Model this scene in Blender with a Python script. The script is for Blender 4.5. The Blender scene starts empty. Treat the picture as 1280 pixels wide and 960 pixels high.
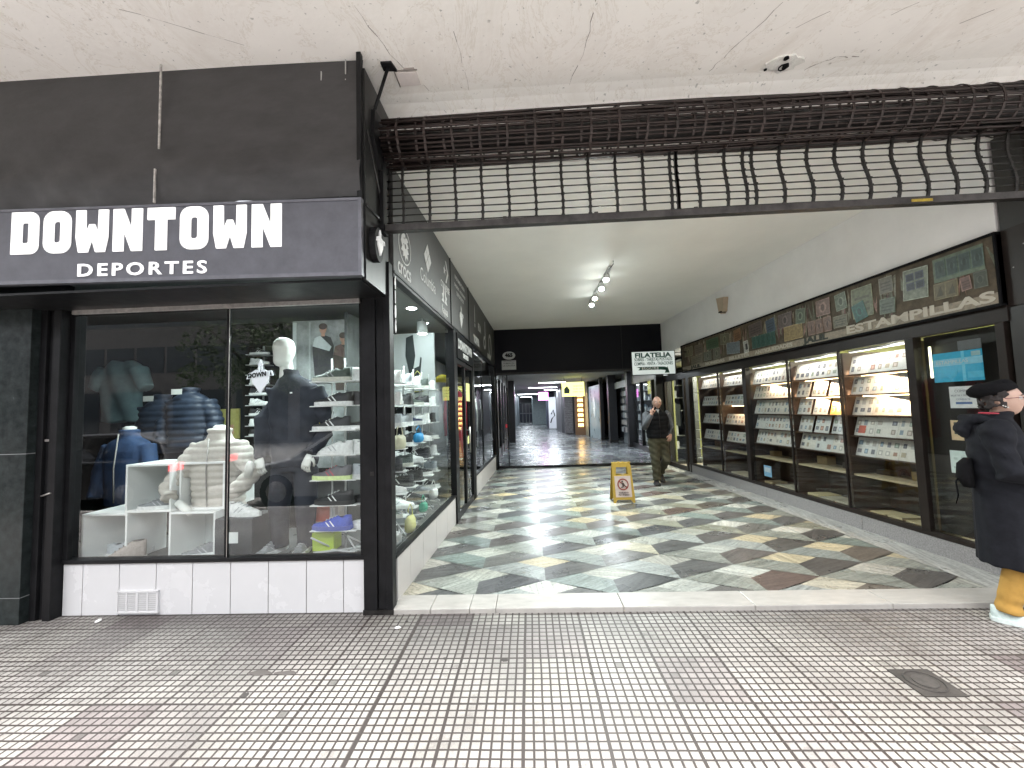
import bpy, bmesh, math, random
from mathutils import Vector, Matrix
import mathutils
R_ = math.radians
PI = math.pi
random.seed(7)
sc = bpy.context.scene
COL = sc.collection

# ------------------------------------------------------------------ camera
cam_d = bpy.data.cameras.new("camera")
cam = bpy.data.objects.new("camera", cam_d)
COL.objects.link(cam)
sc.camera = cam
cam_d.sensor_width = 36.0
cam_d.lens = 36.0 * 506.652 / 1280.0
cam_d.clip_start = 0.05
cam_d.clip_end = 500.0
PITCH, ROLL, YAW, EYE = 0.0633, -0.031, 0.0393, 1.5
F0 = Vector((-math.sin(YAW), math.cos(YAW), 0)); R0 = Vector((math.cos(YAW), math.sin(YAW), 0)); U0 = Vector((0, 0, 1))
Fw = F0 * math.cos(PITCH) + U0 * math.sin(PITCH)
Up = -F0 * math.sin(PITCH) + U0 * math.cos(PITCH)
Rr = R0 * math.cos(ROLL) + Up * math.sin(ROLL)
Uu = -R0 * math.sin(ROLL) + Up * math.cos(ROLL)
mw = Matrix((Rr, Uu, -Fw)).transposed().to_4x4()
mw.translation = Vector((0, 0, EYE))
cam.matrix_world = mw

# ------------------------------------------------------------------ sky, sun, exposure
world = bpy.data.worlds.new("World")
sc.world = world
world.use_nodes = True
wn = world.node_tree
wn.nodes.clear()
w_out = wn.nodes.new("ShaderNodeOutputWorld")
w_bg = wn.nodes.new("ShaderNodeBackground")
w_sky = wn.nodes.new("ShaderNodeTexSky")
w_sky.sky_type = 'NISHITA'
w_sky.sun_disc = False
SUN_EL, SUN_ROT = R_(72), R_(190)
w_sky.sun_elevation = SUN_EL
w_sky.sun_rotation = SUN_ROT
w_sky.air_density = 1.0
w_sky.dust_density = 5.0
w_sky.ozone_density = 1.0
w_hs = wn.nodes.new("ShaderNodeHueSaturation")
w_hs.inputs['Saturation'].default_value = 0.22      # overcast: little blue left in the sky
wn.links.new(w_sky.outputs[0], w_hs.inputs['Color'])
wn.links.new(w_hs.outputs[0], w_bg.inputs['Color'])
w_bg.inputs['Strength'].default_value = 0.15
wn.links.new(w_bg.outputs[0], w_out.inputs[0])

sun_d = bpy.data.lights.new("sun", 'SUN')
sun_d.energy = 1.5
sun_d.angle = R_(36)
sun_d.color = (1.0, 0.96, 0.9)
sun = bpy.data.objects.new("sun", sun_d)
COL.objects.link(sun)
sdir = Vector((math.sin(SUN_ROT) * math.cos(SUN_EL), math.cos(SUN_ROT) * math.cos(SUN_EL), math.sin(SUN_EL)))
sun.rotation_euler = sdir.to_track_quat('Z', 'Y').to_euler()

sc.view_settings.view_transform = 'Standard'
sc.view_settings.look = 'None'
sc.view_settings.gamma = 1.0
sc.view_settings.exposure = 2.45
sc.view_settings.use_curve_mapping = False
sc.render.engine = 'CYCLES'
cy = sc.cycles
cy.use_denoising = True
try:
    cy.denoiser = 'OPENIMAGEDENOISE'
    cy.denoising_input_passes = 'RGB_ALBEDO_NORMAL'
except Exception:
    pass
cy.max_bounces = 9
cy.diffuse_bounces = 4
cy.glossy_bounces = 4
cy.transmission_bounces = 4
cy.transparent_max_bounces = 14
cy.caustics_reflective = False
cy.caustics_refractive = False
cy.sample_clamp_indirect = 8.0
cy.use_light_tree = True

# ------------------------------------------------------------------ materials
MATS = {}
def mat(name, col, rough=0.6, metal=0.0, var=0.0, vs=6.0, bump=0.0, bs=40.0, spec=0.5, emit=None, es=0.0, coat=0.0, stretch=None, sheen=0.0):
    if name in MATS: return MATS[name]
    m = bpy.data.materials.new(name); m.use_nodes = True
    nt = m.node_tree; N = nt.nodes; L = nt.links
    b = N['Principled BSDF']
    b.inputs['Base Color'].default_value = (*col, 1)
    b.inputs['Roughness'].default_value = rough
    b.inputs['Metallic'].default_value = metal
    b.inputs['Specular IOR Level'].default_value = spec
    b.inputs['Coat Weight'].default_value = coat
    if sheen: b.inputs['Sheen Weight'].default_value = sheen
    tc = N.new('ShaderNodeTexCoord'); mp = N.new('ShaderNodeMapping')
    L.new(tc.outputs['Object'], mp.inputs[0])
    if stretch: mp.inputs['Scale'].default_value = stretch
    if var:
        n1 = N.new('ShaderNodeTexNoise'); n1.inputs['Scale'].default_value = vs; n1.inputs['Detail'].default_value = 6; n1.inputs['Roughness'].default_value = 0.65
        L.new(mp.outputs[0], n1.inputs[0])
        rp = N.new('ShaderNodeValToRGB')
        rp.color_ramp.elements[0].position = 0.3; rp.color_ramp.elements[1].position = 0.72
        rp.color_ramp.elements[0].color = (*[max(0, c * (1 - var)) for c in col], 1)
        rp.color_ramp.elements[1].color = (*[min(1, c * (1 + var)) for c in col], 1)
        L.new(n1.outputs[0], rp.inputs[0]); L.new(rp.outputs[0], b.inputs['Base Color'])
        rr = N.new('ShaderNodeMapRange'); rr.inputs[3].default_value = max(0.02, rough - 0.12); rr.inputs[4].default_value = min(1, rough + 0.12)
        L.new(n1.outputs[0], rr.inputs[0]); L.new(rr.outputs[0], b.inputs['Roughness'])
    if bump:
        n2 = N.new('ShaderNodeTexNoise'); n2.inputs['Scale'].default_value = bs; n2.inputs['Detail'].default_value = 4
        L.new(mp.outputs[0], n2.inputs[0])
        bp = N.new('ShaderNodeBump'); bp.inputs['Strength'].default_value = bump; bp.inputs['Distance'].default_value = 0.01
        L.new(n2.outputs[0], bp.inputs['Height']); L.new(bp.outputs[0], b.inputs['Normal'])
    if emit:
        b.inputs['Emission Color'].default_value = (*emit, 1); b.inputs['Emission Strength'].default_value = es
    MATS[name] = m
    return m

def vcol_mat(name, rough=0.5, var=0.15, vs=30.0, bump=0.0, bs=60, spec=0.5, coat=0.0, es=0.0):
    if name in MATS: return MATS[name]
    m = bpy.data.materials.new(name); m.use_nodes = True
    nt = m.node_tree; N = nt.nodes; L = nt.links
    b = N['Principled BSDF']; b.inputs['Roughness'].default_value = rough
    b.inputs['Specular IOR Level'].default_value = spec; b.inputs['Coat Weight'].default_value = coat
    a = N.new('ShaderNodeVertexColor'); a.layer_name = 'Col'
    tc = N.new('ShaderNodeTexCoord')
    n1 = N.new('ShaderNodeTexNoise'); n1.inputs['Scale'].default_value = vs; n1.inputs['Detail'].default_value = 5
    L.new(tc.outputs['Object'], n1.inputs[0])
    mr = N.new('ShaderNodeMapRange'); mr.inputs[1].default_value = 0.3; mr.inputs[2].default_value = 0.7
    mr.inputs[3].default_value = 1 - var; mr.inputs[4].default_value = 1 + var
    L.new(n1.outputs[0], mr.inputs[0])
    mx = N.new('ShaderNodeMix'); mx.data_type = 'RGBA'; mx.blend_type = 'MULTIPLY'; mx.inputs[0].default_value = 1
    L.new(a.outputs[0], mx.inputs[6]); L.new(mr.outputs[0], mx.inputs[7])
    L.new(mx.outputs[2], b.inputs['Base Color'])
    if es:
        L.new(mx.outputs[2], b.inputs['Emission Color']); b.inputs['Emission Strength'].default_value = es
    if bump:
        n2 = N.new('ShaderNodeTexNoise'); n2.inputs['Scale'].default_value = bs
        L.new(tc.outputs['Object'], n2.inputs[0])
        bp = N.new('ShaderNodeBump'); bp.inputs['Strength'].default_value = bump; bp.inputs['Distance'].default_value = 0.01
        L.new(n2.outputs[0], bp.inputs['Height']); L.new(bp.outputs[0], b.inputs['Normal'])
    MATS[name] = m
    return m

def glass_mat(name, tint=(0.93, 0.96, 0.95), ior=1.52, refl=1.0):
    m = bpy.data.materials.new(name); m.use_nodes = True
    nt = m.node_tree; N = nt.nodes; L = nt.links; N.clear()
    o = N.new('ShaderNodeOutputMaterial'); t = N.new('ShaderNodeBsdfTransparent'); g = N.new('ShaderNodeBsdfGlossy')
    t.inputs[0].default_value = (*tint, 1); g.inputs['Roughness'].default_value = 0.004
    g.inputs[0].default_value = (1, 1, 1, 1)
    f = N.new('ShaderNodeFresnel'); f.inputs[0].default_value = ior
    k = N.new('ShaderNodeMath'); k.operation = 'MULTIPLY'; k.inputs[1].default_value = 1.1 * refl; k.use_clamp = True
    mx = N.new('ShaderNodeMixShader')
    ge = N.new('ShaderNodeNewGeometry'); bk = N.new('ShaderNodeMath'); bk.operation = 'MULTIPLY_ADD'   # same reflectance from either side of the sheet
    bk.inputs[1].default_value = 1 / ior - ior; bk.inputs[2].default_value = ior
    L.new(ge.outputs['Backfacing'], bk.inputs[0]); L.new(bk.outputs[0], f.inputs[0])
    L.new(f.outputs[0], k.inputs[0]); L.new(k.outputs[0], mx.inputs[0]); L.new(t.outputs[0], mx.inputs[1]); L.new(g.outputs[0], mx.inputs[2]); L.new(mx.outputs[0], o.inputs[0])
    MATS[name] = m
    return m

def emis(name, col, s):
    m = bpy.data.materials.new(name); m.use_nodes = True
    nt = m.node_tree; N = nt.nodes; N.clear()
    o = N.new('ShaderNodeOutputMaterial'); e = N.new('ShaderNodeEmission')
    e.inputs[0].default_value = (*col, 1); e.inputs[1].default_value = s
    nt.links.new(e.outputs[0], o.inputs[0]); MATS[name] = m
    return m

# ------------------------------------------------------------------ mesh builder
ident = lambda x, y, z: (x, y, z)
class MB:
    def __init__(s): s.v = []; s.f = []; s.mi = []; s.c = []; s.sm = []; s.uv = {}
    def add(s, vs, fs, mi=0, col=None, smooth=False, f=ident):
        o = len(s.v)
        s.v += [tuple(f(*p)) for p in vs]
        for q in fs:
            s.f.append([o + i for i in q]); s.mi.append(mi); s.c.append(col); s.sm.append(smooth)
        return s
    def box(s, x0, x1, y0, y1, z0, z1, mi=0, col=None, f=ident):
        v = [(x, y, z) for z in (z0, z1) for y in (y0, y1) for x in (x0, x1)]
        return s.add(v, [(0, 2, 3, 1), (4, 5, 7, 6), (0, 1, 5, 4), (2, 6, 7, 3), (0, 4, 6, 2), (1, 3, 7, 5)], mi, col, False, f)
    def quad(s, a, b, c, d, mi=0, col=None, f=ident): return s.add([a, b, c, d], [(0, 1, 2, 3)], mi, col, False, f)
    def prism(s, poly, z0, z1, mi=0, col=None, f=ident, smooth=False):
        n = len(poly)
        v = [(p[0], p[1], z0) for p in poly] + [(p[0], p[1], z1) for p in poly]
        fs = [tuple(range(n))[::-1], tuple(range(n, 2 * n))] + [(i, (i + 1) % n, n + (i + 1) % n, n + i) for i in range(n)]
        return s.add(v, fs, mi, col, smooth, f)
    def tube(s, pts, r, n=8, mi=0, col=None, f=ident, smooth=True, closed=False, flat=1.0, side=None):
        pts = [Vector(p) for p in pts]; m = len(pts)
        rr = r if isinstance(r, (list, tuple)) else [r] * m
        vs = []
        up = Vector((0, 0, 1)) if side is None else Vector(side)
        for i, p in enumerate(pts):
            a = pts[i - 1] if (i > 0 or closed) else p
            b = pts[(i + 1) % m] if (i < m - 1 or closed) else p
            t = (b - a).normalized()
            u = up if abs(t.dot(up)) < 0.95 else Vector((1, 0, 0))
            x = t.cross(u).normalized(); y = x.cross(t).normalized()
            for k in range(n):
                an = 2 * PI * k / n
                vs.append(tuple(p + x * math.cos(an) * rr[i] + y * math.sin(an) * rr[i] * flat))
        fs = []
        for i in range(m if closed else m - 1):
            j = (i + 1) % m
            for k in range(n): fs.append((i * n + k, i * n + (k + 1) % n, j * n + (k + 1) % n, j * n + k))
        if not closed: fs += [tuple(range(n))[::-1], tuple(range((m - 1) * n, m * n))]
        return s.add(vs, fs, mi, col, smooth, f)
    def loft(s, rings, n=20, mi=0, col=None, f=ident, smooth=True, cap=True, ex=2.0):
        # rings: (cx,cy,cz,rx,ry)
        vs = []
        for r in rings:
            cx, cy_, cz, rx, ry = r[:5]
            for k in range(n):
                a = 2 * PI * k / n; c = math.cos(a); q = math.sin(a)
                e = 2.0 / ex
                vs.append((cx + rx * math.copysign(abs(c) ** e, c), cy_ + ry * math.copysign(abs(q) ** e, q), cz))
        fs = []; m = len(rings)
        for i in range(m - 1):
            for k in range(n): fs.append((i * n + k, i * n + (k + 1) % n, (i + 1) * n + (k + 1) % n, (i + 1) * n + k))
        if cap: fs += [tuple(range(n))[::-1], tuple(range((m - 1) * n, m * n))]
        return s.add(vs, fs, mi, col, smooth, f)
    def ball(s, c, r, n=14, m=9, mi=0, col=None, f=ident):
        r = r if isinstance(r, (tuple, list)) else (r, r, r)
        rings = []
        for i in range(m + 1):
            a = -PI / 2 + PI * (0.02 + 0.96 * i / m)
            rings.append((c[0], c[1], c[2] + r[2] * math.sin(a), r[0] * math.cos(a), r[1] * math.cos(a)))
        return s.loft(rings, n, mi, col, f)
    def disc(s, c, r, n=20, mi=0, col=None, f=ident):
        return s.add([(c[0] + r * math.cos(2 * PI * k / n), c[1] + r * math.sin(2 * PI * k / n), c[2]) for k in range(n)], [tuple(range(n))], mi, col, False, f)
    def mesh(s, name):
        me = bpy.data.meshes.new(name)
        me.from_pydata(s.v, [], s.f)
        me.polygons.foreach_set('material_index', s.mi)
        me.polygons.foreach_set('use_smooth', s.sm)
        if any(c is not None for c in s.c):
            at = me.color_attributes.new('Col', 'FLOAT_COLOR', 'CORNER')
            d = []
            for p, c in zip(me.polygons, s.c):
                c = c or (0.5, 0.5, 0.5)
                d += [c[0], c[1], c[2], 1.0] * p.loop_total
            at.data.foreach_set('color', d)
        me.update()
        bm = bmesh.new(); bm.from_mesh(me)
        bmesh.ops.recalc_face_normals(bm, faces=bm.faces)
        bm.to_mesh(me); bm.free()
        return me
    def build(s, name, mats, parent=None, local=False, bevel=0.0):
        me = s.mesh(name)
        return link(name, me, mats, parent, local, bevel)

def link(name, me, mats, parent=None, local=False, bevel=0.0):
    if not isinstance(mats, (list, tuple)): mats = [mats]
    if not len(me.materials):
        for m in mats: me.materials.append(m)
    o = bpy.data.objects.new(name, me); COL.objects.link(o)
    if parent is not None:
        o.parent = parent
        if not local:
            o.matrix_parent_inverse = world_of(parent).inverted()
    if bevel:
        b = o.modifiers.new('bevel', 'BEVEL'); b.width = bevel; b.segments = 2; b.limit_method = 'ANGLE'
    return o

def world_of(o):
    m = Matrix.LocRotScale(o.location, o.rotation_euler, o.scale)
    if o.parent is not None: m = world_of(o.parent) @ o.matrix_parent_inverse @ m
    return m

def tag(o, label=None, cat=None, group=None, kind=None):
    if label: o['label'] = label
    if cat: o['category'] = cat
    if group: o['group'] = group
    if kind: o['kind'] = kind
    return o
def thing(name, label, cat, loc=(0, 0, 0), rz=0.0, group=None):
    o = bpy.data.objects.new(name, None); COL.objects.link(o)
    o.location = loc; o.rotation_euler = (0, 0, rz); o.empty_display_size = 0.2
    return tag(o, label, cat, group)
def children(o): return [c for c in bpy.data.objects if c.parent == o]
def copy_thing(root, loc, rz=0.0, label=None, group=None, kids=None, scale=None):
    r = root.copy(); COL.objects.link(r); r.location = loc; r.rotation_euler = (0, 0, rz)
    if scale: r.scale = scale
    if label: r['label'] = label
    if group: r['group'] = group
    for ch in (kids if kids is not None else children(root)):
        c = ch.copy(); COL.objects.link(c); c.parent = r
        for g in children(ch):
            d = g.copy(); COL.objects.link(d); d.parent = c
    return r

def work_dg():
    with bpy.context.temp_override(scene=WS, view_layer=WS.view_layers[0]):
        dg = bpy.context.evaluated_depsgraph_get(); dg.update()
    return dg
WS = bpy.data.scenes.new('workshop')       # a scratch scene so that evaluating one shape stays quick
def evaluated(me, mods):
    o = bpy.data.objects.new('tmp', me); WS.collection.objects.link(o)
    for t, kw in mods:
        m = o.modifiers.new(t, t)
        for k, v in kw.items(): setattr(m, k, v)
    dg = work_dg()
    r = bpy.data.meshes.new_from_object(o.evaluated_get(dg))
    bpy.data.objects.remove(o)
    return r
def fuse(mb, name, mats, parent, voxel=0.012, smooth=3, local=False, disp=None):
    me = mb.mesh(name)
    mods = [('REMESH', dict(mode='VOXEL', voxel_size=voxel, use_smooth_shade=True))]
    if smooth: mods.append(('SMOOTH', dict(factor=0.5, iterations=smooth)))
    r = evaluated(me, mods)
    if disp:
        cs = [tuple(v.co) for v in r.vertices]; ns = [tuple(v.normal) for v in r.vertices]; fl = []
        for c, n_ in zip(cs, ns): fl += list(disp(Vector(c), Vector(n_)))
        r.vertices.foreach_set('co', fl); r.update()
    r.name = name
    r.materials.clear()
    return link(name, r, mats, parent, local)

# text as flat extruded mesh; f maps (x right, y up, z out) to the world
_tc = {}
def text_geo(body, size, bold=0.0, depth=0.002, space=1.0, align='CENTER'):
    key = (body, size, bold, depth, space, align)
    if key in _tc: return _tc[key]
    cu = bpy.data.curves.new('t', 'FONT'); cu.body = body; cu.size = size; cu.extrude = depth / 2; cu.offset = bold
    cu.space_character = space; cu.align_x = align; cu.align_y = 'CENTER'; cu.resolution_u = 3
    o = bpy.data.objects.new('t', cu); WS.collection.objects.link(o)
    dg = work_dg()
    me = bpy.data.meshes.new_from_object(o.evaluated_get(dg))
    g = ([tuple(v.co) for v in me.vertices], [tuple(p.vertices) for p in me.polygons])
    bpy.data.objects.remove(o); bpy.data.curves.remove(cu); bpy.data.meshes.remove(me)
    _tc[key] = g
    return g
def poly_geo(polys, depth=0.002):
    cu = bpy.data.curves.new('p', 'CURVE'); cu.dimensions = '2D'; cu.fill_mode = 'BOTH'; cu.extrude = depth / 2
    for p in polys:
        sp = cu.splines.new('POLY'); sp.points.add(len(p) - 1)
        for i, q in enumerate(p): sp.points[i].co = (q[0], q[1], 0, 1)
        sp.use_cyclic_u = True
    o = bpy.data.objects.new('p', cu); WS.collection.objects.link(o)
    dg = work_dg()
    me = bpy.data.meshes.new_from_object(o.evaluated_get(dg))
    g = ([tuple(v.co) for v in me.vertices], [tuple(p.vertices) for p in me.polygons])
    bpy.data.objects.remove(o); bpy.data.curves.remove(cu); bpy.data.meshes.remove(me)
    return g
def put(mb, geo, f, mi=0, col=None, sx=1.0, sy=1.0, dx=0.0, dy=0.0, dz=0.0):
    mb.add([(x * sx + dx, y * sy + dy, z + dz) for x, y, z in geo[0]], geo[1], mi, col, False, f)

# wall frames: s runs along the wall (Y), o is the depth behind the wall face, z is up
XL = lambda y: -1.2006 + 0.0328 * y
XR = lambda y: 4.0601 - 0.0577 * y
LWf = lambda s_, o, z: (XL(s_) - o, s_, z)        # o > 0 goes into the left shop
RWf = lambda s_, o, z: (XR(s_) + o, s_, z)        # o > 0 goes into the stamp shop
H = 3.59
PV = -0.03                                        # pavement level
# ------------------------------------------------------------------ common materials
m_black = mat('black_paint', (0.010, 0.010, 0.011), 0.42, spec=.16, var=0.35, vs=9, bump=0.05, bs=60)
m_blackmatt = mat('matt_black', (0.008, 0.008, 0.009), 0.75, spec=.1, var=0.3)
m_bmetal = mat('dark_steel', (0.03, 0.028, 0.027), 0.45, 0.6, var=0.5, vs=14, bump=0.1)
m_brownmetal = mat('bronze_frame', (0.018, 0.013, 0.011), 0.4, 0.0, spec=.3, var=0.3)
m_white = mat('white_lettering', (0.85, 0.85, 0.86), 0.5)
m_ceil = mat('painted_ceiling', (0.86, 0.845, 0.80), 0.75, var=0.04, vs=1.5, bump=0.04, bs=30)
m_wallw = mat('painted_wall', (0.84, 0.83, 0.82), 0.8, var=0.05, vs=2, bump=0.05, bs=50)
m_glass = glass_mat('side_glass', refl=.6)
m_glass_front = glass_mat('front_glass', refl=1.55)
m_glass_dim = glass_mat('tinted_glass', (0.86, 0.87, 0.85), refl=.8)
m_glassd = glass_mat('dark_glass', (0.25, 0.24, 0.22))
vc = vcol_mat('printed_card', 0.55, 0.08)
vcg = vcol_mat('printed_gloss', 0.3, 0.12, vs=25)
vshoe = vcol_mat('shoe_material', 0.6, 0.12, vs=50, bump=0.1, bs=200)
m_alu = mat('brushed_aluminium', (0.42, 0.40, 0.38), 0.4, 0.7, var=0.3, vs=20)
m_shelfw = mat('white_laminate', (0.78, 0.80, 0.79), 0.35, var=0.03)
m_clearpl = mat('milky_acrylic', (0.72, 0.76, 0.75), 0.25, var=0.05)

# ---------- pavement shader: ribbed tiles of 8 x 8 small squares
def pavement_material():
    m = bpy.data.materials.new('pavement_tiles'); m.use_nodes = True
    nt = m.node_tree; N = nt.nodes; L = nt.links; b = N['Principled BSDF']
    tc = N.new('ShaderNodeTexCoord'); sx = N.new('ShaderNodeSeparateXYZ')
    L.new(tc.outputs['Object'], sx.inputs[0])
    def mth(op, a, b_=None, c=None, clamp=False):
        n = N.new('ShaderNodeMath'); n.operation = op; n.use_clamp = clamp
        for i, v in enumerate((a, b_, c)):
            if v is None: continue
            if isinstance(v, (int, float)): n.inputs[i].default_value = v
            else: L.new(v, n.inputs[i])
        return n.outputs[0]
    P = 0.3905; PY = 0.3865
    # slight wander so the joints are not ruler straight
    nz = N.new('ShaderNodeTexNoise'); nz.inputs['Scale'].default_value = 1.7; nz.inputs['Detail'].default_value = 2
    L.new(tc.outputs['Object'], nz.inputs[0])
    w = mth('MULTIPLY', mth('SUBTRACT', nz.outputs[0], 0.5), 0.010)
    u = mth('DIVIDE', mth('ADD', mth('ADD', sx.outputs[0], 0.076), w), P)
    v = mth('DIVIDE', mth('ADD', mth('SUBTRACT', sx.outputs[1], 2.213), w), PY)
    def joint(t, k, half, soft):
        fr = mth('FRACT', mth('MULTIPLY', t, k))
        d = mth('MINIMUM', fr, mth('SUBTRACT', 1.0, fr))     # distance to line in cell units
        mr = N.new('ShaderNodeMapRange'); mr.interpolation_type = 'SMOOTHSTEP'
        mr.inputs[1].default_value = half - soft; mr.inputs[2].default_value = half + soft
        mr.inputs[3].default_value = 1; mr.inputs[4].default_value = 0
        L.new(d, mr.inputs[0]); return mr.outputs[0]
    g = mth('MAXIMUM', joint(u, 8, 0.108, 0.03), joint(v, 8, 0.108, 0.03))
    gb = mth('MAXIMUM', joint(u, 1, 0.021, 0.004), joint(v, 1, 0.019, 0.004))
    g = mth('MAXIMUM', g, gb)
    # expansion joint along X = -0.88
    ej = N.new('ShaderNodeMapRange'); ej.inputs[1].default_value = 0.008; ej.inputs[2].default_value = 0.016; ej.inputs[3].default_value = 1; ej.inputs[4].default_value = 0
    L.new(mth('ABSOLUTE', mth('ADD', mth('ADD', sx.outputs[0], 0.862), w)), ej.inputs[0])
    g = mth('MAXIMUM', g, ej.outputs[0])
    # per tile and per square tone
    def cell(a, c):
        cb = N.new('ShaderNodeCombineXYZ'); L.new(a, cb.inputs[0]); L.new(c, cb.inputs[1])
        wn_ = N.new('ShaderNodeTexWhiteNoise'); wn_.noise_dimensions = '2D'; L.new(cb.outputs[0], wn_.inputs[0]); return wn_
    tid = cell(mth('FLOOR', u), mth('FLOOR', v))
    cid = cell(mth('FLOOR', mth('MULTIPLY', u, 8)), mth('FLOOR', mth('MULTIPLY', v, 8)))
    tr = N.new('ShaderNodeValToRGB'); e = tr.color_ramp
    e.elements[0].position = 0; e.elements[0].color = (0.21, 0.18, 0.18, 1)
    e.elements[1].position = 1; e.elements[1].color = (0.355, 0.345, 0.325, 1)
    for p, c in ((0.12, (0.28, 0.258, 0.25, 1)), (0.35, (0.33, 0.315, 0.298, 1)), (0.7, (0.345, 0.328, 0.308, 1)), (0.85, (0.365, 0.35, 0.32, 1))):
        q = e.elements.new(p); q.color = c
    L.new(tid.outputs[0], tr.inputs[0])
    def mul(c, fac):
        x = N.new('ShaderNodeMix'); x.data_type = 'RGBA'; x.blend_type = 'MULTIPLY'; x.inputs[0].default_value = 1
        L.new(c, x.inputs[6])
        if hasattr(fac, 'is_linked') or not isinstance(fac, tuple): L.new(fac, x.inputs[7])
        return x.outputs[2]
    c1 = mul(tr.outputs[0], mth('MULTIPLY_ADD', cid.outputs[0], 0.16, 0.90))
    chip = N.new('ShaderNodeMapRange'); chip.inputs[1].default_value = 0.9955; chip.inputs[2].default_value = 0.9965; chip.inputs[3].default_value = 1; chip.inputs[4].default_value = 0.5
    cc_ = cell(mth('ADD', mth('FLOOR', mth('MULTIPLY', u, 8)), 91.0), mth('FLOOR', mth('MULTIPLY', v, 8))); L.new(cc_.outputs[0], chip.inputs[0]); c1 = mul(c1, chip.outputs[0])
    st = N.new('ShaderNodeTexNoise'); st.inputs['Scale'].default_value = 4.5; st.inputs['Detail'].default_value = 8; st.inputs['Roughness'].default_value = 0.75; L.new(tc.outputs['Object'], st.inputs[0])
    stm = N.new('ShaderNodeMapRange'); stm.inputs[1].default_value = 0.56; stm.inputs[2].default_value = 0.66; stm.inputs[3].default_value = 1; stm.inputs[4].default_value = 0.66; L.new(st.outputs[0], stm.inputs[0]); c1 = mul(c1, stm.outputs[0])
    # speckle
    sp = N.new('ShaderNodeTexNoise'); sp.inputs['Scale'].default_value = 260; sp.inputs['Detail'].default_value = 2; L.new(tc.outputs['Object'], sp.inputs[0])
    spr = N.new('ShaderNodeMapRange'); spr.inputs[1].default_value = 0.35; spr.inputs[2].default_value = 0.5; spr.inputs[3].default_value = 0.72; spr.inputs[4].default_value = 1.03
    L.new(sp.outputs[0], spr.inputs[0]); c1 = mul(c1, spr.outputs[0])
    # dirt in large blotches, and a band that darkens towards the shop fronts
    d1 = N.new('ShaderNodeTexNoise'); d1.inputs['Scale'].default_value = 1.1; d1.inputs['Detail'].default_value = 7; d1.inputs['Roughness'].default_value = 0.6; L.new(tc.outputs['Object'], d1.inputs[0])
    dr = N.new('ShaderNodeMapRange'); dr.inputs[1].default_value = 0.36; dr.inputs[2].default_value = 0.6; dr.inputs[3].default_value = 0.60; dr.inputs[4].default_value = 1.05
    L.new(d1.outputs[0], dr.inputs[0]); c1 = mul(c1, dr.outputs[0])
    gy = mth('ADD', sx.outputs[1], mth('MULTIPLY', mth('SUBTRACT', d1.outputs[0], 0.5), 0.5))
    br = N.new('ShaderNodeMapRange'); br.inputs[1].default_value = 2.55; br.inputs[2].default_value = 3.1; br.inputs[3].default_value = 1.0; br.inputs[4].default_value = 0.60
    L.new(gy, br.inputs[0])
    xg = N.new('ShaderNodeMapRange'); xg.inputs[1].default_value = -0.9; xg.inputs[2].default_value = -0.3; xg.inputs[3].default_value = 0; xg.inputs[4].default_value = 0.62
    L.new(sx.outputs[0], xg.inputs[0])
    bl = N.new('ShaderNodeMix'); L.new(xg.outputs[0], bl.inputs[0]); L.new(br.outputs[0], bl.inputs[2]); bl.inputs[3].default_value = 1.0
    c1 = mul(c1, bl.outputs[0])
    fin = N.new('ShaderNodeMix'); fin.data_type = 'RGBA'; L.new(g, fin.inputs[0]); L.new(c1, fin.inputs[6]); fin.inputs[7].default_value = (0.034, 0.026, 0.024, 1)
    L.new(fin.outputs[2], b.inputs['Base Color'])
    rg = N.new('ShaderNodeMapRange'); rg.inputs[3].default_value = 0.42; rg.inputs[4].default_value = 0.7; L.new(d1.outputs[0], rg.inputs[0]); L.new(rg.outputs[0], b.inputs['Roughness'])
    bp = N.new('ShaderNodeBump'); bp.inputs['Strength'].default_value = 0.6; bp.inputs['Distance'].default_value = 0.004
    L.new(mth('SUBTRACT', 1.0, g), bp.inputs['Height']); L.new(bp.outputs[0], b.inputs['Normal'])
    return m
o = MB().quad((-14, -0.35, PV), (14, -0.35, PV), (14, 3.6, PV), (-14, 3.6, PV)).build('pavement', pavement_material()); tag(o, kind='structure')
m_kerb = mat('kerb_stone', (0.34, 0.33, 0.32), 0.7, var=0.2, vs=12)
o = MB().box(-14, 14, -0.5, -0.35, -0.16, PV + 0.002).build('kerb', m_kerb, bevel=0.01); tag(o, kind='structure')
m_road = mat('pale_bounce_road', (0.30, 0.295, 0.285), 0.85, var=0.25, vs=20, bump=0.3, bs=120)  # unseen road kept pale to bounce daylight up onto the soffit
o = MB().quad((-220, -220, -0.165), (220, -220, -0.165), (220, -0.4, -0.165), (-220, -0.4, -0.165)).build('road', m_road); tag(o, kind='structure')
o = MB().quad((-220, -0.4, -0.175), (220, -0.4, -0.175), (220, 220, -0.175), (-220, 220, -0.175)).build('ground', m_road); tag(o, kind='structure')

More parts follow.
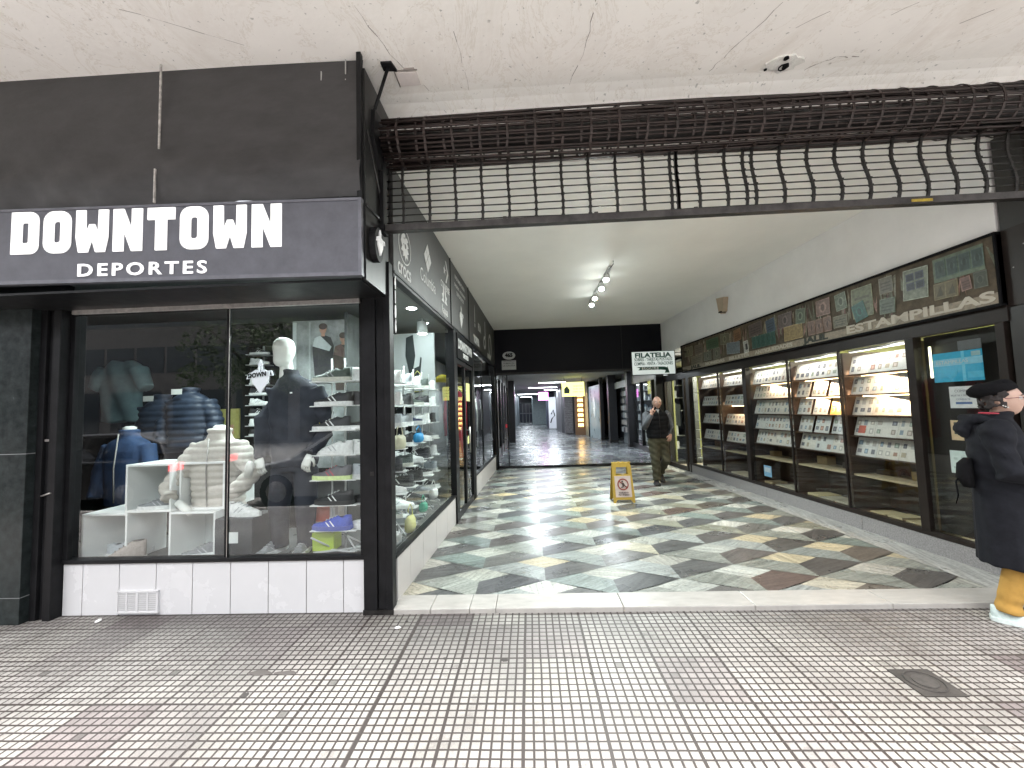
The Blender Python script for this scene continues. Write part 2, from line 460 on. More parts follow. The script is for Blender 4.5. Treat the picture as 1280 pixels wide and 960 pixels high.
# ---------- marble floor of the passage
def marble_mat(name, vein=0.28, rough=0.22, sc_=(2.2, 26, 1)):
    m = bpy.data.materials.new(name); m.use_nodes = True
    nt = m.node_tree; N = nt.nodes; L = nt.links; b = N['Principled BSDF']
    a = N.new('ShaderNodeVertexColor'); a.layer_name = 'Col'
    uv = N.new('ShaderNodeUVMap'); uv.uv_map = 'vein'
    mp = N.new('ShaderNodeMapping'); mp.inputs['Scale'].default_value = sc_
    L.new(uv.outputs[0], mp.inputs[0])
    n = N.new('ShaderNodeTexNoise'); n.inputs['Scale'].default_value = 1; n.inputs['Detail'].default_value = 6; n.inputs['Roughness'].default_value = 0.68; n.inputs['Distortion'].default_value = 0.7
    L.new(mp.outputs[0], n.inputs[0])
    mr = N.new('ShaderNodeMapRange'); mr.inputs[1].default_value = 0.34; mr.inputs[2].default_value = 0.64; mr.inputs[3].default_value = 1 - vein * 1.3; mr.inputs[4].default_value = 1 + vein
    L.new(n.outputs[0], mr.inputs[0])
    tc = N.new('ShaderNodeTexCoord'); n2 = N.new('ShaderNodeTexNoise'); n2.inputs['Scale'].default_value = 38; n2.inputs['Detail'].default_value = 5; L.new(tc.outputs['Object'], n2.inputs[0])
    m2 = N.new('ShaderNodeMapRange'); m2.inputs[1].default_value = 0.32; m2.inputs[2].default_value = 0.55; m2.inputs[3].default_value = 0.72; m2.inputs[4].default_value = 1.06; L.new(n2.outputs[0], m2.inputs[0])
    k = N.new('ShaderNodeMath'); k.operation = 'MULTIPLY'; L.new(mr.outputs[0], k.inputs[0]); L.new(m2.outputs[0], k.inputs[1])
    mx = N.new('ShaderNodeMix'); mx.data_type = 'RGBA'; mx.blend_type = 'MULTIPLY'; mx.inputs[0].default_value = 1
    L.new(a.outputs[0], mx.inputs[6]); L.new(k.outputs[0], mx.inputs[7]); L.new(mx.outputs[2], b.inputs['Base Color'])
    n3 = N.new('ShaderNodeTexNoise'); n3.inputs['Scale'].default_value = 2.3; n3.inputs['Detail'].default_value = 5; L.new(tc.outputs['Object'], n3.inputs[0])
    m3 = N.new('ShaderNodeMapRange'); m3.inputs[1].default_value = 0.3; m3.inputs[2].default_value = 0.7; m3.inputs[3].default_value = rough - 0.07; m3.inputs[4].default_value = rough + 0.16; L.new(n3.outputs[0], m3.inputs[0])
    L.new(m3.outputs[0], b.inputs['Roughness'])
    b.inputs['Specular IOR Level'].default_value = 0.30
    MATS[name] = m
    return m
def clip_poly(poly, nx, ny, d):   # keep nx*x+ny*y >= d
    out = []
    for i in range(len(poly)):
        a, b = poly[i], poly[(i + 1) % len(poly)]
        da, db = nx * a[0] + ny * a[1] - d, nx * b[0] + ny * b[1] - d
        if da >= 0: out.append(a)
        if (da >= 0) != (db >= 0):
            t = da / (da - db); out.append((a[0] + (b[0] - a[0]) * t, a[1] + (b[1] - a[1]) * t))
    return out
def marble_sheet(name, polys, z, material):
    me = bpy.data.meshes.new(name); vs = []; fs = []; cs = []; uvs = []
    for poly, col, ang in polys:
        if len(poly) < 3: continue
        o = len(vs); vs += [(p[0], p[1], z) for p in poly]; fs.append(list(range(o, o + len(poly))))
        cs.append(col); ox, oy = random.random() * 90, random.random() * 90
        c, s = math.cos(ang), math.sin(ang)
        uvs.append([(p[0] * c + p[1] * s + ox, -p[0] * s + p[1] * c + oy) for p in poly])
    me.from_pydata(vs, [], fs)
    at = me.color_attributes.new('Col', 'FLOAT_COLOR', 'CORNER'); uvl = me.uv_layers.new(name='vein')
    i = 0
    for c, us in zip(cs, uvs):
        for q in us:
            at.data[i].color = (*c, 1); uvl.data[i].uv = q; i += 1
    me.update()
    for p in me.polygons:
        if p.normal.z < 0: p.flip()
    o = bpy.data.objects.new(name, me); COL.objects.link(o); me.materials.append(material)
    return o
rf = random.Random(11)
m_marble = marble_mat('polished_marble', rough=.27)
DARK = [(0.105, 0.107, 0.11), (0.12, 0.122, 0.12), (0.095, 0.10, 0.10), (0.14, 0.137, 0.13), (0.13, 0.12, 0.113), (0.15, 0.15, 0.14)]
DARK_WARMLIT = [(0.125, 0.108, 0.09), (0.14, 0.123, 0.105), (0.105, 0.10, 0.093), (0.135, 0.10, 0.088), (0.11, 0.105, 0.10), (0.145, 0.13, 0.11)]  # warm light on the right side is put into these browner tones
GREEN = [(0.22, 0.265, 0.245), (0.28, 0.31, 0.295), (0.21, 0.25, 0.235), (0.30, 0.315, 0.285), (0.26, 0.275, 0.245), (0.33, 0.355, 0.34), (0.27, 0.275, 0.22)]
CREAM = [(0.48, 0.47, 0.42), (0.51, 0.515, 0.47), (0.46, 0.46, 0.41), (0.50, 0.47, 0.38), (0.52, 0.46, 0.32), (0.48, 0.50, 0.46), (0.42, 0.43, 0.38)]
polys = []
PX, PY_ = 0.585, 0.290
for i in range(-4, 11):
    for j in range(-2, 16):
        x0 = -0.488 + PX * i
        y0 = 3.368 + 0.5835 * j + (PY_ if i % 2 else 0)
        a = [(x0, y0), (x0 + PX, y0 + .29), (x0 + .262, y0 + .437), (x0, y0 + .283)]
        b = [(x0, y0), (x0, y0 + .283), (x0 - .262, y0 + .437), (x0 - PX, y0 + .29)]
        c = [(x0, y0 + .283), (x0 + .262, y0 + .437), (x0, y0 + .5835), (x0 - .262, y0 + .437)]
        right = x0 > 1.6
        ca = rf.choice(DARK_WARMLIT if (right and rf.random() < .7) else DARK); cb = rf.choice(GREEN); cc = rf.choice(CREAM)
        if rf.random() < 0.025: ca = (0.20, 0.10, 0.09)
        if rf.random() < 0.05: cb = (0.45, 0.43, 0.33)
        if rf.random() < 0.04: cc = (0.66, 0.55, 0.33)
        for q, col, ang in ((a, ca, 0.5 + rf.uniform(-.4, .4)), (b, cb, 0.55 + rf.uniform(-.25, .25)), (c, cc, rf.uniform(-1.5, 1.5))):
            q = clip_poly(q, 0, 1, 3.395); q = clip_poly(q, 0, -1, -10.56) if q else q
            q = clip_poly(q, -1, 0.0328 * 0, -4.2) if q else q
            if q: kk = .82 * rf.uniform(.88, 1.1); polys.append((q, tuple(v * kk for v in col), ang))
o = marble_sheet('passage_floor', polys, 0.0, m_marble); tag(o, kind='structure')
# pale border strip beside the stamp shop plinth
strip = []
y = 3.395
while y < 10.5:
    y2 = min(10.5, y + rf.uniform(.9, 1.3))
    w = lambda q: 0.34 - 0.012 * (q - 3.4)
    strip.append(([(XR(y) - w(y), y), (XR(y) + .02, y), (XR(y2) + .02, y2), (XR(y2) - w(y2), y2)], (0.38, 0.38, 0.36), 1.35)); y = y2
o = marble_sheet('floor_border', strip, 0.004, m_marble); tag(o, kind='structure')
# white marble doorstep
mb = MB(); m_step = mat('white_marble', (0.40, 0.385, 0.36), 0.32, var=0.14, vs=7, bump=0.05, bs=30, stretch=(1, 3, 1))
xs = [-1.10, -0.80, -0.50, -0.30, 0.66, 1.62, 2.6, 3.86]
for a, b in zip(xs, xs[1:]): mb.box(a + .0015, b - .0015, 3.155, 3.398, PV - .02, 0.006)
o = mb.build('doorstep', m_step, bevel=0.006); tag(o, kind='structure')

# ---------- inner corridor beyond the glass doors
polys = []
for i in range(0, 14):
    for j in range(0, 84):
        x = -1.6 + i * .45; y = 10.6 + j * .45
        col = rf.choice([(0.13, 0.14, 0.15), (0.17, 0.185, 0.195), (0.10, 0.11, 0.12), (0.20, 0.215, 0.22), (0.15, 0.155, 0.17)])
        polys.append(([(x, y), (x + .45, y), (x + .45, y + .45), (x, y + .45)], col, rf.uniform(0, 3)))
o = marble_sheet('corridor_floor', polys, 0.06, marble_mat('corridor_marble', 0.4, 0.2, (3, 9, 1))); tag(o, kind='structure')
o = MB().box(-0.95, 4.2, 10.5, 10.6, -0.02, 0.058).build('corridor_step', mat('black_marble', (0.02, 0.02, 0.022), 0.25, var=0.4)); tag(o, kind='structure')
m_corrceil = mat('corridor_ceiling', (0.42, 0.41, 0.39), 0.7, var=0.1)
o = MB().box(-3.0, 6.5, 10.62, 49, 2.78, 2.95).build('corridor_ceiling', m_corrceil); tag(o, kind='structure')

# ---------- soffit of the building over the pavement, with a rounded edge against the shop line
mb = MB(); SE = 0.75  # street edge, out of view, drawn back to let more daylight in
prof = [(SE + .15, 4.1), (3.12, 4.1), (3.2, 4.085), (3.26, 4.05), (3.31, 3.99), (3.34, 3.9), (3.345, 3.62), (3.345, 3.594)]
X0, X1 = -14, 14
vs = [(X0, p[0], p[1]) for p in prof] + [(X1, p[0], p[1]) for p in prof]
n = len(prof)
mb.add(vs, [(i, i + 1, n + i + 1, n + i) for i in range(n - 1)], smooth=False)
mb.box(-14, 14, SE, SE + .15, 4.0, 5.0)
mb.box(-14, 14, SE + .15, 3.3, 4.25, 9.0)
m_soffit = mat('stained_plaster', (0.88, 0.855, 0.825), 0.85, var=0.04, vs=1.3, bump=0.25, bs=14)
def stain(m):
    nt = m.node_tree; N = nt.nodes; L = nt.links; b = N['Principled BSDF']
    tc = N.new('ShaderNodeTexCoord'); mp = N.new('ShaderNodeMapping'); mp.inputs['Scale'].default_value = (1.5, 0.9, 1); L.new(tc.outputs['Object'], mp.inputs[0])
    n1 = N.new('ShaderNodeTexNoise'); n1.inputs['Scale'].default_value = 1.6; n1.inputs['Detail'].default_value = 9; n1.inputs['Roughness'].default_value = 0.7; n1.inputs['Distortion'].default_value = 0.9; L.new(mp.outputs[0], n1.inputs[0])
    r = N.new('ShaderNodeValToRGB'); r.color_ramp.elements[0].position = 0.485; r.color_ramp.elements[0].color = (1, 1, 1, 1); r.color_ramp.elements[1].position = 0.50; r.color_ramp.elements[1].color = (0.88, 0.86, 0.83, 1)
    q = r.color_ramp.elements.new(0.515); q.color = (1, 1, 1, 1); q = r.color_ramp.elements.new(0.7); q.color = (0.9, 0.88, 0.86, 1)
    L.new(n1.outputs[0], r.inputs[0])
    sp = N.new('ShaderNodeTexNoise'); sp.inputs['Scale'].default_value = 30; sp.inputs['Detail'].default_value = 3; L.new(tc.outputs['Object'], sp.inputs[0])
    sr = N.new('ShaderNodeMapRange'); sr.inputs[1].default_value = 0.27; sr.inputs[2].default_value = 0.34; sr.inputs[3].default_value = 0.6; sr.inputs[4].default_value = 1.0; L.new(sp.outputs[0], sr.inputs[0])
    old = b.inputs['Base Color'].links[0].from_socket
    a = N.new('ShaderNodeMix'); a.data_type = 'RGBA'; a.blend_type = 'MULTIPLY'; a.inputs[0].default_value = 1; L.new(old, a.inputs[6]); L.new(r.outputs[0], a.inputs[7])
    c = N.new('ShaderNodeMix'); c.data_type = 'RGBA'; c.blend_type = 'MULTIPLY'; c.inputs[0].default_value = 1; L.new(a.outputs[2], c.inputs[6]); L.new(sr.outputs[0], c.inputs[7])
    L.new(c.outputs[2], b.inputs['Base Color'])
stain(m_soffit)
soffit = mb.build('soffit', m_soffit); tag(soffit, kind='structure')
# cracks, blown plaster and a patched hatch
m_crack = mat('crack', (0.30, 0.27, 0.25), 0.9)
mb = MB(); rc = random.Random(5)
def crack(pts, w=0.004):
    P = []
    for a, b in zip(pts, pts[1:]):
        for k in range(6):
            t = k / 6; P.append((a[0] + (b[0] - a[0]) * t + rc.uniform(-.008, .008), a[1] + (b[1] - a[1]) * t + rc.uniform(-.008, .008)))
    P.append(pts[-1])
    for a, b in zip(P, P[1:]):
        dx, dy = b[0] - a[0], b[1] - a[1]; l = math.hypot(dx, dy) or 1; ww = w * rc.uniform(.2, .8)
        if rc.random() < .18: continue
        nx, ny = -dy / l * ww, dx / l * ww
        mb.quad((a[0] - nx, a[1] - ny, 4.0975), (b[0] - nx, b[1] - ny, 4.0975), (b[0] + nx, b[1] + ny, 4.0975), (a[0] + nx, a[1] + ny, 4.0975))
crack([(-1.05, 2.3), (-0.92, 2.75), (-0.72, 3.1)]); crack([(-0.42, 2.6), (-0.40, 3.12)], .003); crack([(0.52, 2.4), (0.50, 2.8), (0.42, 3.1)], .004)
crack([(1.75, 2.55), (1.58, 2.9), (1.5, 3.08)], .004); crack([(2.4, 2.4), (1.95, 2.75)], .003); crack([(2.9, 2.45), (2.55, 2.7)], .003); crack([(3.9, 2.3), (3.1, 2.8)], .005)
crack([(2.25, 3.12), (2.42, 3.02), (2.6, 3.03)], .005); crack([(-2.5, 2.3), (-1.9, 2.6)], .003); crack([(0.9, 1.9), (1.2, 2.35)], .003)
mb.build('plaster_cracks', m_crack, soffit)
mb = MB()
# blown patch: ragged raised ring with two dark holes
pts = [(2.05 + .15 * rc.uniform(.6, 1.1) * math.cos(a * PI / 8), 3.035 + .09 * rc.uniform(.7, 1.1) * math.sin(a * PI / 8)) for a in range(16)]
mb.prism(pts, 4.086, 4.0995)
mb.build('blown_plaster_patch', mat('bare_plaster', (0.74, 0.73, 0.70), 0.9, var=0.2, vs=20, bump=0.5, bs=60), soffit)
mb = MB()
for cx, cy_, r in ((2.03, 2.985, .022), (2.07, 3.06, .03), (1.93, 3.08, .012)): mb.prism([(cx + r * math.cos(k * PI / 5) * rc.uniform(.7, 1.1), cy_ + r * math.sin(k * PI / 5) * rc.uniform(.7, 1.1)) for k in range(10)], 4.078, 4.0855)
mb.tube([(2.05 + .03 * math.cos(k * PI / 4), 3.06 + .03 * math.sin(k * PI / 4), 4.074) for k in range(8)], .005, 6, closed=True)
mb.build('hole', m_blackmatt, soffit)
mb = MB(); mb.box(-.93, -.77, 2.90, 3.03, 4.088, 4.0985); mb.build('patched_hatch', mat('hatch_plaster', (0.72, 0.66, 0.64), 0.85, var=.1), soffit, bevel=.003)
mb = MB(); mb.box(-.94, -.935, 2.89, 3.04, 4.09, 4.0985); mb.box(-.935, -.76, 2.885, 2.89, 4.09, 4.0985); mb.box(-.86, -.78, 2.868, 2.884, 4.085, 4.0985); mb.build('hatch_gap', m_crack, soffit)

o = MB().box(-1.6, 4.6, 3.346, 10.52, H, H + .15).build('passage_ceiling', m_ceil); tag(o, kind='structure')

# ---------- right hand wall above the stamp shop
mb = MB()
mb.add([RWf(3.39, 0, 2.80), RWf(10.5, 0, 2.80), RWf(10.5, 0, H), RWf(3.39, 0, H), RWf(3.39, .2, 2.80), RWf(10.5, .2, 2.80), RWf(10.5, .2, H), RWf(3.39, .2, H)],
       [(0, 1, 2, 3), (4, 7, 6, 5), (0, 4, 5, 1), (3, 2, 6, 7), (0, 3, 7, 4), (1, 5, 6, 2)])
o = mb.build('white_wall', m_wallw); tag(o, 'smooth white painted wall above the long sign of the stamp shop', 'wall')
# ================================================================== LEFT: SPORTS SHOP
# ---------- awning
m_canvas = mat('awning_canvas', (0.043, 0.0415, 0.043), 0.5, spec=.45, var=0.3, vs=3.5, bump=0.5, bs=5, stretch=(1, 1, 2.2))
m_signpanel = mat('sign_panel', (0.088, 0.088, 0.106), 0.45, var=0.22, vs=7, bump=0.12, bs=7)
aw = thing('shop_awning', 'tall black canvas awning above the sportswear shop, reaching up to the plaster ceiling', 'awning', (-3.5, 2.7, 3.0))
def awning_front():
    mb = MB(); rw = random.Random(3)
    nx, nz = 160, 44
    vs = []; fs = []
    for j in range(nz + 1):
        t = j / nz; z = 3.03 + t * (4.085 - 3.03)
        for i in range(nx + 1):
            x = -7.5 + i * (6.375 / nx)
            y = 2.735 - 0.03 * math.sin(PI * t) + 0.05 * max(0, t - .35) ** 1.2
            y -= 0.03 * math.exp(-((t - .16) / .13) ** 2); y += 0.014 * math.sin(x * 7 + t * 9) * (1 - t) ** 2 + 0.011 * math.sin(x * 17 - t * 14 + math.sin(x * 3)) * (1 - t) ** 3 + .003 * math.sin(x * 41 + t * 25) * (1 - t) ** 3
            vs.append((x, y, z + (0.045 * (-1.15 - x) / 2.6 if j == nz else 0.02 * (-1.15 - x) / 2.6 * (1 - t))))
    for j in range(nz):
        for i in range(nx): fs.append((j * (nx + 1) + i, j * (nx + 1) + i + 1, (j + 1) * (nx + 1) + i + 1, (j + 1) * (nx + 1) + i))
    mb.add(vs, fs, smooth=True)
    o = mb.build('canopy', m_canvas, aw)
    return o
canopy = awning_front()
mb = MB(); mb.box(-1.15, -1.118, 2.70, 2.74, 2.98, 4.09); mb.box(-7.5, -1.118, 2.712, 2.735, 3.02, 3.034)
mb.build('edge_frame', m_black, aw)
mb = MB()
mb.box(-1.135, -1.105, 2.74, 3.30, 2.44, 4.0)
for z0, z1, y0, y1 in ((2.98, 3.0, 2.74, 3.15), (3.55, 3.0, 2.76, 3.16)):
    mb.tube([(-1.10, y0, z0), (-1.10, y1, z1)], .010, 6)
mb.build('side_panel', mat('side_sheet', (0.014, 0.014, 0.014), 0.4, var=.4, vs=5), aw)
mb = MB()
mb.box(-2.60, -2.588, 2.694, 2.703, 3.45, 4.09); mb.box(-2.622, -2.612, 2.690, 2.702, 3.05, 3.30)
mb.build('pale_seam', mat('bleached_seam', (0.42, 0.40, 0.38), 0.7, var=.5, vs=30), aw)
mb = MB()
for x, z, h in ((-1.43, 3.93, .07), (-1.25, 3.86, .07), (-1.25, 3.97, .11)): mb = MB(); mb.box(x, x + .006, 2.742, 2.75, z, z + h); mb.build('paint_drip', mat('pale_drip', (0.45, 0.44, 0.43), 0.7), aw)
mb = MB(); mb.box(-7.5, -1.135, 2.72, 3.20, 2.43, 2.447); mb.build('underside', m_black, aw)

# ---------- sign board with cut letters, the letters weakly emissive
sg = thing('shop_sign', 'wide grey-black sign board with big white letters along the lower edge of the awning', 'sign', (-3.5, 2.69, 2.7))
def slope(x): return 0.021 * (-1.12 - x) / 2.6        # board rises slightly towards the left
fB = lambda x, y, z: (x, 2.685 - z, y + slope(x) * 2.2)
mb = MB(); mb.box(-7.5, -1.115, 2.46, 2.995, -0.035, 0, f=lambda x, y, z: (x, 2.685 - z, y + slope(x) * 2.2)); mb.build('board', m_signpanel, sg)
mb = MB(); 
mb.box(-7.5, -1.112, 2.452, 2.478, -0.036, .006, f=fB); mb.box(-7.5, -1.112, 2.985, 3.003, -0.036, .006, f=fB); mb.box(-1.135, -1.112, 2.478, 2.985, -0.03, .006, f=fB)
mb.build('frame', mat('sign_frame', (0.13, 0.13, 0.15), 0.4, .3, var=.3), sg)
# custom block letters, 1 unit tall
def rr(x0, y0, x1, y1, r, n=5, corners=(1, 1, 1, 1)):
    P = []
    for k, (cx, cy_, a0) in enumerate(((x1 - r, y0 + r, -90), (x1 - r, y1 - r, 0), (x0 + r, y1 - r, 90), (x0 + r, y0 + r, 180))):
        if corners[k]:
            for i in range(n + 1):
                a = R_(a0 + 90 * i / n); P.append((cx + r * math.cos(a), cy_ + r * math.sin(a)))
        else: P.append(((x1, y0), (x1, y1), (x0, y1), (x0, y0))[k])
    return P
GL = {
 'D': ([rr(0, 0, .66, 1, .2, corners=(1, 1, 0, 0)), rr(.26, .26, .42, .74, .04)], .66),
 'O': ([rr(0, 0, .66, 1, .24), rr(.25, .25, .41, .75, .06)], .66),
 'T': ([[(0, 1), (0, .72), (.19, .72), (.19, 0), (.46, 0), (.46, .72), (.65, .72), (.65, 1)]], .65),
 'N': ([[(0, 0), (0, 1), (.25, 1), (.44, .52), (.44, 1), (.69, 1), (.69, 0), (.44, 0), (.25, .48), (.25, 0)]], .69),
 'W': ([[(0, 1), (0, .35), (.07, 0), (.29, 0), (.385, .30), (.48, 0), (.70, 0), (.77, .35), (.77, 1), (.54, 1), (.53, .45), (.45, .66), (.32, .66), (.24, .45), (.23, 1)]], .77)}
word = 'DOWNTOWN'; gap = .125
tw = sum(GL[c][1] for c in word) + gap * 7
lw = 3.65 - 1.672; k = lw / tw
mb = MB(); x = 0
for c in word:
    g = poly_geo(GL[c][0], .008 / k)
    put(mb, g, lambda a, b, d, x=x: fB(-3.652 + (x + a) * k, 2.668 + b * 0.307, d * k + .008)); x += GL[c][1] + gap
m_emissive = mat('emissive_white_acrylic', (0.9, 0.9, 0.9), 0.4, emit=(1, 1, 1), es=0.12)
mb.build('shop_name_lettering', m_emissive, sg)
mb = MB(); g = text_geo('DEPORTES', .125, bold=.002, depth=.006, space=1.3)
xs_ = [v[0] for v in g[0]]; w0 = max(xs_) - min(xs_)
put(mb, g, lambda a, b, d: fB(-2.68 + a * .94 / w0, 2.535 + b, d + .008)); mb.build('second_line_lettering', m_emissive, sg)

# ---------- round emblem on the awning's side
em = thing('round_emblem', 'small raised white and black shop emblem on the awning side panel', 'emblem', (-1.10, 2.86, 2.74))
fE = lambda x, y, z: (-1.103 + z, 2.86 + x, 2.735 + y)
mb = MB(); mb.prism([(.085 * math.cos(a * PI / 12), .13 * math.sin(a * PI / 12)) for a in range(24)], 0, .05, f=fE); mb.build('backing', m_black, em, bevel=.003)
def shield(mb, f, s=1.0, mi=0, z=0.0):
    put(mb, poly_geo([[(-.5, .35), (-.25, .5), (-.12, .5), (-.12, .78), (0, 1.02), (.12, .78), (.12, .5), (.25, .5), (.5, .35), (.42, -.15), (0, -.75), (-.42, -.15)], [(-.04, .1), (.04, .1), (.04, .7), (-.04, .7)]], .01 / s), lambda a, b, c: f(a * s, b * s, c * s + z))
    put(mb, poly_geo([[(-.72, .02), (-.62, .32), (.62, .45), (.72, .2)], [(-.64, .06), (-.57, .25), (.57, .38), (.64, .2)]], .01 / s), lambda a, b, c: f(a * s, b * s, c * s + z + .004))
mb = MB(); shield(mb, fE, .11, z=.056); mb.build('emblem_face', m_white, em)

# ---------- brace
br = thing('steel_brace', 'thin black steel brace running from the awning corner up to the plaster ceiling', 'brace', (-1.13, 2.9, 3.7))
mb = MB(); mb.tube([(-1.14, 2.90, 3.66), (-0.965, 2.84, 4.09)], .016, 4); mb.build('strut', m_black, br)
mb = MB(); mb.prism([(-1.01, 2.80), (-.93, 2.80), (-.91, 2.88), (-1.01, 2.87)], 4.082, 4.098); mb.build('mounting_plate', m_black, br)

# ---------- marble clad pillar on the far left
pl = thing('marble_pillar', 'dark polished marble pillar at the left end of the sportswear shop', 'pillar', (-4.4, 3.2, PV))
m_dmarble = mat('dark_marble', (0.020, 0.025, 0.025), 0.22, var=0.4, vs=16, spec=.25)
mb = MB()
for z0, z1 in ((PV, .17), (.174, 1.27), (1.274, 2.43)): mb.box(-5.2, -3.955, 3.05, 3.29, z0, z1)
mb.build('cladding', m_dmarble, pl, bevel=.003)
mb = MB(); mb.box(-5.2, -3.955, 3.052, 3.28, .169, .175); mb.box(-5.2, -3.955, 3.052, 3.28, 1.269, 1.275); mb.build('joint', mat('grey_grout', (.2, .21, .21), .8), pl)
# bronze-black roller shutter guide beside it
gd = thing('shutter_guide', 'black steel shutter guide channel between the marble pillar and the window', 'shutter guide', (-3.85, 3.15, PV))
mb = MB(); mb.box(-3.953, -3.90, 3.11, 3.3, PV, 2.43); mb.box(-3.898, -3.84, 3.135, 3.3, PV, 2.43); mb.box(-3.838, -3.775, 3.105, 3.3, PV, 2.43); mb.build('channel', m_black, gd, bevel=.003)
mb = MB(); mb.box(-3.89, -3.85, 3.118, 3.134, 1.36, 1.378); mb.build('latch', m_alu, gd); mb = MB(); mb.tube([(-3.895, 3.115, .93), (-3.80, 3.098, .955)], .007, 6); mb.build('bolt', m_alu, gd)

# ---------- front window of the shop
sf = thing('shop_window', 'wide glass display window over white base tiles below the black awning', 'shop window', (-2.5, 3.19, PV))
m_tile = mat('white_glazed_tile', (0.58, 0.58, 0.59), 0.25, var=0.04, vs=2)
m_grout = mat('grout', (.22, .21, .20), .9)
mb = MB(); mb.box(-3.775, -1.3, 3.194, 3.3, PV, .376); base = mb.build('base_wall', m_grout, sf)
mb = MB(); joints = [-3.772, -3.607, -3.302, -2.998, -2.70, -2.39, -2.085, -1.78, -1.485, -1.312]
for a, b in zip(joints, joints[1:]): mb.box(a + .003, b - .003, 3.186, 3.194, PV + .003, .372)
mb.build('base_tiles', m_tile, base, bevel=.0015)
mb = MB(); mb.box(-3.775, -1.31, 3.17, 3.26, .376, .405); mb.box(-3.775, -1.31, 3.175, 3.24, 2.405, 2.428); mb.box(-2.447, -2.428, 3.186, 3.215, .405, 2.405); mb.box(-3.775, -3.74, 3.18, 3.22, .405, 2.405); mb.box(-1.345, -1.31, 3.18, 3.22, .405, 2.405)
mb.build('window_frame', m_black, sf, bevel=.002)
mb = MB(); mb.box(-3.74, -1.33, 3.150, 3.174, 2.395, 2.442); 
for x in (-3.35, -2.55, -1.72): mb.box(x, x + .16, 3.146, 3.150, 2.405, 2.415); mb.box(x, x + .16, 3.146, 3.150, 2.42, 2.43)
mb.build('shutter_bottom_rail', m_alu, sf, bevel=.003)
for a, b in ((-3.74, -2.447), (-2.428, -1.345)):
    mb = MB(); mb.quad((a, 3.2, .405), (b, 3.2, .405), (b, 3.2, 2.405), (a, 3.2, 2.405)); mb.build('window_glass', m_glass_front, sf)
mb = MB(); mb.box(-2.4265, -2.4225, 3.184, 3.187, .405, 2.405); mb.build('glass_edge', m_alu, sf)
# shield decal on the inside of the glass
mb = MB(); fD = lambda x, y, z: (-2.165 + x, 3.192 - z, 1.81 + y); shield(mb, fD, .155); dec = mb.build('glass_decal', mat('frosted_vinyl', (.62, .68, .72), .6), sf)
g = text_geo('DOWN', .05, .002, .001)
mb = MB(); put(mb, g, lambda a, b, c: (-2.185 + a * .9, 3.178, 1.843 + b + a * .1)); mb.build('decal_lettering', m_blackmatt, dec)
# air vent
av = thing('air_vent', 'small white plastic air vent grille low on the white base tiles', 'air vent', (-3.13, 3.18, .09))
mb = MB(); mb.box(-3.305, -2.965, 3.172, 3.186, -.005, .16); mb.box(-3.30, -2.96, 3.165, 3.186, -.006, .004); mb.box(-3.300, -2.965, 3.166, 3.186, .152, .164); mb.box(-3.305, -3.29, 3.166, 3.186, .0, .158); mb.box(-2.978, -2.962, 3.166, 3.186, 0, .158); mb.box(-3.145, -3.125, 3.167, 3.186, 0, .158); mb.box(-3.228, -3.215, 3.168, 3.186, 0, .158); mb.box(-3.055, -3.042, 3.168, 3.186, 0, .158); mb.build('vent_frame', m_tile, av)
mb = MB()
for i in range(9): mb.box(-3.29, -2.975, 3.1685, 3.172, .018 + i * .015, .024 + i * .015)
mb.build('slats', mat('vent_grey', (.4, .4, .4), .6), av)

# ---------- corner pillar
cp = thing('corner_pillar', 'narrow black steel corner pillar between the shop window and the passage', 'pillar', (-1.2, 3.2, PV))
mb = MB(); mb.box(-1.31, -1.205, 3.15, 3.30, PV, 2.43); mb.box(-1.20, -1.135, 3.165, 3.30, PV, 2.70); mb.box(-1.133, -1.085, 3.15, 3.24, PV, 2.72)
mb.build('column', m_black, cp, bevel=.003)
mb = MB(); mb.box(-1.315, -1.08, 3.145, 3.25, PV, PV + .035); mb.build('foot', m_bmetal, cp)
mb = MB(); mb.box(-1.25, -1.222, 3.144, 3.15, 1.02, 1.05); mb.tube([(-1.23, 3.148, 2.45), (-1.15, 3.148, 2.52)], .006, 5); mb.build('lock', m_bmetal, cp)
# narrow strip with the shop number running down
ns = thing('number_strip', 'narrow black upright strip with white digits at the passage corner of the shop', 'sign', (-1.09, 3.27, 2.4))
mb = MB(); mb.box(3.262, 3.302, -.012, -.004, 2.155, 2.66, f=LWf); mb.build('strip', m_blackmatt, ns)
mb = MB()
for i, ch in enumerate('4186'): put(mb, text_geo(ch, .135, .008, .004), lambda a, b, c, i=i: LWf(3.282 + a * .36, -.0145 - c, 2.585 - i * .123 + b))
mb.build('digits', m_white, ns)

# ---------- passage side of the shop
ps = thing('passage_shopfront', 'black framed glass side of the sportswear shop along the passage', 'shopfront', (-1.05, 6, 0))
m_bpanel = mat('grey_base_panel', (0.50, 0.48, 0.47), 0.4, var=0.05)
mb = MB()
for a, b in ((3.30, 3.62), (3.624, 4.0), (4.004, 4.5), (4.504, 5.0), (5.004, 5.50)): mb.box(a, b, .002, .08, .002, .352, f=LWf)
mb.build('base_panel', m_bpanel, ps)
mb = MB()
for a, b in ((7.15, 7.9), (7.904, 8.7), (8.704, 9.5), (9.504, 10.3)): mb.box(a, b, .002, .08, .002, .352, f=LWf)
mb.build('base_panel', m_bpanel, ps)
mb = MB()
mb.box(3.242, 5.50, -.012, .05, .352, .378, f=LWf); mb.box(7.10, 10.48, -.012, .05, .352, .378, f=LWf)
mb.box(5.50, 5.66, -.02, .1, .0, 2.66, f=LWf); mb.box(7.0, 7.14, -.02, .1, .0, 2.66, f=LWf); mb.box(10.3, 10.5, -.02, .1, .0, 2.66, f=LWf)
mb.box(3.242, 3.262, -.005, .05, .378, 2.66, f=LWf)
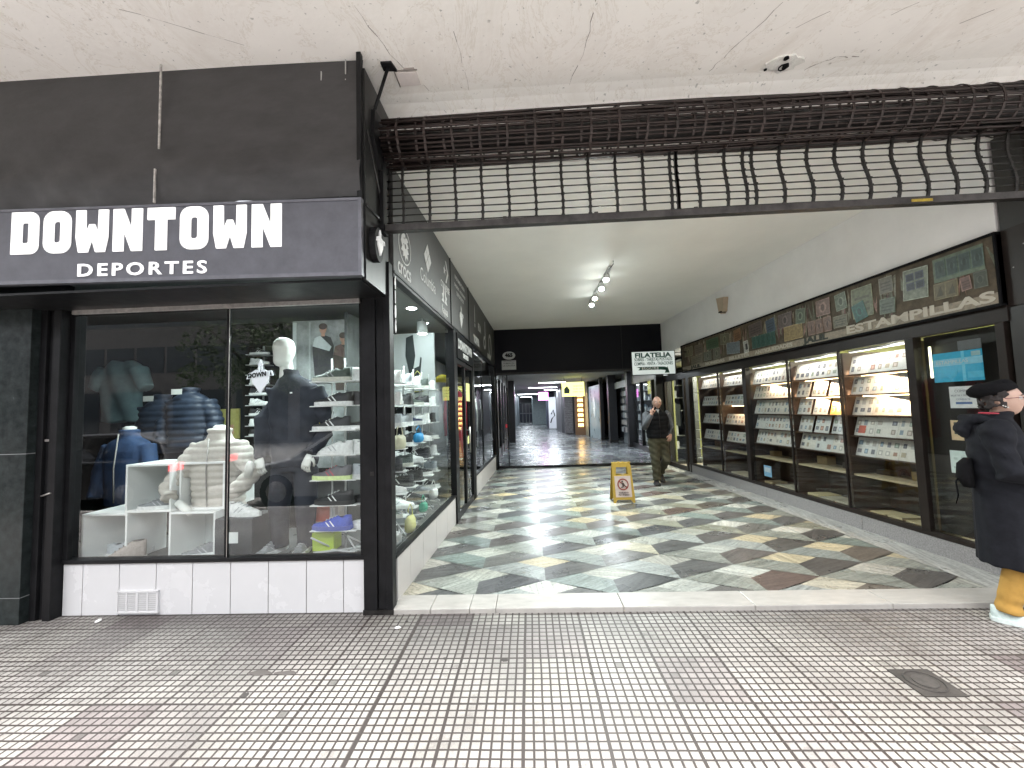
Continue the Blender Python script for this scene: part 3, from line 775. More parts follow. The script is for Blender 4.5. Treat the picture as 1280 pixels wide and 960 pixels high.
mb.box(3.242, 10.5, -.016, .08, 2.628, 2.66, f=LWf)
mb.build('side_frame', m_black, ps, bevel=.003)
for a, b in ((3.27, 5.50), (7.14, 10.3)):
    mb = MB(); mb.add([LWf(a, .02, .378), LWf(b, .02, .378), LWf(b, .02, 2.628), LWf(a, .02, 2.628)], [(0, 1, 2, 3)]); mb.build('side_glass', m_glass, ps)
# door
mb = MB(); mb.box(5.66, 7.0, -.01, .06, 2.19, 2.25, f=LWf); mb.box(5.66, 5.74, -.012, .05, 0.0, 2.19, f=LWf); mb.box(6.92, 7.0, -.012, .05, 0.0, 2.19, f=LWf); mb.box(6.28, 6.36, -.005, .04, 0.0, 2.19, f=LWf); mb.box(5.74, 6.92, -.005, .04, 0.0, .09, f=LWf)
dr = mb.build('door', m_black, ps, bevel=.003)
mb = MB(); mb.add([LWf(5.74, .015, .09), LWf(6.92, .015, .09), LWf(6.92, .015, 2.19), LWf(5.74, .015, 2.19)], [(0, 1, 2, 3)]); mb.build('door_glass', m_glass, dr)
mb = MB(); mb.tube([LWf(6.40, -.05, .85), LWf(6.40, -.05, 1.25)], .012, 8); mb.tube([LWf(6.40, 0, .9), LWf(6.40, -.05, .9)], .008, 6); mb.tube([LWf(6.40, 0, 1.2), LWf(6.40, -.05, 1.2)], .008, 6); mb.build('door_handle', m_alu, dr)
mb = MB(); mb.box(6.42, 6.72, -.004, -.001, 1.66, 1.95, f=LWf); nt_ = mb.build('door_notice', mat('pale_yellow_paper', (.62, .62, .25), .7), dr)
mb = MB(); mb.box(6.45, 6.70, -.004, -.001, .98, 1.10, f=LWf); mb.build('door_sticker', MATS['pale_yellow_paper'], dr)

# ---------- fascia with brand marks
fa = thing('fascia_sign', 'long charcoal fascia with white brand marks above the side windows in the passage', 'sign', (-1.05, 6, 3.1))
m_fas = mat('charcoal_fascia', (0.050, 0.049, 0.047), 0.55, var=.12)
for i, (a, b, z0, z1) in enumerate(((3.242, 5.345, 2.66, H - .01), (5.355, 6.69, 2.66, H - .01), (6.70, 10.48, 2.66, H - .01))):
    mb = MB(); mb.box(a, b, -.018, .06, z0, z1, f=LWf); mb.build('panel', m_fas, fa)
mb = MB(); mb.box(5.345, 5.355, -.03, .05, 2.66, H - .01, f=LWf); mb.box(6.69, 6.70, -.03, .05, 2.66, H - .01, f=LWf); mb.box(3.242, 10.48, -.024, -.018, 2.66, 2.68, f=LWf); mb.build('trim', m_black, fa)
fW = lambda s0, z0, k=1.0, kz=None: (lambda a, b, c: LWf(s0 + a * k, -.021 - c, z0 + b * (kz or k)))
m_mark = mat('pale_vinyl', (0.55, 0.55, 0.54), .6)
def circ(r, n=28, cx=0, cy_=0, ry=None): return [(cx + r * math.cos(2 * PI * i / n), cy_ + (ry or r) * math.sin(2 * PI * i / n)) for i in range(n)]
def mark(geos, f):
    mb = MB()
    for g in geos: put(mb, g, f)
    return mb.build('brand_mark', m_mark, fa)
croc = [(-.62, .15), (-.5, .45), (-.2, .72), (.05, .7), (.1, .5), (.35, .62), (.55, .45), (.35, .35), (.6, .15), (.4, .02), (.62, -.2), (.38, -.3), (.5, -.6), (.25, -.5), (.1, -.78), (-.05, -.5), (-.3, -.62), (-.28, -.35), (-.6, -.35), (-.42, -.08)]
mark([poly_geo([circ(1), circ(.93)]), poly_geo([croc, circ(.07, 8, -.1, .45), circ(.14, 10, .08, .05), [(-.3, .1), (-.1, .15), (-.15, 0)]]), ], fW(3.52, 2.99, .165))
mark([text_geo('crocs', .20, .004)], fW(3.505, 2.77, .80, 1.0))
dia = [[(0, 1), (.5, .5), (0, 0), (-.5, .5)], [(.55, .45), (1.05, -.05), (.55, -.55), (.05, -.05)], [(-.55, .45), (-.05, -.05), (-.55, -.55), (-1.05, -.05)], [(0, -.1), (.5, -.6), (0, -1.1), (-.5, -.6)]]
mark([poly_geo([p]) for p in dia], fW(4.26, 3.17, .13, .15))
mark([text_geo('Columbia', .19, .0005)], fW(4.27, 2.91, .80, 1.0))
star = [(.45 * (1 if i % 2 == 0 else .42) * math.sin(i * PI / 5) - .35, .45 * (1 if i % 2 == 0 else .42) * math.cos(i * PI / 5)) for i in range(10)]
mark([poly_geo([star]), poly_geo([[(-.05, .95), (.3, .95), (1.0, 0), (.3, -.95), (-.05, -.95), (.62, 0)]])], fW(5.08, 3.30, .15))
mark([text_geo('CONVERSE', .11, .003)], fW(5.05, 3.08, .85, 1.0))
fig = lambda s: [(s * .05, -.8), (s * .95, -.8), (s * .6, -.45), (s * .85, -.1), (s * .5, .05), (s * .45, .5), (s * .32, .85), (s * .15, .6), (s * .12, .1), (s * .3, -.35)]
mark([poly_geo([fig(1)]), poly_geo([fig(-1)])], fW(5.0, 2.97, .16, .13))
mark([text_geo('Kappa', .15, .002)], fW(5.0, 2.77, .85, 1.0))
mark([text_geo('INDUMENTARIA', .10, .001), ], fW(6.02, 3.43, 1.0, .8)); mark([text_geo('CALZADO - ACCESORIOS', .07, .001)], fW(6.02, 3.31, 1.0, .9)); mark([text_geo('DEPORTIVOS', .09, .001)], fW(6.02, 3.21, 1.0, .9))
mb = MB(); shield(mb, fW(6.05, 2.90), .2); mb.build('brand_mark', m_mark, fa)
mb = MB(); mb.box(5.68, 6.98, -.03, -.012, 2.262, 2.622, f=LWf); hb = mb.build('door_head_panel', m_blackmatt, fa)
mb = MB(); put(mb, text_geo('DOWNTOWN', .2, .005), lambda a, b, c: LWf(6.3 + a * .85, -.033 - c, 2.47 + b)); put(mb, text_geo('DEPORTES', .09, .004), lambda a, b, c: LWf(6.3 + a, -.033 - c, 2.34 + b)); mb.build('door_head_lettering', m_mark, hb)
# last panel: generic sports marks
mark([poly_geo([[(-.15, -.8), (.15, -.8), (.12, .5), (0, 1), (-.12, .5)]]), poly_geo([circ(.22, 14, 0, -1.1)])], fW(7.35, 3.27, .18))
mark([text_geo('FILA', .17, .01)], fW(7.9, 3.12, 1.1)); mark([poly_geo([[(-.2, -.9), (.2, -.9), (.1, .9), (-.1, .9)]])], fW(8.7, 3.25, .2))
mark([text_geo('TOPPER', .15, .01)], fW(7.5, 2.80, 1.2)); mark([poly_geo([circ(1, 20, 0, 0, .9), circ(.6, 20, 0, 0, .5)])], fW(8.6, 2.95, .16)); mark([poly_geo([circ(1, 20, 0, 0, 1.2), circ(.7, 20, 0, 0, .9)])], fW(9.5, 3.0, .25)); mark([text_geo('UMBRO', .14, .01)], fW(9.3, 2.72, 1.2))
# ================================================================== INSIDE THE SPORTS SHOP
m_intdark = mat('shop_dark_wall', (0.012, 0.014, 0.014), 0.6, spec=.1, var=0.3, vs=3)
m_intfloor = mat('shop_floor', (0.13, 0.13, 0.13), 0.35, var=0.2)
m_intwhite = mat('shop_white_board', (0.62, 0.66, 0.65), 0.6, var=0.04)
m_intceil = mat('shop_ceiling', (0.07, 0.08, 0.08), 0.6, var=.1)
o = MB().box(-7, -1.25, 3.30, 10.4, -.02, .0).build('shop_floor', m_intfloor); tag(o, kind='structure')
o = MB().box(-7, -1.16, 3.26, 10.45, 2.70, 2.76).build('shop_ceiling', m_intceil); tag(o, kind='structure')
mb = MB(); mb.box(-3.775, -1.3, 3.26, 4.3, .28, .32); mb.box(-1.9, -1.16, 4.3, 5.6, .28, .32)
o = mb.build('display_platform', mat('dark_laminate', (0.09, 0.09, 0.09), .3, var=.2)); tag(o, 'low dark platform that carries the goods behind the shop windows', 'platform')
mb = MB(); mb.box(-7, -6.9, 3.3, 10.4, 0, 2.7); mb.box(-6.9, -1.25, 10.3, 10.4, 0, 2.7); mb.box(-7, -3.96, 3.3, 3.35, 0, 2.7)
o = mb.build('shop_inner_walls', m_intdark); tag(o, 'dark inner walls at the back of the sportswear shop', 'wall')
mb = MB(); mb.box(-6.9, -2.75, 5.0, 5.06, 0, 2.7); o = mb.build('display_back_wall', m_intdark); tag(o, 'dark partition closing the back of the front display window', 'wall')
mb = MB(); mb.box(-1.95, -1.30, 5.62, 5.67, 1.72, 2.62)
o = mb.build('white_backboard', m_intwhite); o['label'] = 'white backboard with a dark poster above the shoe shelves in the side window'; o['category'] = 'backboard'
# inner recess: light strip of a fitting wall behind side window
mb = MB(); mb.box(-2.75, -2.0, 4.62, 4.66, .9, 2.62)
pb = mb.build('poster_board', mat('poster_grey', (.25, .27, .27), .4, var=.5, vs=5)); tag(pb, 'tall grey poster of two people in sportswear behind the standing dummy', 'poster')
# generic two figures printed on it (flat print)
mb = MB()
def flat_fig(mb, cx, z, h, hair, skin, top, top2, y=4.615):
    f = lambda a, b, c: (cx + a * h, y - c * .001, z + b * h)
    def pg(p, col, l): mb.add([f(a, b, l) for a, b in p], [tuple(range(len(p)))], 0, col)
    pg([(-.22, -.9), (.22, -.9), (.30, .15), (.22, .38), (.08, .44), (-.08, .44), (-.24, .38), (-.31, .1)], top, 1)
    pg([(-.30, .15), (-.24, .38), (-.08, .44), (.24, .12), (.18, .0)], top2, 2)
    pg([(-.05, .42), (.05, .42), (.05, .55), (-.05, .55)], skin, 3)
    pg([(.10 * math.cos(k * PI / 8), .62 + .13 * math.sin(k * PI / 8)) for k in range(16)], skin, 4)
    pg([(.12 * math.cos(k * PI / 8), .70 + .09 * math.sin(k * PI / 8)) for k in range(16)], hair, 5)
flat_fig(mb, -2.38, 2.25, .42, (.04, .02, .015), (.45, .25, .18), (.02, .02, .025), (.5, .55, .56))
flat_fig(mb, -2.14, 2.15, .40, (.05, .03, .02), (.42, .24, .17), (.04, .025, .02), (.12, .07, .06))
mb.box(-2.74, -2.70, 4.612, 4.616, .9, 2.6, col=(.5, .55, .55)); mb.box(-2.55, -2.53, 4.612, 4.616, .9, 2.6, col=(.35, .38, .38))
mb.build('printed_figures', vc, pb)
# ceiling downlights (lit)
m_spot = emis('spot_glow', (0.86, 0.98, 1.0), 26)
dl = thing('ceiling_downlight', '', 'downlight', (-2.5, 3.95, 2.69), group='downlights in the ceiling of the sportswear shop')
mb = MB(); mb.loft([(0, 0, 0, .075, .075), (0, 0, .012, .07, .07)], 20); mb.build('trim_ring', m_alu, dl, local=True)
mb = MB(); mb.disc((0, 0, -.002), .055); mb.build('lamp', m_spot, dl, local=True)
kids = children(dl)
spots = [(-2.5, 3.95), (-3.3, 3.95), (-1.75, 3.75), (-1.30, 4.52), (-1.42, 3.9), (-1.36, 5.3), (-3.0, 6.4), (-2.2, 7.5), (-1.45, 7.9), (-1.42, 9.3), (-2.9, 9.0), (-1.6, 6.6)]
NEAR = ['above the black dressed dummy', 'above the white shelf cubes', 'above the shoe rack at the corner', 'above the middle of the side window racks', 'above the near end of the side window racks', 'above the white backboard', 'deep in the shop behind the partition', 'in the middle of the shop', 'above the near end of the second side window', 'above the far end of the second side window', 'farthest back in the shop', 'just behind the glass door']
for i, (x, y) in enumerate(spots):
    lb = 'round lit ceiling downlight ' + NEAR[i]
    if i == 0: dl['label'] = lb
    else: copy_thing(dl, (x, y, 2.69), 0, lb, kids=kids)
for i, (x, y, e) in enumerate([(-2.5, 3.85, 20), (-3.4, 3.9, 13), (-1.7, 3.9, 20), (-1.30, 4.5, 12), (-1.5, 8.6, 40), (-2.6, 7.0, 24)]):
    ld = bpy.data.lights.new('downlight_beam', 'SPOT'); ld.energy = e * 1.1; ld.spot_size = R_(130); ld.spot_blend = .8; ld.color = (.88, 1, .98); ld.shadow_soft_size = .06
    lo = bpy.data.objects.new('downlight_beam', ld); COL.objects.link(lo); lo.location = (x, y, 2.66)
# cylinder spot hanging in side window
t = thing('cylinder_spotlight', 'short white cylinder spotlight under the ceiling inside the side window', 'spotlight', (-1.32, 5.05, 2.5))
mb = MB(); mb.loft([(0, 0, 0, .07, .07), (0, 0, .15, .06, .06)], 20); mb.tube([(0, 0, .15), (0, 0, .2)], .012, 6); mb.build('housing', m_intwhite, t, local=True)
mb = MB(); mb.disc((0, 0, -.003), .055); mb.build('lamp', m_spot, t, local=True)

# ---------- shoes
def shoe_kit(upper, sole, accent, high=False, name='sneaker'):
    """returns list of (part name, mesh); toe towards +x, length about 0.29, base z=0"""
    L_ = .29
    # outline half widths along length t (heel 0 .. toe 1)
    def w(t): return .036 + .012 * math.sin(PI * min(1, t * 1.15)) * (1 if t < .87 else 1) - (.03 * max(0, t - .82) / .18) ** 1 * (1.0) - .012 * max(0, .08 - t) / .08
    def top(t):
        if high: base = .155 if t < .32 else .155 - (t - .32) * .20 if t < .75 else .069 - (t - .75) * .10
        else: base = (.105 - .04 * t / .12 * 0) if t < .15 else (.092 if t < .35 else .092 + .012 - (t - .33) * .115 if t < .8 else .055 - (t - .8) * .07)
        return base
    parts = []
    mb = MB(); n = 14; m = 14; vs = []; fs = []
    for i in range(m + 1):
        t = i / m; x = t * L_
        ww = w(t); hh = top(t)
        for k in range(n):
            a = PI * k / (n - 1)
            c = math.cos(a); s = max(0.0, math.sin(a))
            vs.append((x, ww * math.copysign(abs(c) ** .7, c) * (1 - .28 * s), .018 + (hh - .018) * (s ** .75)))
    for i in range(m):
        for k in range(n - 1): fs.append((i * n + k, i * n + k + 1, (i + 1) * n + k + 1, (i + 1) * n + k))
    fs += [tuple(range(n))[::-1], tuple(range(m * n, (m + 1) * n))]
    mb.add(vs, fs, 0, upper, True)
    # collar opening (dark)
    mb.loft([(L_ * .17, 0, top(.15) - .004, .034, .020), (L_ * .17, 0, top(.15) + .0015, .038, .022)], 14, col=tuple(c * .3 for c in upper))
    parts.append(('upper', mb.mesh('upper')))
    mb = MB(); pts = []
    for i in range(13):
        t = i / 12; pts.append((t * (L_ + .012) - .006, w(t) + .005))
    poly = pts + [(p[0], -p[1]) for p in pts[::-1]]
    mb.prism(poly, 0, .024, col=sole); mb.prism([(p[0], p[1] * .96) for p in poly], .024, .030, col=sole)
    parts.append(('sole', mb.mesh('sole')))
    mb = MB()
    for sd in (-1, 1):   # side stripes and laces
        for q in (0, 1): mb.add([(L_ * (.36 + q * .12), sd * (w(.4) * .99 + .0015), .032), (L_ * (.40 + q * .12), sd * (w(.4) * .99 + .0015), .032), (L_ * (.52 + q * .1), sd * (w(.5) * .82), .07 - q * .01), (L_ * (.49 + q * .1), sd * (w(.5) * .82), .072 - q * .01)], [(0, 1, 2, 3)], 0, accent)
    for q in range(4):
        t = .38 + q * .085; z = top(t) + .004
        mb.tube([(t * L_, -.018, z - .006), (t * L_ + .006, 0, z), (t * L_, .018, z - .006)], .003, 5, col=accent)
    parts.append(('laces', mb.mesh('laces')))
    for _, me in parts: me.materials.append(vshoe)
    return parts
W_ = (.74, .76, .75); K_ = (.02, .02, .022); G_ = (.22, .23, .24); LG = (.42, .44, .45)
KITS = [('white', shoe_kit(W_, W_, LG)), ('black and white', shoe_kit(K_, W_, W_)), ('black', shoe_kit(K_, (.05, .05, .05), W_)), ('grey', shoe_kit(G_, W_, LG)),
        ('blue', shoe_kit((.035, .075, .42), (.06, .09, .35), W_)), ('grey with lime sole', shoe_kit((.12, .12, .13), (.62, .75, .35), (.4, .06, .08))), ('beige high top', shoe_kit((.34, .30, .27), (.55, .52, .48), (.2, .17, .15), True)),
        ('navy', shoe_kit((.03, .04, .09), W_, W_)), ('pale grey', shoe_kit((.38, .42, .45), (.6, .62, .62), G_)), ('dark green', shoe_kit((.05, .07, .06), (.55, .56, .5), G_))]
KD = dict(KITS)
def shoe(kind, label, loc, rz, group=None, s=1.0, tilt=0.0):
    t = thing('sneaker', label, 'shoe', loc, rz, group); t.scale = (s, s, s)
    if tilt: t.rotation_euler = (0, tilt, rz)
    for nm, me in KD[kind]: link(nm, me, vshoe, t, local=True)
    return t
# ---------- three white open cubes
def cube(loc, label, w=.405, d=.38):
    t = thing('display_cube', label, 'display cube', loc, 0, 'white open display cubes in the shop window')
    mb = MB(); k = .018
    mb.box(-w / 2, w / 2, 0, d, 0, k); mb.box(-w / 2, w / 2, 0, d, w - k, w); mb.box(-w / 2, -w / 2 + k, 0, d, k, w - k); mb.box(w / 2 - k, w / 2, 0, d, k, w - k)
    mb.build('frame', m_shelfw, t, local=True, bevel=.002)
    mb = MB(); mb.box(-w / 2 + k, w * .22, d - .01, d, k, w - k); mb.build('back_panel', m_clearpl, t, local=True)
    return t
cube((-3.63, 3.36, .32), 'white open display cube at the left end of the bottom row')
cube((-2.86, 3.36, .32), 'white open display cube under the cream puffer jacket')
cube((-3.25, 3.36, .727), 'white open display cube bridging the two lower cubes')
cube((-2.83, 3.42, .727), 'white open display cube half hidden behind the cream puffer jacket')
shoe('pale grey', 'pale grey trainer inside the bottom left display cube', (-3.68, 3.44, .34), R_(35), s=1.05)
shoe('beige high top', 'beige high top boot between the two lower display cubes', (-3.34, 3.45, .32), R_(215), s=1.05)
shoe('grey', 'dark grey trainer inside the display cube under the puffer jacket', (-2.68, 3.5, .34), R_(205), s=1.05)
shoe('grey', 'grey trainer inside the upper display cube', (-3.07, 3.47, .747), R_(200), s=1.0)
# grey block with big white sneaker
t = thing('shoe_plinth', 'dark grey square plinth carrying a chunky white trainer', 'plinth', (-2.50, 3.5, .32))
mb = MB(); mb.box(-2.665, -2.34, 3.36, 3.66, .32, .66); mb.build('block', mat('plinth_grey', (.055, .06, .065), .5, var=.15), t, bevel=.004)
mb = MB(); mb.box(-2.55, -2.46, 3.357, 3.36, .46, .55); mb.build('tag', m_clearpl, t)
shoe('white', 'chunky white and black trainer on the dark grey plinth', (-2.66, 3.5, .66), R_(-10), s=1.15)
# ---------- wire rack with shelves
m_wire = mat('white_rack_wire', (.5, .52, .52), .3)
def rack(loc, label, n, dz, z0, w=.40, d=.14):
    t = thing('shoe_rack', label, 'shoe rack', loc, 0, 'shoe racks with white shelf plates')
    mb = MB()
    for x in (-.06, .06): mb.tube([(x, .05, 0), (x, .05, z0 + n * dz)], .008, 6)
    mb.tube([(-.18, -.05, .01), (.18, .08, .01)], .01, 6); mb.tube([(.18, -.05, .01), (-.18, .08, .01)], .01, 6)
    mb.tube([(-.06, .05, .02), (-.2, -.05, .14)], .008, 6); mb.tube([(.06, .05, .14), (.2, -.05, .02)], .008, 6)
    mb.build('frame', m_wire, t, local=True)
    for i in range(n):
        mb = MB(); mb.box(-w / 2, w / 2, -.07, .06, z0 + i * dz - .008, z0 + i * dz); mb.build('shelf', m_shelfw, t, local=True)
    return t
rack((-1.70, 3.52, .32), 'white wire shoe rack close to the corner of the front window', 7, .213, .2)
R1 = [('blue', 'bright blue trainer on the lowest shelf of the corner rack'), ('black', 'black trainer on the second lowest shelf of the corner rack'), ('grey with lime sole', 'grey trainer with lime sole on the third lowest shelf of the corner rack'),
      ('white', 'white trainer on the middle shelf of the corner rack'), ('black and white', 'black and white trainer on the fifth shelf up of the corner rack'), ('black and white', 'black trainer with white sole on the sixth shelf up of the corner rack'), ('dark green', 'dark green trainer on the top shelf of the corner rack')]
for i, (kd, lb) in enumerate(R1): shoe(kd, lb, (-1.56 + .02 * (i % 2), 3.5, .32 + .2 + i * .213), R_(180), s=1.15, tilt=R_(0))
t = thing('lime_box', 'lime green box under the corner rack', 'box', (-1.83, 3.6, .32)); mb = MB(); mb.box(-1.93, -1.74, 3.55, 3.7, .32, .47); mb.box(-1.935, -1.735, 3.545, 3.705, .44, .475); mb.build('carton', mat('lime_card', (.45, .6, .08), .6), t, bevel=.002)
t = thing('printed_box', 'red and white printed shoe box behind the blue trainer', 'box', (-1.83, 3.6, .55)); mb = MB(); mb.box(-1.93, -1.72, 3.6, 3.72, .53, .72, col=(.5, .45, .42)); mb.box(-1.93, -1.80, 3.597, 3.6, .56, .70, col=(.45, .12, .08)); mb.box(-1.79, -1.75, 3.597, 3.6, .58, .68, col=(.7, .7, .7)); mb.build('carton', vc, t)
def ball_disc(label, loc, r, col, nm):
    t = thing('yellow_cap', label, 'cap', loc)
    mb = MB(); mb.loft([(0, 0, 0, r, r), (0, 0, r * .45, r * .95, r * .95), (0, 0, r * .8, r * .6, r * .6), (0, 0, r * .95, r * .1, r * .1)], 16); mb.build('crown', mat(nm, col, .6), t, local=True)
    mb = MB(); mb.prism([(.0, -r * .9), (r * 1.4, -r * .7), (r * 1.75, 0), (r * 1.4, r * .7), (0, r * .9)], -.008, .006); mb.build('brim', MATS[nm], t, local=True)
    return t
ball_disc('bright yellow cap hanging beside the corner rack', (-1.95, 3.72, 1.5), .11, (.72, .62, .03), 'yellow_cloth').rotation_euler = (R_(90), R_(60), 0)
ball_disc('bright yellow cap on a high shelf inside the side window', (-1.42, 6.7, 2.0), .13, (.72, .68, .03), 'yellow_cloth')
# side window racks
ORD = ['lowest', 'second lowest', 'third lowest', 'middle', 'third highest', 'second highest', 'highest']
RK = ['nearest', 'second', 'third', 'fourth', 'fifth', 'farthest']
rs = random.Random(21)
kinds = ['black and white', 'white', 'black', 'grey', 'black and white', 'black', 'navy', 'black', 'dark green', 'pale grey', 'white']
src_rack = [o for o in bpy.data.objects if o.name == 'shoe_rack'][0]
for r, yy in enumerate((3.56, 3.92, 4.28, 4.64, 5.0, 5.36)):
    t = thing('shoe_rack', 'white shoe rack, %s from the street behind the side glass' % RK[r], 'shoe rack', (-1.40, yy, .32), 0, 'shoe racks with white shelf plates')
    for ch in children(src_rack):
        c = ch.copy(); COL.objects.link(c); c.parent = t
    for i in range(7):
        kd = kinds[(i * 3 + r * 5 + rs.randrange(4)) % 11]
        left = rs.random() < .5
        shoe(kd, '%s shoe on the %s shelf of the %s side window rack' % (kd, ORD[i], RK[r]), (-1.24 if left else -1.56, yy - .01, .52 + i * .213), R_((180 if left else 0) + rs.uniform(-14, 14)), group='shoes on the racks behind the side glass', s=1.18)
mb = MB(); mb.box(-1.98, -1.95, 4.3, 5.62, .32, 2.62); o = mb.build('side_dark_backdrop', mat('dark_backdrop', (.05, .055, .055), .5, spec=.2, var=.3)); tag(o, 'added dark backdrop behind the shoe racks of the side window', 'panel')  # dark sheet added to darken the view through the side glass
# bags and odd goods low in the side window
def pouch(label, loc, w, h, col, nm, rz=0):
    t = thing('pouch_bag', label, 'bag', loc, rz)
    mb = MB(); mb.loft([(0, 0, 0, w / 2, .03), (0, 0, h * .3, w * .54, .045), (0, 0, h * .8, w / 2, .04), (0, 0, h, w * .46, .015)], 16, ex=3); mb.build('body', mat(nm, col, .55, var=.15), t, local=True)
    mb = MB(); mb.tube([(-w * .4, 0, h * .9), (-w * .3, 0, h * 1.5), (0, 0, h * 1.8), (w * .3, 0, h * 1.5), (w * .4, 0, h * .9)], .006, 6); mb.build('strap', MATS[nm], t, local=True)
pouch('pale yellow pouch bag low in the side window', (-1.21, 4.05, .33), .13, .15, (.62, .60, .22), 'pale_yellow_fabric', R_(80))
pouch('bright blue pouch bag halfway up the side window', (-1.25, 4.55, 1.17), .15, .10, (.03, .30, .62), 'sky_blue_fabric', R_(80))
pouch('cream pouch bag hanging near the front of the side window', (-1.25, 3.88, 1.16), .15, .13, (.6, .58, .42), 'cream_fabric', R_(80))
pouch('green pouch bag at the bottom of the side window', (-1.21, 4.55, .40), .10, .10, (.05, .35, .22), 'green_fabric', R_(80))
pouch('grey pouch bag with white strap at the front of the side window', (-1.22, 3.58, .33), .2, .12, (.2, .2, .2), 'grey_fabric', R_(80))
pouch('red pouch bag near the top of the side window racks', (-1.30, 3.60, 1.50), .12, .16, (.45, .06, .08), 'red_fabric', R_(80))
pouch('white pouch bag near the far end of the side window', (-1.2, 5.0, .45), .14, .12, (.7, .72, .7), 'white_fabric', R_(80))
pouch('yellow printed tag bag hanging behind the side racks', (-1.50, 5.45, 1.78), .14, .16, (.65, .65, .2), 'pale_yellow_fabric2', 0)
# leg poster on the backboard
t = thing('leg_poster', 'tall poster of a dark leg in football socks in the side window', 'poster', (-1.55, 5.61, 1.8))
mb = MB(); mb.add([(-1.70, 5.612, 2.56), (-1.60, 5.612, 2.6), (-1.57, 5.612, 2.3), (-1.60, 5.612, 2.12), (-1.52, 5.612, 2.15), (-1.50, 5.612, 2.28), (-1.48, 5.612, 2.27), (-1.50, 5.612, 2.05), (-1.53, 5.612, 1.78), (-1.61, 5.612, 1.76), (-1.66, 5.612, 2.05), (-1.71, 5.612, 2.3)], [tuple(range(12))], 0, (.04, .05, .05))
mb.add([(-1.36, 5.612, 1.83), (-1.33, 5.612, 1.88), (-1.34, 5.612, 1.92), (-1.37, 5.612, 1.88)], [(0, 1, 2, 3)], 0, (.05, .05, .05)); mb.build('print', vc, t)
# counter and shelving behind
t = thing('shop_shelving', 'white shelving with folded goods deep inside behind the glass door', 'shelving', (-2.3, 7.4, 0))
mb = MB(); rs2 = random.Random(4)
for i in range(6): mb.box(-2.9, -1.7, 10.0, 10.28, .3 + i * .38, .32 + i * .38, col=(.55, .58, .57))
mb.build('shelf_board', vc, t)
mb = MB()
for i in range(6):
    x = -2.9
    while x < -1.8:
        w = rs2.uniform(.07, .2); h = rs2.uniform(.1, .3); c = rs2.choice([(.5, .52, .5), (.05, .05, .06), (.4, .1, .1), (.1, .15, .3), (.6, .6, .55), (.2, .2, .2)])
        mb.box(x, x + w, 10.02, 10.25, .322 + i * .38, .322 + i * .38 + h, col=c); x += w + .02
mb.build('folded_goods', vc, t)
# clothes rail behind the second side window
CL = [('red', (.42, .02, .05)), ('black', (.015, .015, .018)), ('grey', (.2, .2, .22)), ('crimson', (.35, .03, .06)), ('dark blue', (.03, .04, .1)), ('white', (.6, .62, .62)), ('charcoal', (.05, .05, .055)), ('black', (.012, .012, .012)), ('pale grey', (.35, .36, .38)), ('black', (.02, .02, .02))]
rl = thing('clothes_rail', 'steel clothes rail carrying tracksuits behind the second side window', 'clothes rail', (-1.4, 8.8, 0))
mb = MB(); mb.tube([(-1.38, 7.3, 1.95), (-1.34, 10.2, 1.95)], .012, 8); mb.tube([(-1.38, 7.32, .3), (-1.38, 7.32, 1.95)], .012, 8); mb.tube([(-1.34, 10.15, .3), (-1.34, 10.15, 1.95)], .012, 8); mb.build('rail', m_wire, rl)
for i, (nm, c) in enumerate(CL):
    y = 7.55 + i * .27
    t = thing('hanging_tracksuit', '%s tracksuit, %s along the rail from the door side' % (nm, ['first', 'second', 'third', 'fourth', 'fifth', 'sixth', 'seventh', 'eighth', 'ninth', 'last'][i]), 'clothing', (-1.36, y, 1.0), 0, 'tracksuits hanging on the rail')
    m = mat('cloth_%s' % nm.replace(' ', '_'), c, .8, var=.2, vs=12, bump=.3, bs=12)
    mb = MB(); mb.loft([(0, 0, -.35, .13, .07), (0, 0, .2, .15, .085), (0, 0, .72, .17, .09), (0, 0, .86, .10, .06), (0, 0, .89, .05, .04)], 16); mb.build('jacket', m, t, local=True)
    mb = MB(); mb.tube([(-.16, 0, .76), (-.2, 0, .4), (-.19, 0, .05)], [.05, .045, .04], 8); mb.tube([(.16, 0, .76), (.2, 0, .4), (.19, 0, .05)], [.05, .045, .04], 8); mb.build('sleeve', m, t, local=True)
o = MB().box(-2.1, -2.05, 7.2, 10.3, 0, 2.66).build('second_display_backing', mat('display_grey', (.22, .23, .23), .5, var=.3, vs=6)); tag(o, 'grey back wall behind the clothes rail in the second side window', 'wall')

# ---------- dummies and jackets
m_dummy = mat('white_mannequin', (.78, .80, .76), .3)
m_cream = mat('cream_puffer', (.50, .475, .43), .55, var=.08, vs=25, bump=.35, bs=30)
m_bjack = mat('blue_fleece', (.025, .06, .145), .75, var=.25, vs=10, bump=.3, bs=25)
m_njack = mat('navy_puffer', (.028, .042, .07), .5, var=.3, vs=14, bump=.3, bs=20)
m_ktop = mat('black_tracktop', (.030, .034, .045), .7, spec=.15, var=.3, vs=6, bump=.35, bs=9)
def torso(mb, cx, cy_, z0, z1, w, d):
    H_ = z1 - z0
    mb.loft([(cx, cy_, z0, w * .92, d * .95), (cx, cy_, z0 + H_ * .25, w * .93, d), (cx, cy_, z0 + H_ * .55, w * .98, d * 1.05), (cx, cy_, z0 + H_ * .78, w * 1.02, d), (cx, cy_, z0 + H_ * .9, w * .86, d * .8), (cx, cy_, z0 + H_ * .97, w * .45, d * .6), (cx, cy_, z1, w * .36, d * .55)], 28, ex=2.4)
def puffy(z0, pitch, amp, zc=None):
    def f(co, nr):
        q = ((co.z - z0) / pitch) % 1.0
        s = math.sqrt(abs(math.sin(PI * q)))
        return co + nr * (amp * (s - .7)) + Vector((0, 0, .0))
    return f
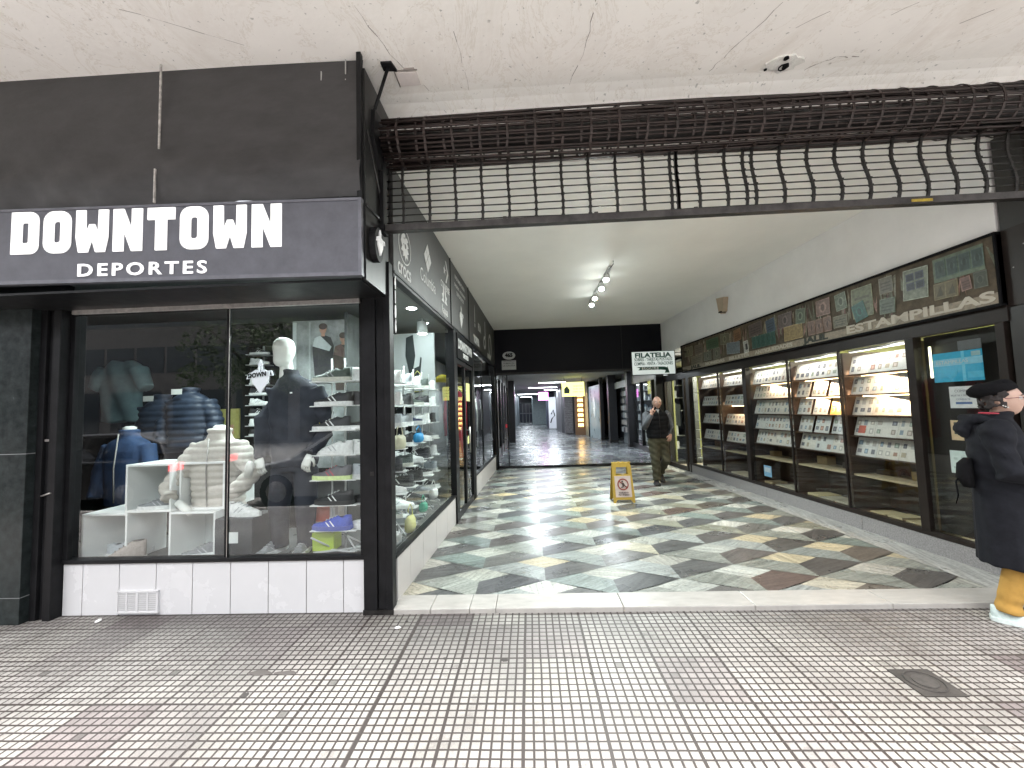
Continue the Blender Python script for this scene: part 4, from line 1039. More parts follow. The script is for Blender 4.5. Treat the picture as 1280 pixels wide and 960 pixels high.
# cream puffer jacket on a torso
t = thing('dressed_torso', 'cream quilted puffer jacket on a white torso, hands on hips', 'dummy', (-2.80, 3.55, .66))
mb = MB(); torso(mb, -2.80, 3.58, .69, 1.345, .235, .14)
mb.tube([(-2.97, 3.58, 1.25), (-3.06, 3.50, 1.08), (-3.13, 3.42, .90), (-3.06, 3.36, .84)], [.085, .085, .075, .06], 16)
mb.tube([(-2.63, 3.58, 1.25), (-2.50, 3.52, 1.12), (-2.41, 3.47, 1.02), (-2.46, 3.40, .93), (-2.55, 3.38, .86)], [.085, .088, .08, .07, .055], 16)
mb.loft([(-2.80, 3.58, 1.31, .085, .08), (-2.80, 3.58, 1.40, .10, .09), (-2.80, 3.58, 1.415, .085, .075)], 20)
fuse(mb, 'puffer_jacket', m_cream, t, .011, 3, disp=puffy(.70, .056, .016))
mb = MB(); mb.loft([(-2.80, 3.58, 1.36, .06, .055), (-2.80, 3.58, 1.43, .055, .05), (-2.80, 3.58, 1.445, .03, .03)], 18); mb.build('neck', m_dummy, t)
mb = MB(); mb.tube([(-2.41, 3.40, 1.0), (-2.37, 3.37, 1.10), (-2.365, 3.36, 1.13)], [.03, .035, .02], 10); mb.tube([(-2.90, 3.40, .70), (-3.02, 3.40, .80)], [.03, .035], 10); mb.build('hand', m_dummy, t)
mb = MB(); mb.tube([(-2.80, 3.44, .73), (-2.80, 3.425, 1.05), (-2.80, 3.45, 1.33)], .006, 6); mb.build('zip', mat('zip_grey', (.35, .34, .32), .4), t)
mb = MB(); mb.tube([(-2.80, 3.58, .32), (-2.80, 3.58, .75)], .018, 8); mb.build('stand_pole', m_alu, t)
# blue jacket torso on the left
t = thing('blue_dressed_torso', 'blue zip jacket on a headless white torso at the left of the window', 'dummy', (-4.03, 3.95, .3))
mb = MB(); torso(mb, -4.03, 3.95, .68, 1.36, .215, .13)
mb.tube([(-4.21, 3.95, 1.26), (-4.29, 3.92, 1.0), (-4.27, 3.84, .76)], [.08, .07, .055], 14); mb.tube([(-3.85, 3.95, 1.26), (-3.77, 3.92, 1.0), (-3.79, 3.84, .76)], [.08, .07, .055], 14)
mb.loft([(-4.03, 3.95, 1.32, .08, .08), (-4.03, 3.95, 1.42, .085, .08)], 20)
fuse(mb, 'zip_jacket', m_bjack, t, .012, 3)
mb = MB(); mb.loft([(-4.03, 3.95, 1.38, .06, .055), (-4.03, 3.95, 1.44, .058, .05), (-4.03, 3.95, 1.455, .03, .03)], 18); mb.build('neck', m_dummy, t)
mb = MB(); mb.tube([(-4.03, 3.81, .72), (-4.03, 3.80, 1.05), (-4.03, 3.84, 1.38)], .006, 6); mb.build('zip', MATS['zip_grey'], t)
mb = MB(); mb.tube([(-4.03, 3.95, .02), (-4.03, 3.95, .75)], .018, 8); mb.loft([(-4.03, 3.95, 0, .14, .14), (-4.03, 3.95, .02, .13, .13)], 20); mb.build('stand_pole', m_alu, t)
# two navy puffers behind
for i, (x, y, z) in enumerate(((-4.25, 4.55, 1.12), (-3.83, 4.45, 1.18))):
    t = thing('navy_puffer_jacket', 'navy puffer jacket behind the cubes, %s one of the pair' % ('left hand' if i == 0 else 'right hand'), 'jacket', (x, y, z - .1), 0, 'navy puffer jackets behind the cubes')
    mb = MB(); torso(mb, x, y, z, z + .62, .24, .14); mb.tube([(x - .2, y, z + .52), (x - .3, y, z + .3), (x - .29, y - .04, z + .06)], [.09, .08, .07], 12); mb.tube([(x + .2, y, z + .52), (x + .3, y, z + .3), (x + .29, y - .04, z + .06)], [.09, .08, .07], 12)
    mb.loft([(x, y, z + .58, .08, .075), (x, y, z + .68, .09, .085)], 18)
    fuse(mb, 'jacket_shell', m_njack, t, .016, 2, disp=puffy(z, .07, .02))
    mb = MB(); mb.box(x - .09, x + .03, y - .155, y - .15, z + .60, z + .66); mb.build('collar_label', m_dummy, t)
    mb = MB(); mb.tube([(x, y, 0), (x, y, z + .1)], .018, 8); mb.build('stand_pole', m_alu, t)
# full black dressed mannequin
t = thing('standing_mannequin', 'tall faceless white mannequin in a black tracksuit', 'mannequin', (-2.16, 3.5, .32))
hx, hy = -2.19, 3.55
mb = MB()
mb.loft([(hx - .01, hy - .01, 1.955, .045, .06), (hx - .01, hy - .012, 1.985, .066, .083), (hx, hy, 2.06, .083, .098), (hx, hy, 2.12, .088, .105), (hx, hy, 2.17, .080, .095), (hx, hy, 2.20, .055, .068), (hx, hy, 2.215, .02, .025)], 26)
mb.loft([(hx + .01, hy + .02, 1.84, .06, .06), (hx + .01, hy + .02, 1.99, .05, .055)], 20)
fuse(mb, 'head', m_dummy, t, .008, 4)
mb = MB()
cx = -2.10; cy0 = 3.57
mb.loft([(cx, cy0, 1.06, .20, .13), (cx, cy0, 1.15, .20, .135), (cx, cy0, 1.4, .205, .14), (cx, cy0, 1.62, .225, .135), (cx, cy0, 1.76, .205, .115), (cx - .01, cy0, 1.83, .13, .09), (cx - .03, cy0, 1.87, .075, .07), (cx - .045, cy0, 1.925, .07, .068)], 28, ex=2.3)
mb.tube([(cx - .18, cy0, 1.74), (cx - .27, cy0 - .02, 1.5), (cx - .27, cy0 - .05, 1.3), (cx - .235, cy0 - .12, 1.14)], [.085, .075, .065, .05], 16)
mb.tube([(cx + .18, cy0, 1.74), (cx + .27, cy0 + .01, 1.5), (cx + .29, cy0 - .02, 1.34), (cx + .21, cy0 - .12, 1.18)], [.085, .078, .068, .052], 16)
fr = random.Random(2)
fuse(mb, 'track_top', m_ktop, t, .012, 3, disp=lambda co, nr: co + nr * (.007 * math.sin(co.z * 38 + co.x * 25) * math.sin(co.x * 17 - co.z * 9)))
mb = MB()
mb.loft([(cx, cy0, 1.02, .185, .12), (cx, cy0, 1.10, .18, .12)], 24)
mb.tube([(cx - .10, cy0, 1.04), (cx - .13, cy0 - .02, .72), (cx - .13, cy0, .42), (cx - .13, cy0, .36)], [.105, .09, .068, .075], 16)
mb.tube([(cx + .10, cy0, 1.04), (cx + .12, cy0 - .03, .72), (cx + .10, cy0, .42), (cx + .10, cy0, .36)], [.105, .09, .068, .075], 16)
fuse(mb, 'track_trousers', m_ktop, t, .014, 3)
def hand_geo(mb, base, dirv, up, s=1.0, curl=.35, side=1):
    """palm plus five fingers; dirv: wrist to knuckles, up: back-of-hand normal"""
    d = Vector(dirv).normalized(); u = Vector(up); u = (u - d * u.dot(d)).normalized(); w = d.cross(u) * side; b = Vector(base)
    P = lambda a, c, e: tuple(b + d * a * s + w * c * s + u * e * s)
    mb.tube([P(-.01, 0, 0), P(.03, 0, 0), P(.075, 0, .002), P(.088, 0, 0)], [.024 * s, .034 * s, .038 * s, .030 * s], 12, flat=.45, side=tuple(u))
    for k, (c, l) in enumerate(((-.029, .062), (-.010, .072), (.010, .067), (.028, .052))):
        pts = [P(.07, c, 0)]; a = 0; x, z = .07, 0
        for q in range(3):
            a += curl * (1.0 + .3 * q); x += math.cos(a) * l * (.46, .32, .24)[q] + 0; z -= math.sin(a) * l * (.46, .32, .24)[q]; pts.append(P(x + .01, c * 1.05, z))
        mb.tube(pts, [.0098 * s, .009 * s, .0082 * s, .0065 * s], 8)
    mb.tube([P(.012, -.026, -.004), P(.035, -.048, -.012), P(.058, -.055, -.022), P(.075, -.05, -.03)], [.014 * s, .012 * s, .010 * s, .008 * s], 8)
mb = MB(); hand_geo(mb, (cx + .20, cy0 - .13, 1.16), (-.25, -.1, -.9), (0, -1, .1), 1.05); hand_geo(mb, (cx - .235, cy0 - .125, 1.15), (.12, -.1, -.9), (0, -1, .1), 1.05, side=-1)
mb.build('hand', m_dummy, t)
mb = MB(); mb.box(cx - .015 + .05, cx + .055, cy0 - .1395, cy0 - .136, 1.70, 1.712); mb.build('chest_logo', m_white, t)
shoe('grey', 'grey trainer under the left foot of the standing mannequin', (-2.24, 3.66, .32), R_(-105), s=1.08)
shoe('grey', 'grey trainer under the right foot of the standing mannequin', (-2.03, 3.66, .32), R_(-80), s=1.08)
# items at the back of the front window
t = thing('framed_picture', 'yellow and green framed picture at the back of the front window', 'picture', (-3.75, 4.9, 1.3))
mb = MB(); mb.box(-3.98, -3.62, 4.93, 4.96, 1.25, 1.62, col=(.40, .38, .12)); mb.box(-3.95, -3.80, 4.925, 4.93, 1.3, 1.5, col=(.15, .2, .08)); mb.box(-3.75, -3.68, 4.925, 4.93, 1.3, 1.42, col=(.5, .3, .2)); mb.build('print', vcg, t)
t = thing('red_poster', 'small red poster with a pale figure behind the puffer jacket', 'poster', (-2.95, 4.9, 1.3))
mb = MB(); mb.box(-3.15, -2.86, 4.93, 4.95, 1.05, 1.38, col=(.28, .03, .025)); mb.loft([(-3.0, 4.93, 1.1, .03, .01), (-3.0, 4.93, 1.22, .04, .01), (-3.0, 4.93, 1.3, .02, .01), (-3.0, 4.93, 1.34, .02, .01)], 10, col=(.55, .3, .2)); mb.build('print', vc, t)
t = thing('teal_shirt', 'pale teal sports shirt hanging on the far left of the shop', 'shirt', (-4.95, 4.75, 1.5))
mb = MB(); mb.loft([(-4.95, 4.75, 1.5, .25, .09), (-4.95, 4.75, 1.9, .24, .10), (-4.95, 4.75, 2.15, .26, .09), (-4.95, 4.75, 2.24, .12, .06)], 22, ex=2.6); mb.tube([(-5.15, 4.75, 2.14), (-5.28, 4.72, 1.9)], [.1, .08], 12); mb.tube([(-4.75, 4.75, 2.14), (-4.62, 4.72, 1.9)], [.1, .08], 12)
fuse(mb, 'shirt_body', mat('teal_cloth', (.22, .36, .38), .7, var=.2, bump=.4, bs=10), t, .016, 2, disp=lambda co, nr: co + nr * (.012 * math.sin(co.x * 24 + co.z * 10)))
# shoe column on the back wall
for i in range(9):
    shoe(['black and white', 'white'][i % 2], '%s trainer, %s in the column on the dark partition' % (['black and white', 'white'][i % 2], ['lowest', 'second', 'third', 'fourth', 'fifth', 'sixth', 'seventh', 'eighth', 'top'][i]), (-3.42, 4.86, 1.28 + i * .125), R_(0), group='trainers in a column on the dark partition', s=.8)
t = thing('wall_shoe_holder', 'narrow white wall holder carrying a column of trainers', 'shoe holder', (-3.33, 4.95, 1.2)); mb = MB()
mb.tube([(-3.33, 4.97, 1.2), (-3.33, 4.97, 2.4)], .012, 6)
for i in range(9): mb.box(-3.46, -3.2, 4.82, 4.97, 1.27 + i * .125, 1.279 + i * .125)
mb.build('bracket', m_wire, t)
# ================================================================== ROLLING GRILLE OVER THE PASSAGE
gt = thing('rolling_grille', 'half lowered black steel rolling grille above the passage entrance', 'rolling grille', (1.4, 3.05, 2.9))
rg = random.Random(8); m_roll = mat('rusty_dark_steel', (0.030, 0.020, 0.018), 0.5, 0.3, var=0.6, vs=9, bump=.1)
GX0, GX1 = -1.07, 3.84
def sag(x): return 0.0
# drum with rolled up grille: several layers of rods and links
mb = MB(); CY, CZ = 3.04, 3.615
zc = lambda x: CZ + 0.0 * x
mb.tube([(GX0, CY, CZ - .01), (GX1 + .05, CY, CZ - .01)], .085, 20); drum = mb.build('drum', m_bmetal, gt)
mb = MB()
for lay, rad, nrod in ((0, .145, 16), (1, .172, 19)):
    for k in range(nrod):
        a = 2 * PI * (k + lay * .37) / nrod + rg.uniform(-.04, .04); r = rad + rg.uniform(-.006, .006)
        pts = []
        for i in range(9):
            x = GX0 + .02 + (GX1 - GX0) * i / 8
            rr_ = r + .006 * math.sin(x * 1.7 + k) - (.012 if x > 2.9 else 0)
            pts.append((x, CY + rr_ * math.cos(a + .02 * math.sin(x * 2 + k)), CZ + rr_ * math.sin(a)))
        mb.tube(pts, .0085, 6)
mb.build('rolled_rods', m_roll, gt)
mb = MB()
for lay, rad in ((0, .146), (1, .174)):
    x = GX0 + .08 + lay * .07
    while x < GX1:
        n = 20
        for k in range(n):
            if rg.random() < .08: continue
            a0 = 2 * PI * k / n; a1 = a0 + 2 * PI / n * .9
            lean = rg.uniform(-.008, .008)
            p = [(x + dx + lean * s_, CY + (rad + e) * math.cos(a), CZ + (rad + e) * math.sin(a)) for s_, a in ((0, a0), (1, a1)) for dx in (-.009, .009) for e in (0, .006)]
            mb.add(p, [(0, 2, 3, 1), (4, 5, 7, 6), (0, 4, 6, 2), (1, 3, 7, 5), (0, 1, 5, 4), (2, 6, 7, 3)])
        x += .207
mb.build('rolled_links', m_roll, gt)
# hanging curtain
mb = MB(); ZB, ZTp = 2.965, 3.46
yc = 3.05
rows = 9
for j in range(rows):
    z = ZB + .02 + j * .0565
    pts = [(GX0 + .01 + (GX1 - GX0 - .02) * i / 14, yc + rg.uniform(-.002, .002), z + .004 * math.sin(i * .9 + j) + rg.uniform(-.0015, .0015)) for i in range(15)]
    mb.tube(pts, .0052, 5)
mb.build('curtain_rods', m_bmetal, gt)
xs = [GX0 + .14 + .2075 * k for k in range(23)] + [2.03 - .855 + .02, 2.03 - .36 + .03, 1.19]
for x in xs:
    if x > GX1 - .03: continue
    wob = .004 if x < .9 else .022 * min(1, (x - .9) / 1.5)
    ph = 0.0; mb = MB()
    for j in range(rows):
        z = ZB + .0 + j * .0565
        x0 = x + wob * math.sin(j * .75 + ph); x1 = x + wob * math.sin((j + 1) * .75 + ph)
        mb.add([(x0 - .009, yc - .008, z), (x0 + .009, yc - .008, z), (x0 + .009, yc + .008, z), (x0 - .009, yc + .008, z), (x1 - .009, yc - .008, z + .0545), (x1 + .009, yc - .008, z + .0545), (x1 + .009, yc + .008, z + .0545), (x1 - .009, yc + .008, z + .0545)],
               [(0, 3, 2, 1), (4, 5, 6, 7), (0, 1, 5, 4), (1, 2, 6, 5), (2, 3, 7, 6), (3, 0, 4, 7)])
        mb.box(x0 - .013, x0 + .013, yc - .011, yc + .011, z + .012, z + .026)
    mb.build('curtain_link', m_bmetal, gt)
mb = MB()
bl = lambda x: 2.918 + .02 * (x + 1.07) / 4.9
vs = []
mb.add([(GX0, 3.02, 2.912), (GX0, 3.08, 2.912), (GX0, 3.08, 2.965), (GX0, 3.02, 2.965), (GX1 + .04, 3.02, 2.93), (GX1 + .04, 3.08, 2.93), (GX1 + .04, 3.08, 2.983), (GX1 + .04, 3.02, 2.983)],
       [(0, 1, 2, 3), (4, 7, 6, 5), (0, 4, 5, 1), (1, 5, 6, 2), (2, 6, 7, 3), (3, 7, 4, 0)])
for x in (-.15, .55, 1.3, 1.95, 2.75): mb.box(x, x + .03, 3.03, 3.07, 2.965, 2.99)
bar = mb.build('bottom_bar', mat('worn_dark_steel', (0.06, 0.055, 0.053), 0.4, 0.7, var=0.5, vs=10, bump=.1), gt, bevel=.004)
mb = MB(); mb.box(2.87, 3.02, 3.016, 3.02, 2.937, 2.957); mb.build('yellow_smear', mat('yellow_paint', (.35, .25, .02), .6, var=.4, vs=30), bar)
mb = MB(); mb.prism([(3.09 + .0, 3.40), (3.04, 3.80), (2.86, 3.78), (2.83, 3.55), (2.98, 3.38)], 0, .03, f=lambda a, b, c: (GX0 - .035 + c, a, b)); mb.build('end_plate', m_black, gt); mb = MB(); mb.box(-1.10, -1.07, 3.0, 3.1, 2.9, 3.5); mb.build('guide_rail', m_black, gt); mb = MB(); mb.box(3.84, 3.87, 3.0, 3.1, PV, 3.8)
mb.build('guide_rail', m_black, gt)

# right-hand black reveal and pillar
t = thing('right_pillar', 'black steel clad pillar at the right edge of the passage entrance', 'pillar', (4.2, 3.25, PV))
mb = MB(); mb.box(3.872, 5.2, 3.08, 3.37, PV, 3.80); mb.build('cladding', mat('brown_black_cladding', (.016, .013, .012), .4, var=.4, vs=4), t)
mb = MB(); mb.box(3.855, 3.872, 3.10, 3.16, PV, 3.79); mb.box(3.862, 3.872, 3.2, 3.36, 2.2, 2.82); mb.build('edge_strip', m_brownmetal, t)
mb = MB()
for z, y in ((2.66, 3.22), (2.48, 3.19), (2.5, 3.30)): mb.ball((3.866, y, z), .007, 8, 5)
mb.build('screws', m_alu, t)
mb = MB(); mb.box(4.0, 7.5, 3.10, 3.34, PV, 3.79); o = mb.build('facade_wall', m_blackmatt); tag(o, 'dark wall of the building to the right of the passage', 'wall')
mb = MB(); mb.box(-14, -5.2, 3.12, 3.4, PV, 4.1); o = mb.build('facade_wall', mat('left_facade', (.05, .05, .05), .5, var=.3)); tag(o, 'dark facade continuing to the left of the marble pillar', 'wall')

# ================================================================== STAMP SHOP (right side)
st = thing('stamp_shopfront', 'bronze framed glass front of the stamp shop on a granite plinth along the passage', 'shopfront', (3.75, 6.5, 0))
m_gran = mat('grey_granite', (0.30, 0.29, 0.29), 0.5, var=0.35, vs=90, bump=0.05)
mb = MB(); mb.box(3.37, 4.9, 0, .34, -.02, .165, f=RWf); mb.box(4.903, 6.6, 0, .34, -.02, .165, f=RWf); mb.box(6.603, 9.25, 0, .34, -.02, .165, f=RWf)
mb.build('plinth', m_gran, st, bevel=.006)
mb = MB()
mb.box(3.37, 9.25, -.005, .05, .167, .215, f=RWf)          # bottom rail
mb.box(3.37, 10.45, -.005, .06, 2.085, 2.235, f=RWf)       # head
for y, w in ((3.40, .06), (4.13, .085), (6.94, .10), (9.05, .09)): mb.box(y, y + w, -.012, .07, .215, 2.085, f=RWf)
for y in (5.05, 5.95, 7.86): mb.box(y, y + .022, 0, .03, .215, 2.085, f=RWf)
mb.build('frame', m_brownmetal, st, bevel=.003)
for a, b, mm in ((3.46, 4.13, 'g'), (4.215, 5.05, 'l'), (5.072, 5.95, 'l'), (5.972, 6.94, 'l'), (7.04, 7.86, 'l'), (7.882, 9.05, 'l')):
    mb = MB(); mb.add([RWf(a, .012, .215), RWf(b, .012, .215), RWf(b, .012, 2.085), RWf(a, .012, 2.085)], [(0, 1, 2, 3)]); mb.build('window_glass', m_glass_dim if mm == 'l' else m_glass_dim, st)
# door recess towards the back: glass door and sidelight
mb = MB(); mb.box(9.14, 9.20, -.01, .06, 0, 2.085, f=RWf); mb.box(9.30, 9.36, -.015, .07, 0, 2.085, f=RWf); mb.box(10.40, 10.46, -.01, .06, 0, 2.085, f=RWf); mb.box(9.36, 10.40, 0, .04, 0, .10, f=RWf)
dr = mb.build('glass_door', m_brownmetal, st, bevel=.003)
mb = MB(); mb.add([RWf(9.36, .02, .1), RWf(10.40, .02, .1), RWf(10.40, .02, 2.085), RWf(9.36, .02, 2.085)], [(0, 1, 2, 3)]); mb.build('door_pane', m_glass_dim, dr)
mb = MB(); mb.box(9.40, 9.47, -.05, -.01, .95, 1.35, f=RWf); mb.build('handle_plate', m_blackmatt, dr)
mb = MB(); mb.box(9.62, 9.86, .015, .019, 1.0, 1.5, f=RWf); mb.build('notices', mat('grey_notice', (.16, .17, .12), .6), dr)
# interior
m_lime = mat('yellow_green_wall', (0.26, 0.27, 0.105), 0.7, var=.06)
mb = MB(); mb.box(5.9, 6.0, 3.3, 12.2, 0, 2.7); mb.box(3.72, 6.0, 12.1, 12.2, 0, 2.7); mb.box(3.72, 3.76, 10.6, 12.1, 0, 2.7); mb.box(4.0, 6.0, 3.38, 3.45, 0, 2.7); o = mb.build('stamp_shop_walls', m_lime); tag(o, 'yellow-green inner walls of the stamp shop', 'wall')
mb = MB(); mb.box(4.1, 4.13, 10.7, 12.1, 0, 2.6); mb.build('', m_lime) if False else None
o = MB().prism([(XR(3.38) + .06, 3.38), (6, 3.38), (6, 12.2), (XR(12.2) + .06, 12.2)], 2.5, 2.56).build('stamp_shop_ceiling', mat('stamp_shop_ceiling', (.6, .6, .5), .7)); tag(o, kind='structure')
o = MB().prism([(XR(3.38) + .06, 3.38), (6, 3.38), (6, 12.2), (XR(12.2) + .06, 12.2)], -.02, .005).build('stamp_shop_floor', mat('stamp_shop_floor', (.25, .22, .18), .5, var=.2)); tag(o, kind='structure')
for i, (x, y, e) in enumerate(((5.0, 4.8, 60), (5.0, 7.6, 50), (4.7, 10.2, 60))):
    t = thing('fluorescent_lamp', 'long white fluorescent lamp %s on the stamp shop ceiling' % ('nearest the street', 'in the middle', 'above the rear door')[i], 'lamp', (x, y, 2.46), 0, 'lamps on the stamp shop ceiling')
    mb = MB(); mb.box(-.06, .06, -.6, .6, 0, .035); mb.build('housing', m_white, t, local=True)
    mb = MB(); mb.tube([(0, -.57, -.02), (0, .57, -.02)], .018, 10); mb.build('tube', emis('tube_warm', (1, .97, .8), 12) if i == 0 else MATS['tube_warm'], t, local=True)
    ld = bpy.data.lights.new('tube_light', 'AREA'); ld.shape = 'RECTANGLE'; ld.size = .15; ld.size_y = 1.1; ld.energy = e * .5; ld.color = (1, .97, .78)
    lo = bpy.data.objects.new('tube_light', ld); COL.objects.link(lo); lo.location = (x, y, 2.42)
# display case carcass: dividers, back boards, shelves
m_wood = mat('dark_brown_veneer', (0.060, 0.034, 0.022), 0.45, var=.3, vs=8, stretch=(1, 1, .2))
m_paleboard = mat('pale_board', (0.45, 0.38, 0.25), .6, var=.2, vs=10)
BAYS = [(4.215, 5.03), (5.09, 5.94), (5.98, 6.93), (7.05, 7.84), (7.90, 8.70)]
SH = [[1.80, 1.56, 1.32, 1.08, .845], [1.80, 1.56, 1.32, 1.08, .845], [1.80, 1.56, 1.32, 1.08, .845], [1.82, 1.47, 1.12, .80], [1.82, 1.47, 1.12, .80]]
case = thing('display_case', 'dark brown stepped display case full of stamp sheets behind the glass', 'display case', (4.1, 6.4, .17))
mb = MB()
for y in (4.19, 5.06, 5.955, 6.97, 7.865, 8.72): mb.box(y - .012, y + .016, .05, .50, .215, 2.06 if y not in (1,) else 2, f=RWf)
mb.build('divider', m_wood, case)
mb = MB(); mb.box(4.2, 8.73, .46, .49, .20, 1.88, f=RWf); mb.build('back_board', m_wood, case)
mb = MB(); mb.box(4.2, 8.73, .05, .46, .18, .215, f=RWf); mb.build('case_floor', m_wood, case)
mb = MB()
for (a, b), zs in zip(BAYS, SH):
    for z in zs: mb.box(a, b, .05, .30, z - .022, z - .010, f=RWf)
mb.build('shelf', m_wood, case)
mb = MB()
for (a, b) in BAYS: mb.box(a, b, .06, .42, .60, .622, f=RWf)
mb.build('pale_shelf', m_paleboard, case)
# loose things on lower levels
rl_ = random.Random(31)
NM = ['nearest the street', 'second from the street', 'third from the street', 'fourth from the street', 'farthest from the street']
for bi, (a, b) in enumerate(BAYS):
    for q in range(3):
        y = a + .08 + (b - a - .3) * q / 2.6; w = rl_.uniform(.16, .26); c = rl_.choice([(.55, .47, .28), (.45, .42, .33), (.60, .55, .42), (.38, .30, .18)])
        t = thing('album', '%s album low in the bay %s, %s in line' % (('tan', 'cream', 'pale brown')[q], NM[bi], ('first', 'second', 'third')[q]), 'album', RWf(y, .2, .216), 0, 'albums lying at the bottom of the display case')
        mb = MB(); mb.box(y, y + w, .07, .26 + .08 * rl_.random(), .217, .217 + rl_.uniform(.008, .03), col=c, f=RWf); mb.build('cover', vc, t)
    for q in range(2):
        y = a + .15 + (b - a - .4) * q + rl_.uniform(0, .1)
        t = thing('small_box', 'small box on the pale shelf, %s end of the bay %s' % (('street', 'far')[q], NM[bi]), 'box', RWf(y, .3, .622), 0, 'small boxes on the pale lower shelf')
        mb = MB(); h = rl_.uniform(.05, .13); mb.box(y, y + rl_.uniform(.1, .18), .26, .38, .622, .622 + h, col=rl_.choice([(.30, .17, .07), (.08, .06, .05), (.4, .3, .15)]), f=RWf); mb.build('carton', vc, t)
t = thing('blue_sticker', 'small pale blue sticker low behind the glass of the third bay', 'sticker', RWf(6.75, .04, .4)); mb = MB(); mb.box(6.50, 6.68, .03, .034, .33, .50, col=(.25, .5, .75), f=RWf); mb.box(6.52, 6.66, .028, .030, .40, .47, col=(.6, .7, .8), f=RWf); mb.build('print', vc, t)
# stamp sheets: tilted cards with small printed stamps
def card_mesh(w, h, seed, base, warm=False):
    r = random.Random(seed); mb = MB()
    mb.box(0, w, -.003, 0, 0, h, col=base)
    nx = 3 if w > .2 else 2; ny = 2
    for j in range(ny):
        for i in range(nx):
            if r.random() < .08: continue
            cw = w / nx; chh = (h - .03) / ny; sw = cw * r.uniform(.36, .66); shh = chh * r.uniform(.42, .66)
            x = cw * i + (cw - sw) / 2; z = .012 + chh * j + (chh - shh) / 2
            k = r.random()
            c = r.choice([(.16, .17, .2), (.34, .30, .27), (.22, .29, .36), (.36, .22, .18), (.28, .33, .28), (.42, .39, .35), (.32, .36, .40), (.42, .38, .30), (.12, .12, .14), (.2, .2, .23), (.45, .44, .42)])
            mb.box(x - .003, x + sw + .003, -.0042, -.003, z - .003, z + shh + .003, col=(.62, .62, .58))
            mb.box(x, x + sw, -.005, -.0042, z, z + shh, col=c)
            if r.random() < .6: mb.box(x + sw * .25, x + sw * .75, -.0056, -.005, z + shh * .2, z + shh * .75, col=tuple(min(1, q * 1.8) for q in c))
    return mb
cards = {}
cid = 0
BASES = [(.68, .69, .68), (.72, .71, .67), (.64, .67, .67), (.70, .66, .60), (.70, .68, .63)]
LV = [['top', 'second', 'third', 'fourth', 'fifth'], ['top', 'second', 'third', 'fourth']]
rcard = random.Random(77)
for bi, ((a, b), zs) in enumerate(zip(BAYS, SH)):
    for li, z in enumerate(zs):
        sep = bi == 1 and li in (1, 2, 3)
        n = 3 if bi < 3 else (4 if bi == 3 else 3)
        if bi == 2: n = 4
        W = (b - a - .03); g = .045 if sep else .004
        cw = (W - g * (n - 1)) / n; hh = .222 if bi < 3 else .19
        for q in range(n):
            base = rcard.choice(BASES); extra = ''
            if bi == 1 and li == 2 and q == 0: base = (.66, .42, .10)
            key = (bi, li, q)
            mb = card_mesh(cw, hh, cid * 13 + 5, base)
            if bi == 0 and li == 3 and q == 2: mb.box(cw * .45, cw * .8, -.0062, -.005, .03, .12, col=(.55, .13, .09)); extra = ' with red block'
            y0 = a + .015 + q * (cw + g)
            tl = R_(17)
            # local x runs along the wall away from the street, leaning back
            sl = -.0577
            me = mb.mesh('stamp_sheet')
            # card front (-y local) must face the passage
            o = link('stamp_sheet', me, vc)
            base_p = RWf(y0, .085, z - .008)
            ex = Vector((sl, 1, 0)).normalized(); ez = Vector((math.sin(tl), 0, math.cos(tl))); ey = ez.cross(ex).normalized()
            # ey must point into the shop
            if ey.x < 0: ey = -ey
            o.matrix_world = Matrix((ex, ey, ez)).transposed().to_4x4()
            o.location = base_p
            tone = 'orange' if base[2] < .2 else ('bluish' if base[0] < .65 else ('cream' if base[2] < .65 else 'white'))
            tag(o, '%s stamp sheet%s, %s shelf, bay %s, %s in its row' % (tone, extra, LV[0][li], NM[bi], ['first', 'second', 'third', 'fourth'][q]), 'stamp sheet', 'stamp sheets on the sloping shelves')
            cid += 1
# warm strips glowing under two shelves
m_strip = emis('warm_strip', (1.0, .66, .32), 4)
for bi, li, e in ((0, 0, 1), (0, 1, 1), (1, 0, 1), (1, 1, .8), (2, 0, .6), (3, 1, .4)):
    a, b = BAYS[bi]; z = SH[bi][li]
    t = thing('light_strip', 'thin warm light strip under the %s shelf of the bay %s' % (LV[0][li], NM[bi]), 'light strip', RWf((a + b) / 2, .2, z - .03), 0, 'warm light strips under the shelves')
    mb = MB(); mb.box(a + .02, b - .02, .22, .235, z - .032, z - .024, f=RWf); mb.build('diode_strip', m_strip, t)
    ld = bpy.data.lights.new('strip_light', 'AREA'); ld.shape = 'RECTANGLE'; ld.size = b - a - .06; ld.size_y = .03; ld.energy = 2.1 * e; ld.color = (1, .68, .42)
    lo = bpy.data.objects.new('strip_light', ld); COL.objects.link(lo)
    lo.location = RWf((a + b) / 2, .10, z - .036); lo.rotation_euler = (0, R_(-12), R_(90))
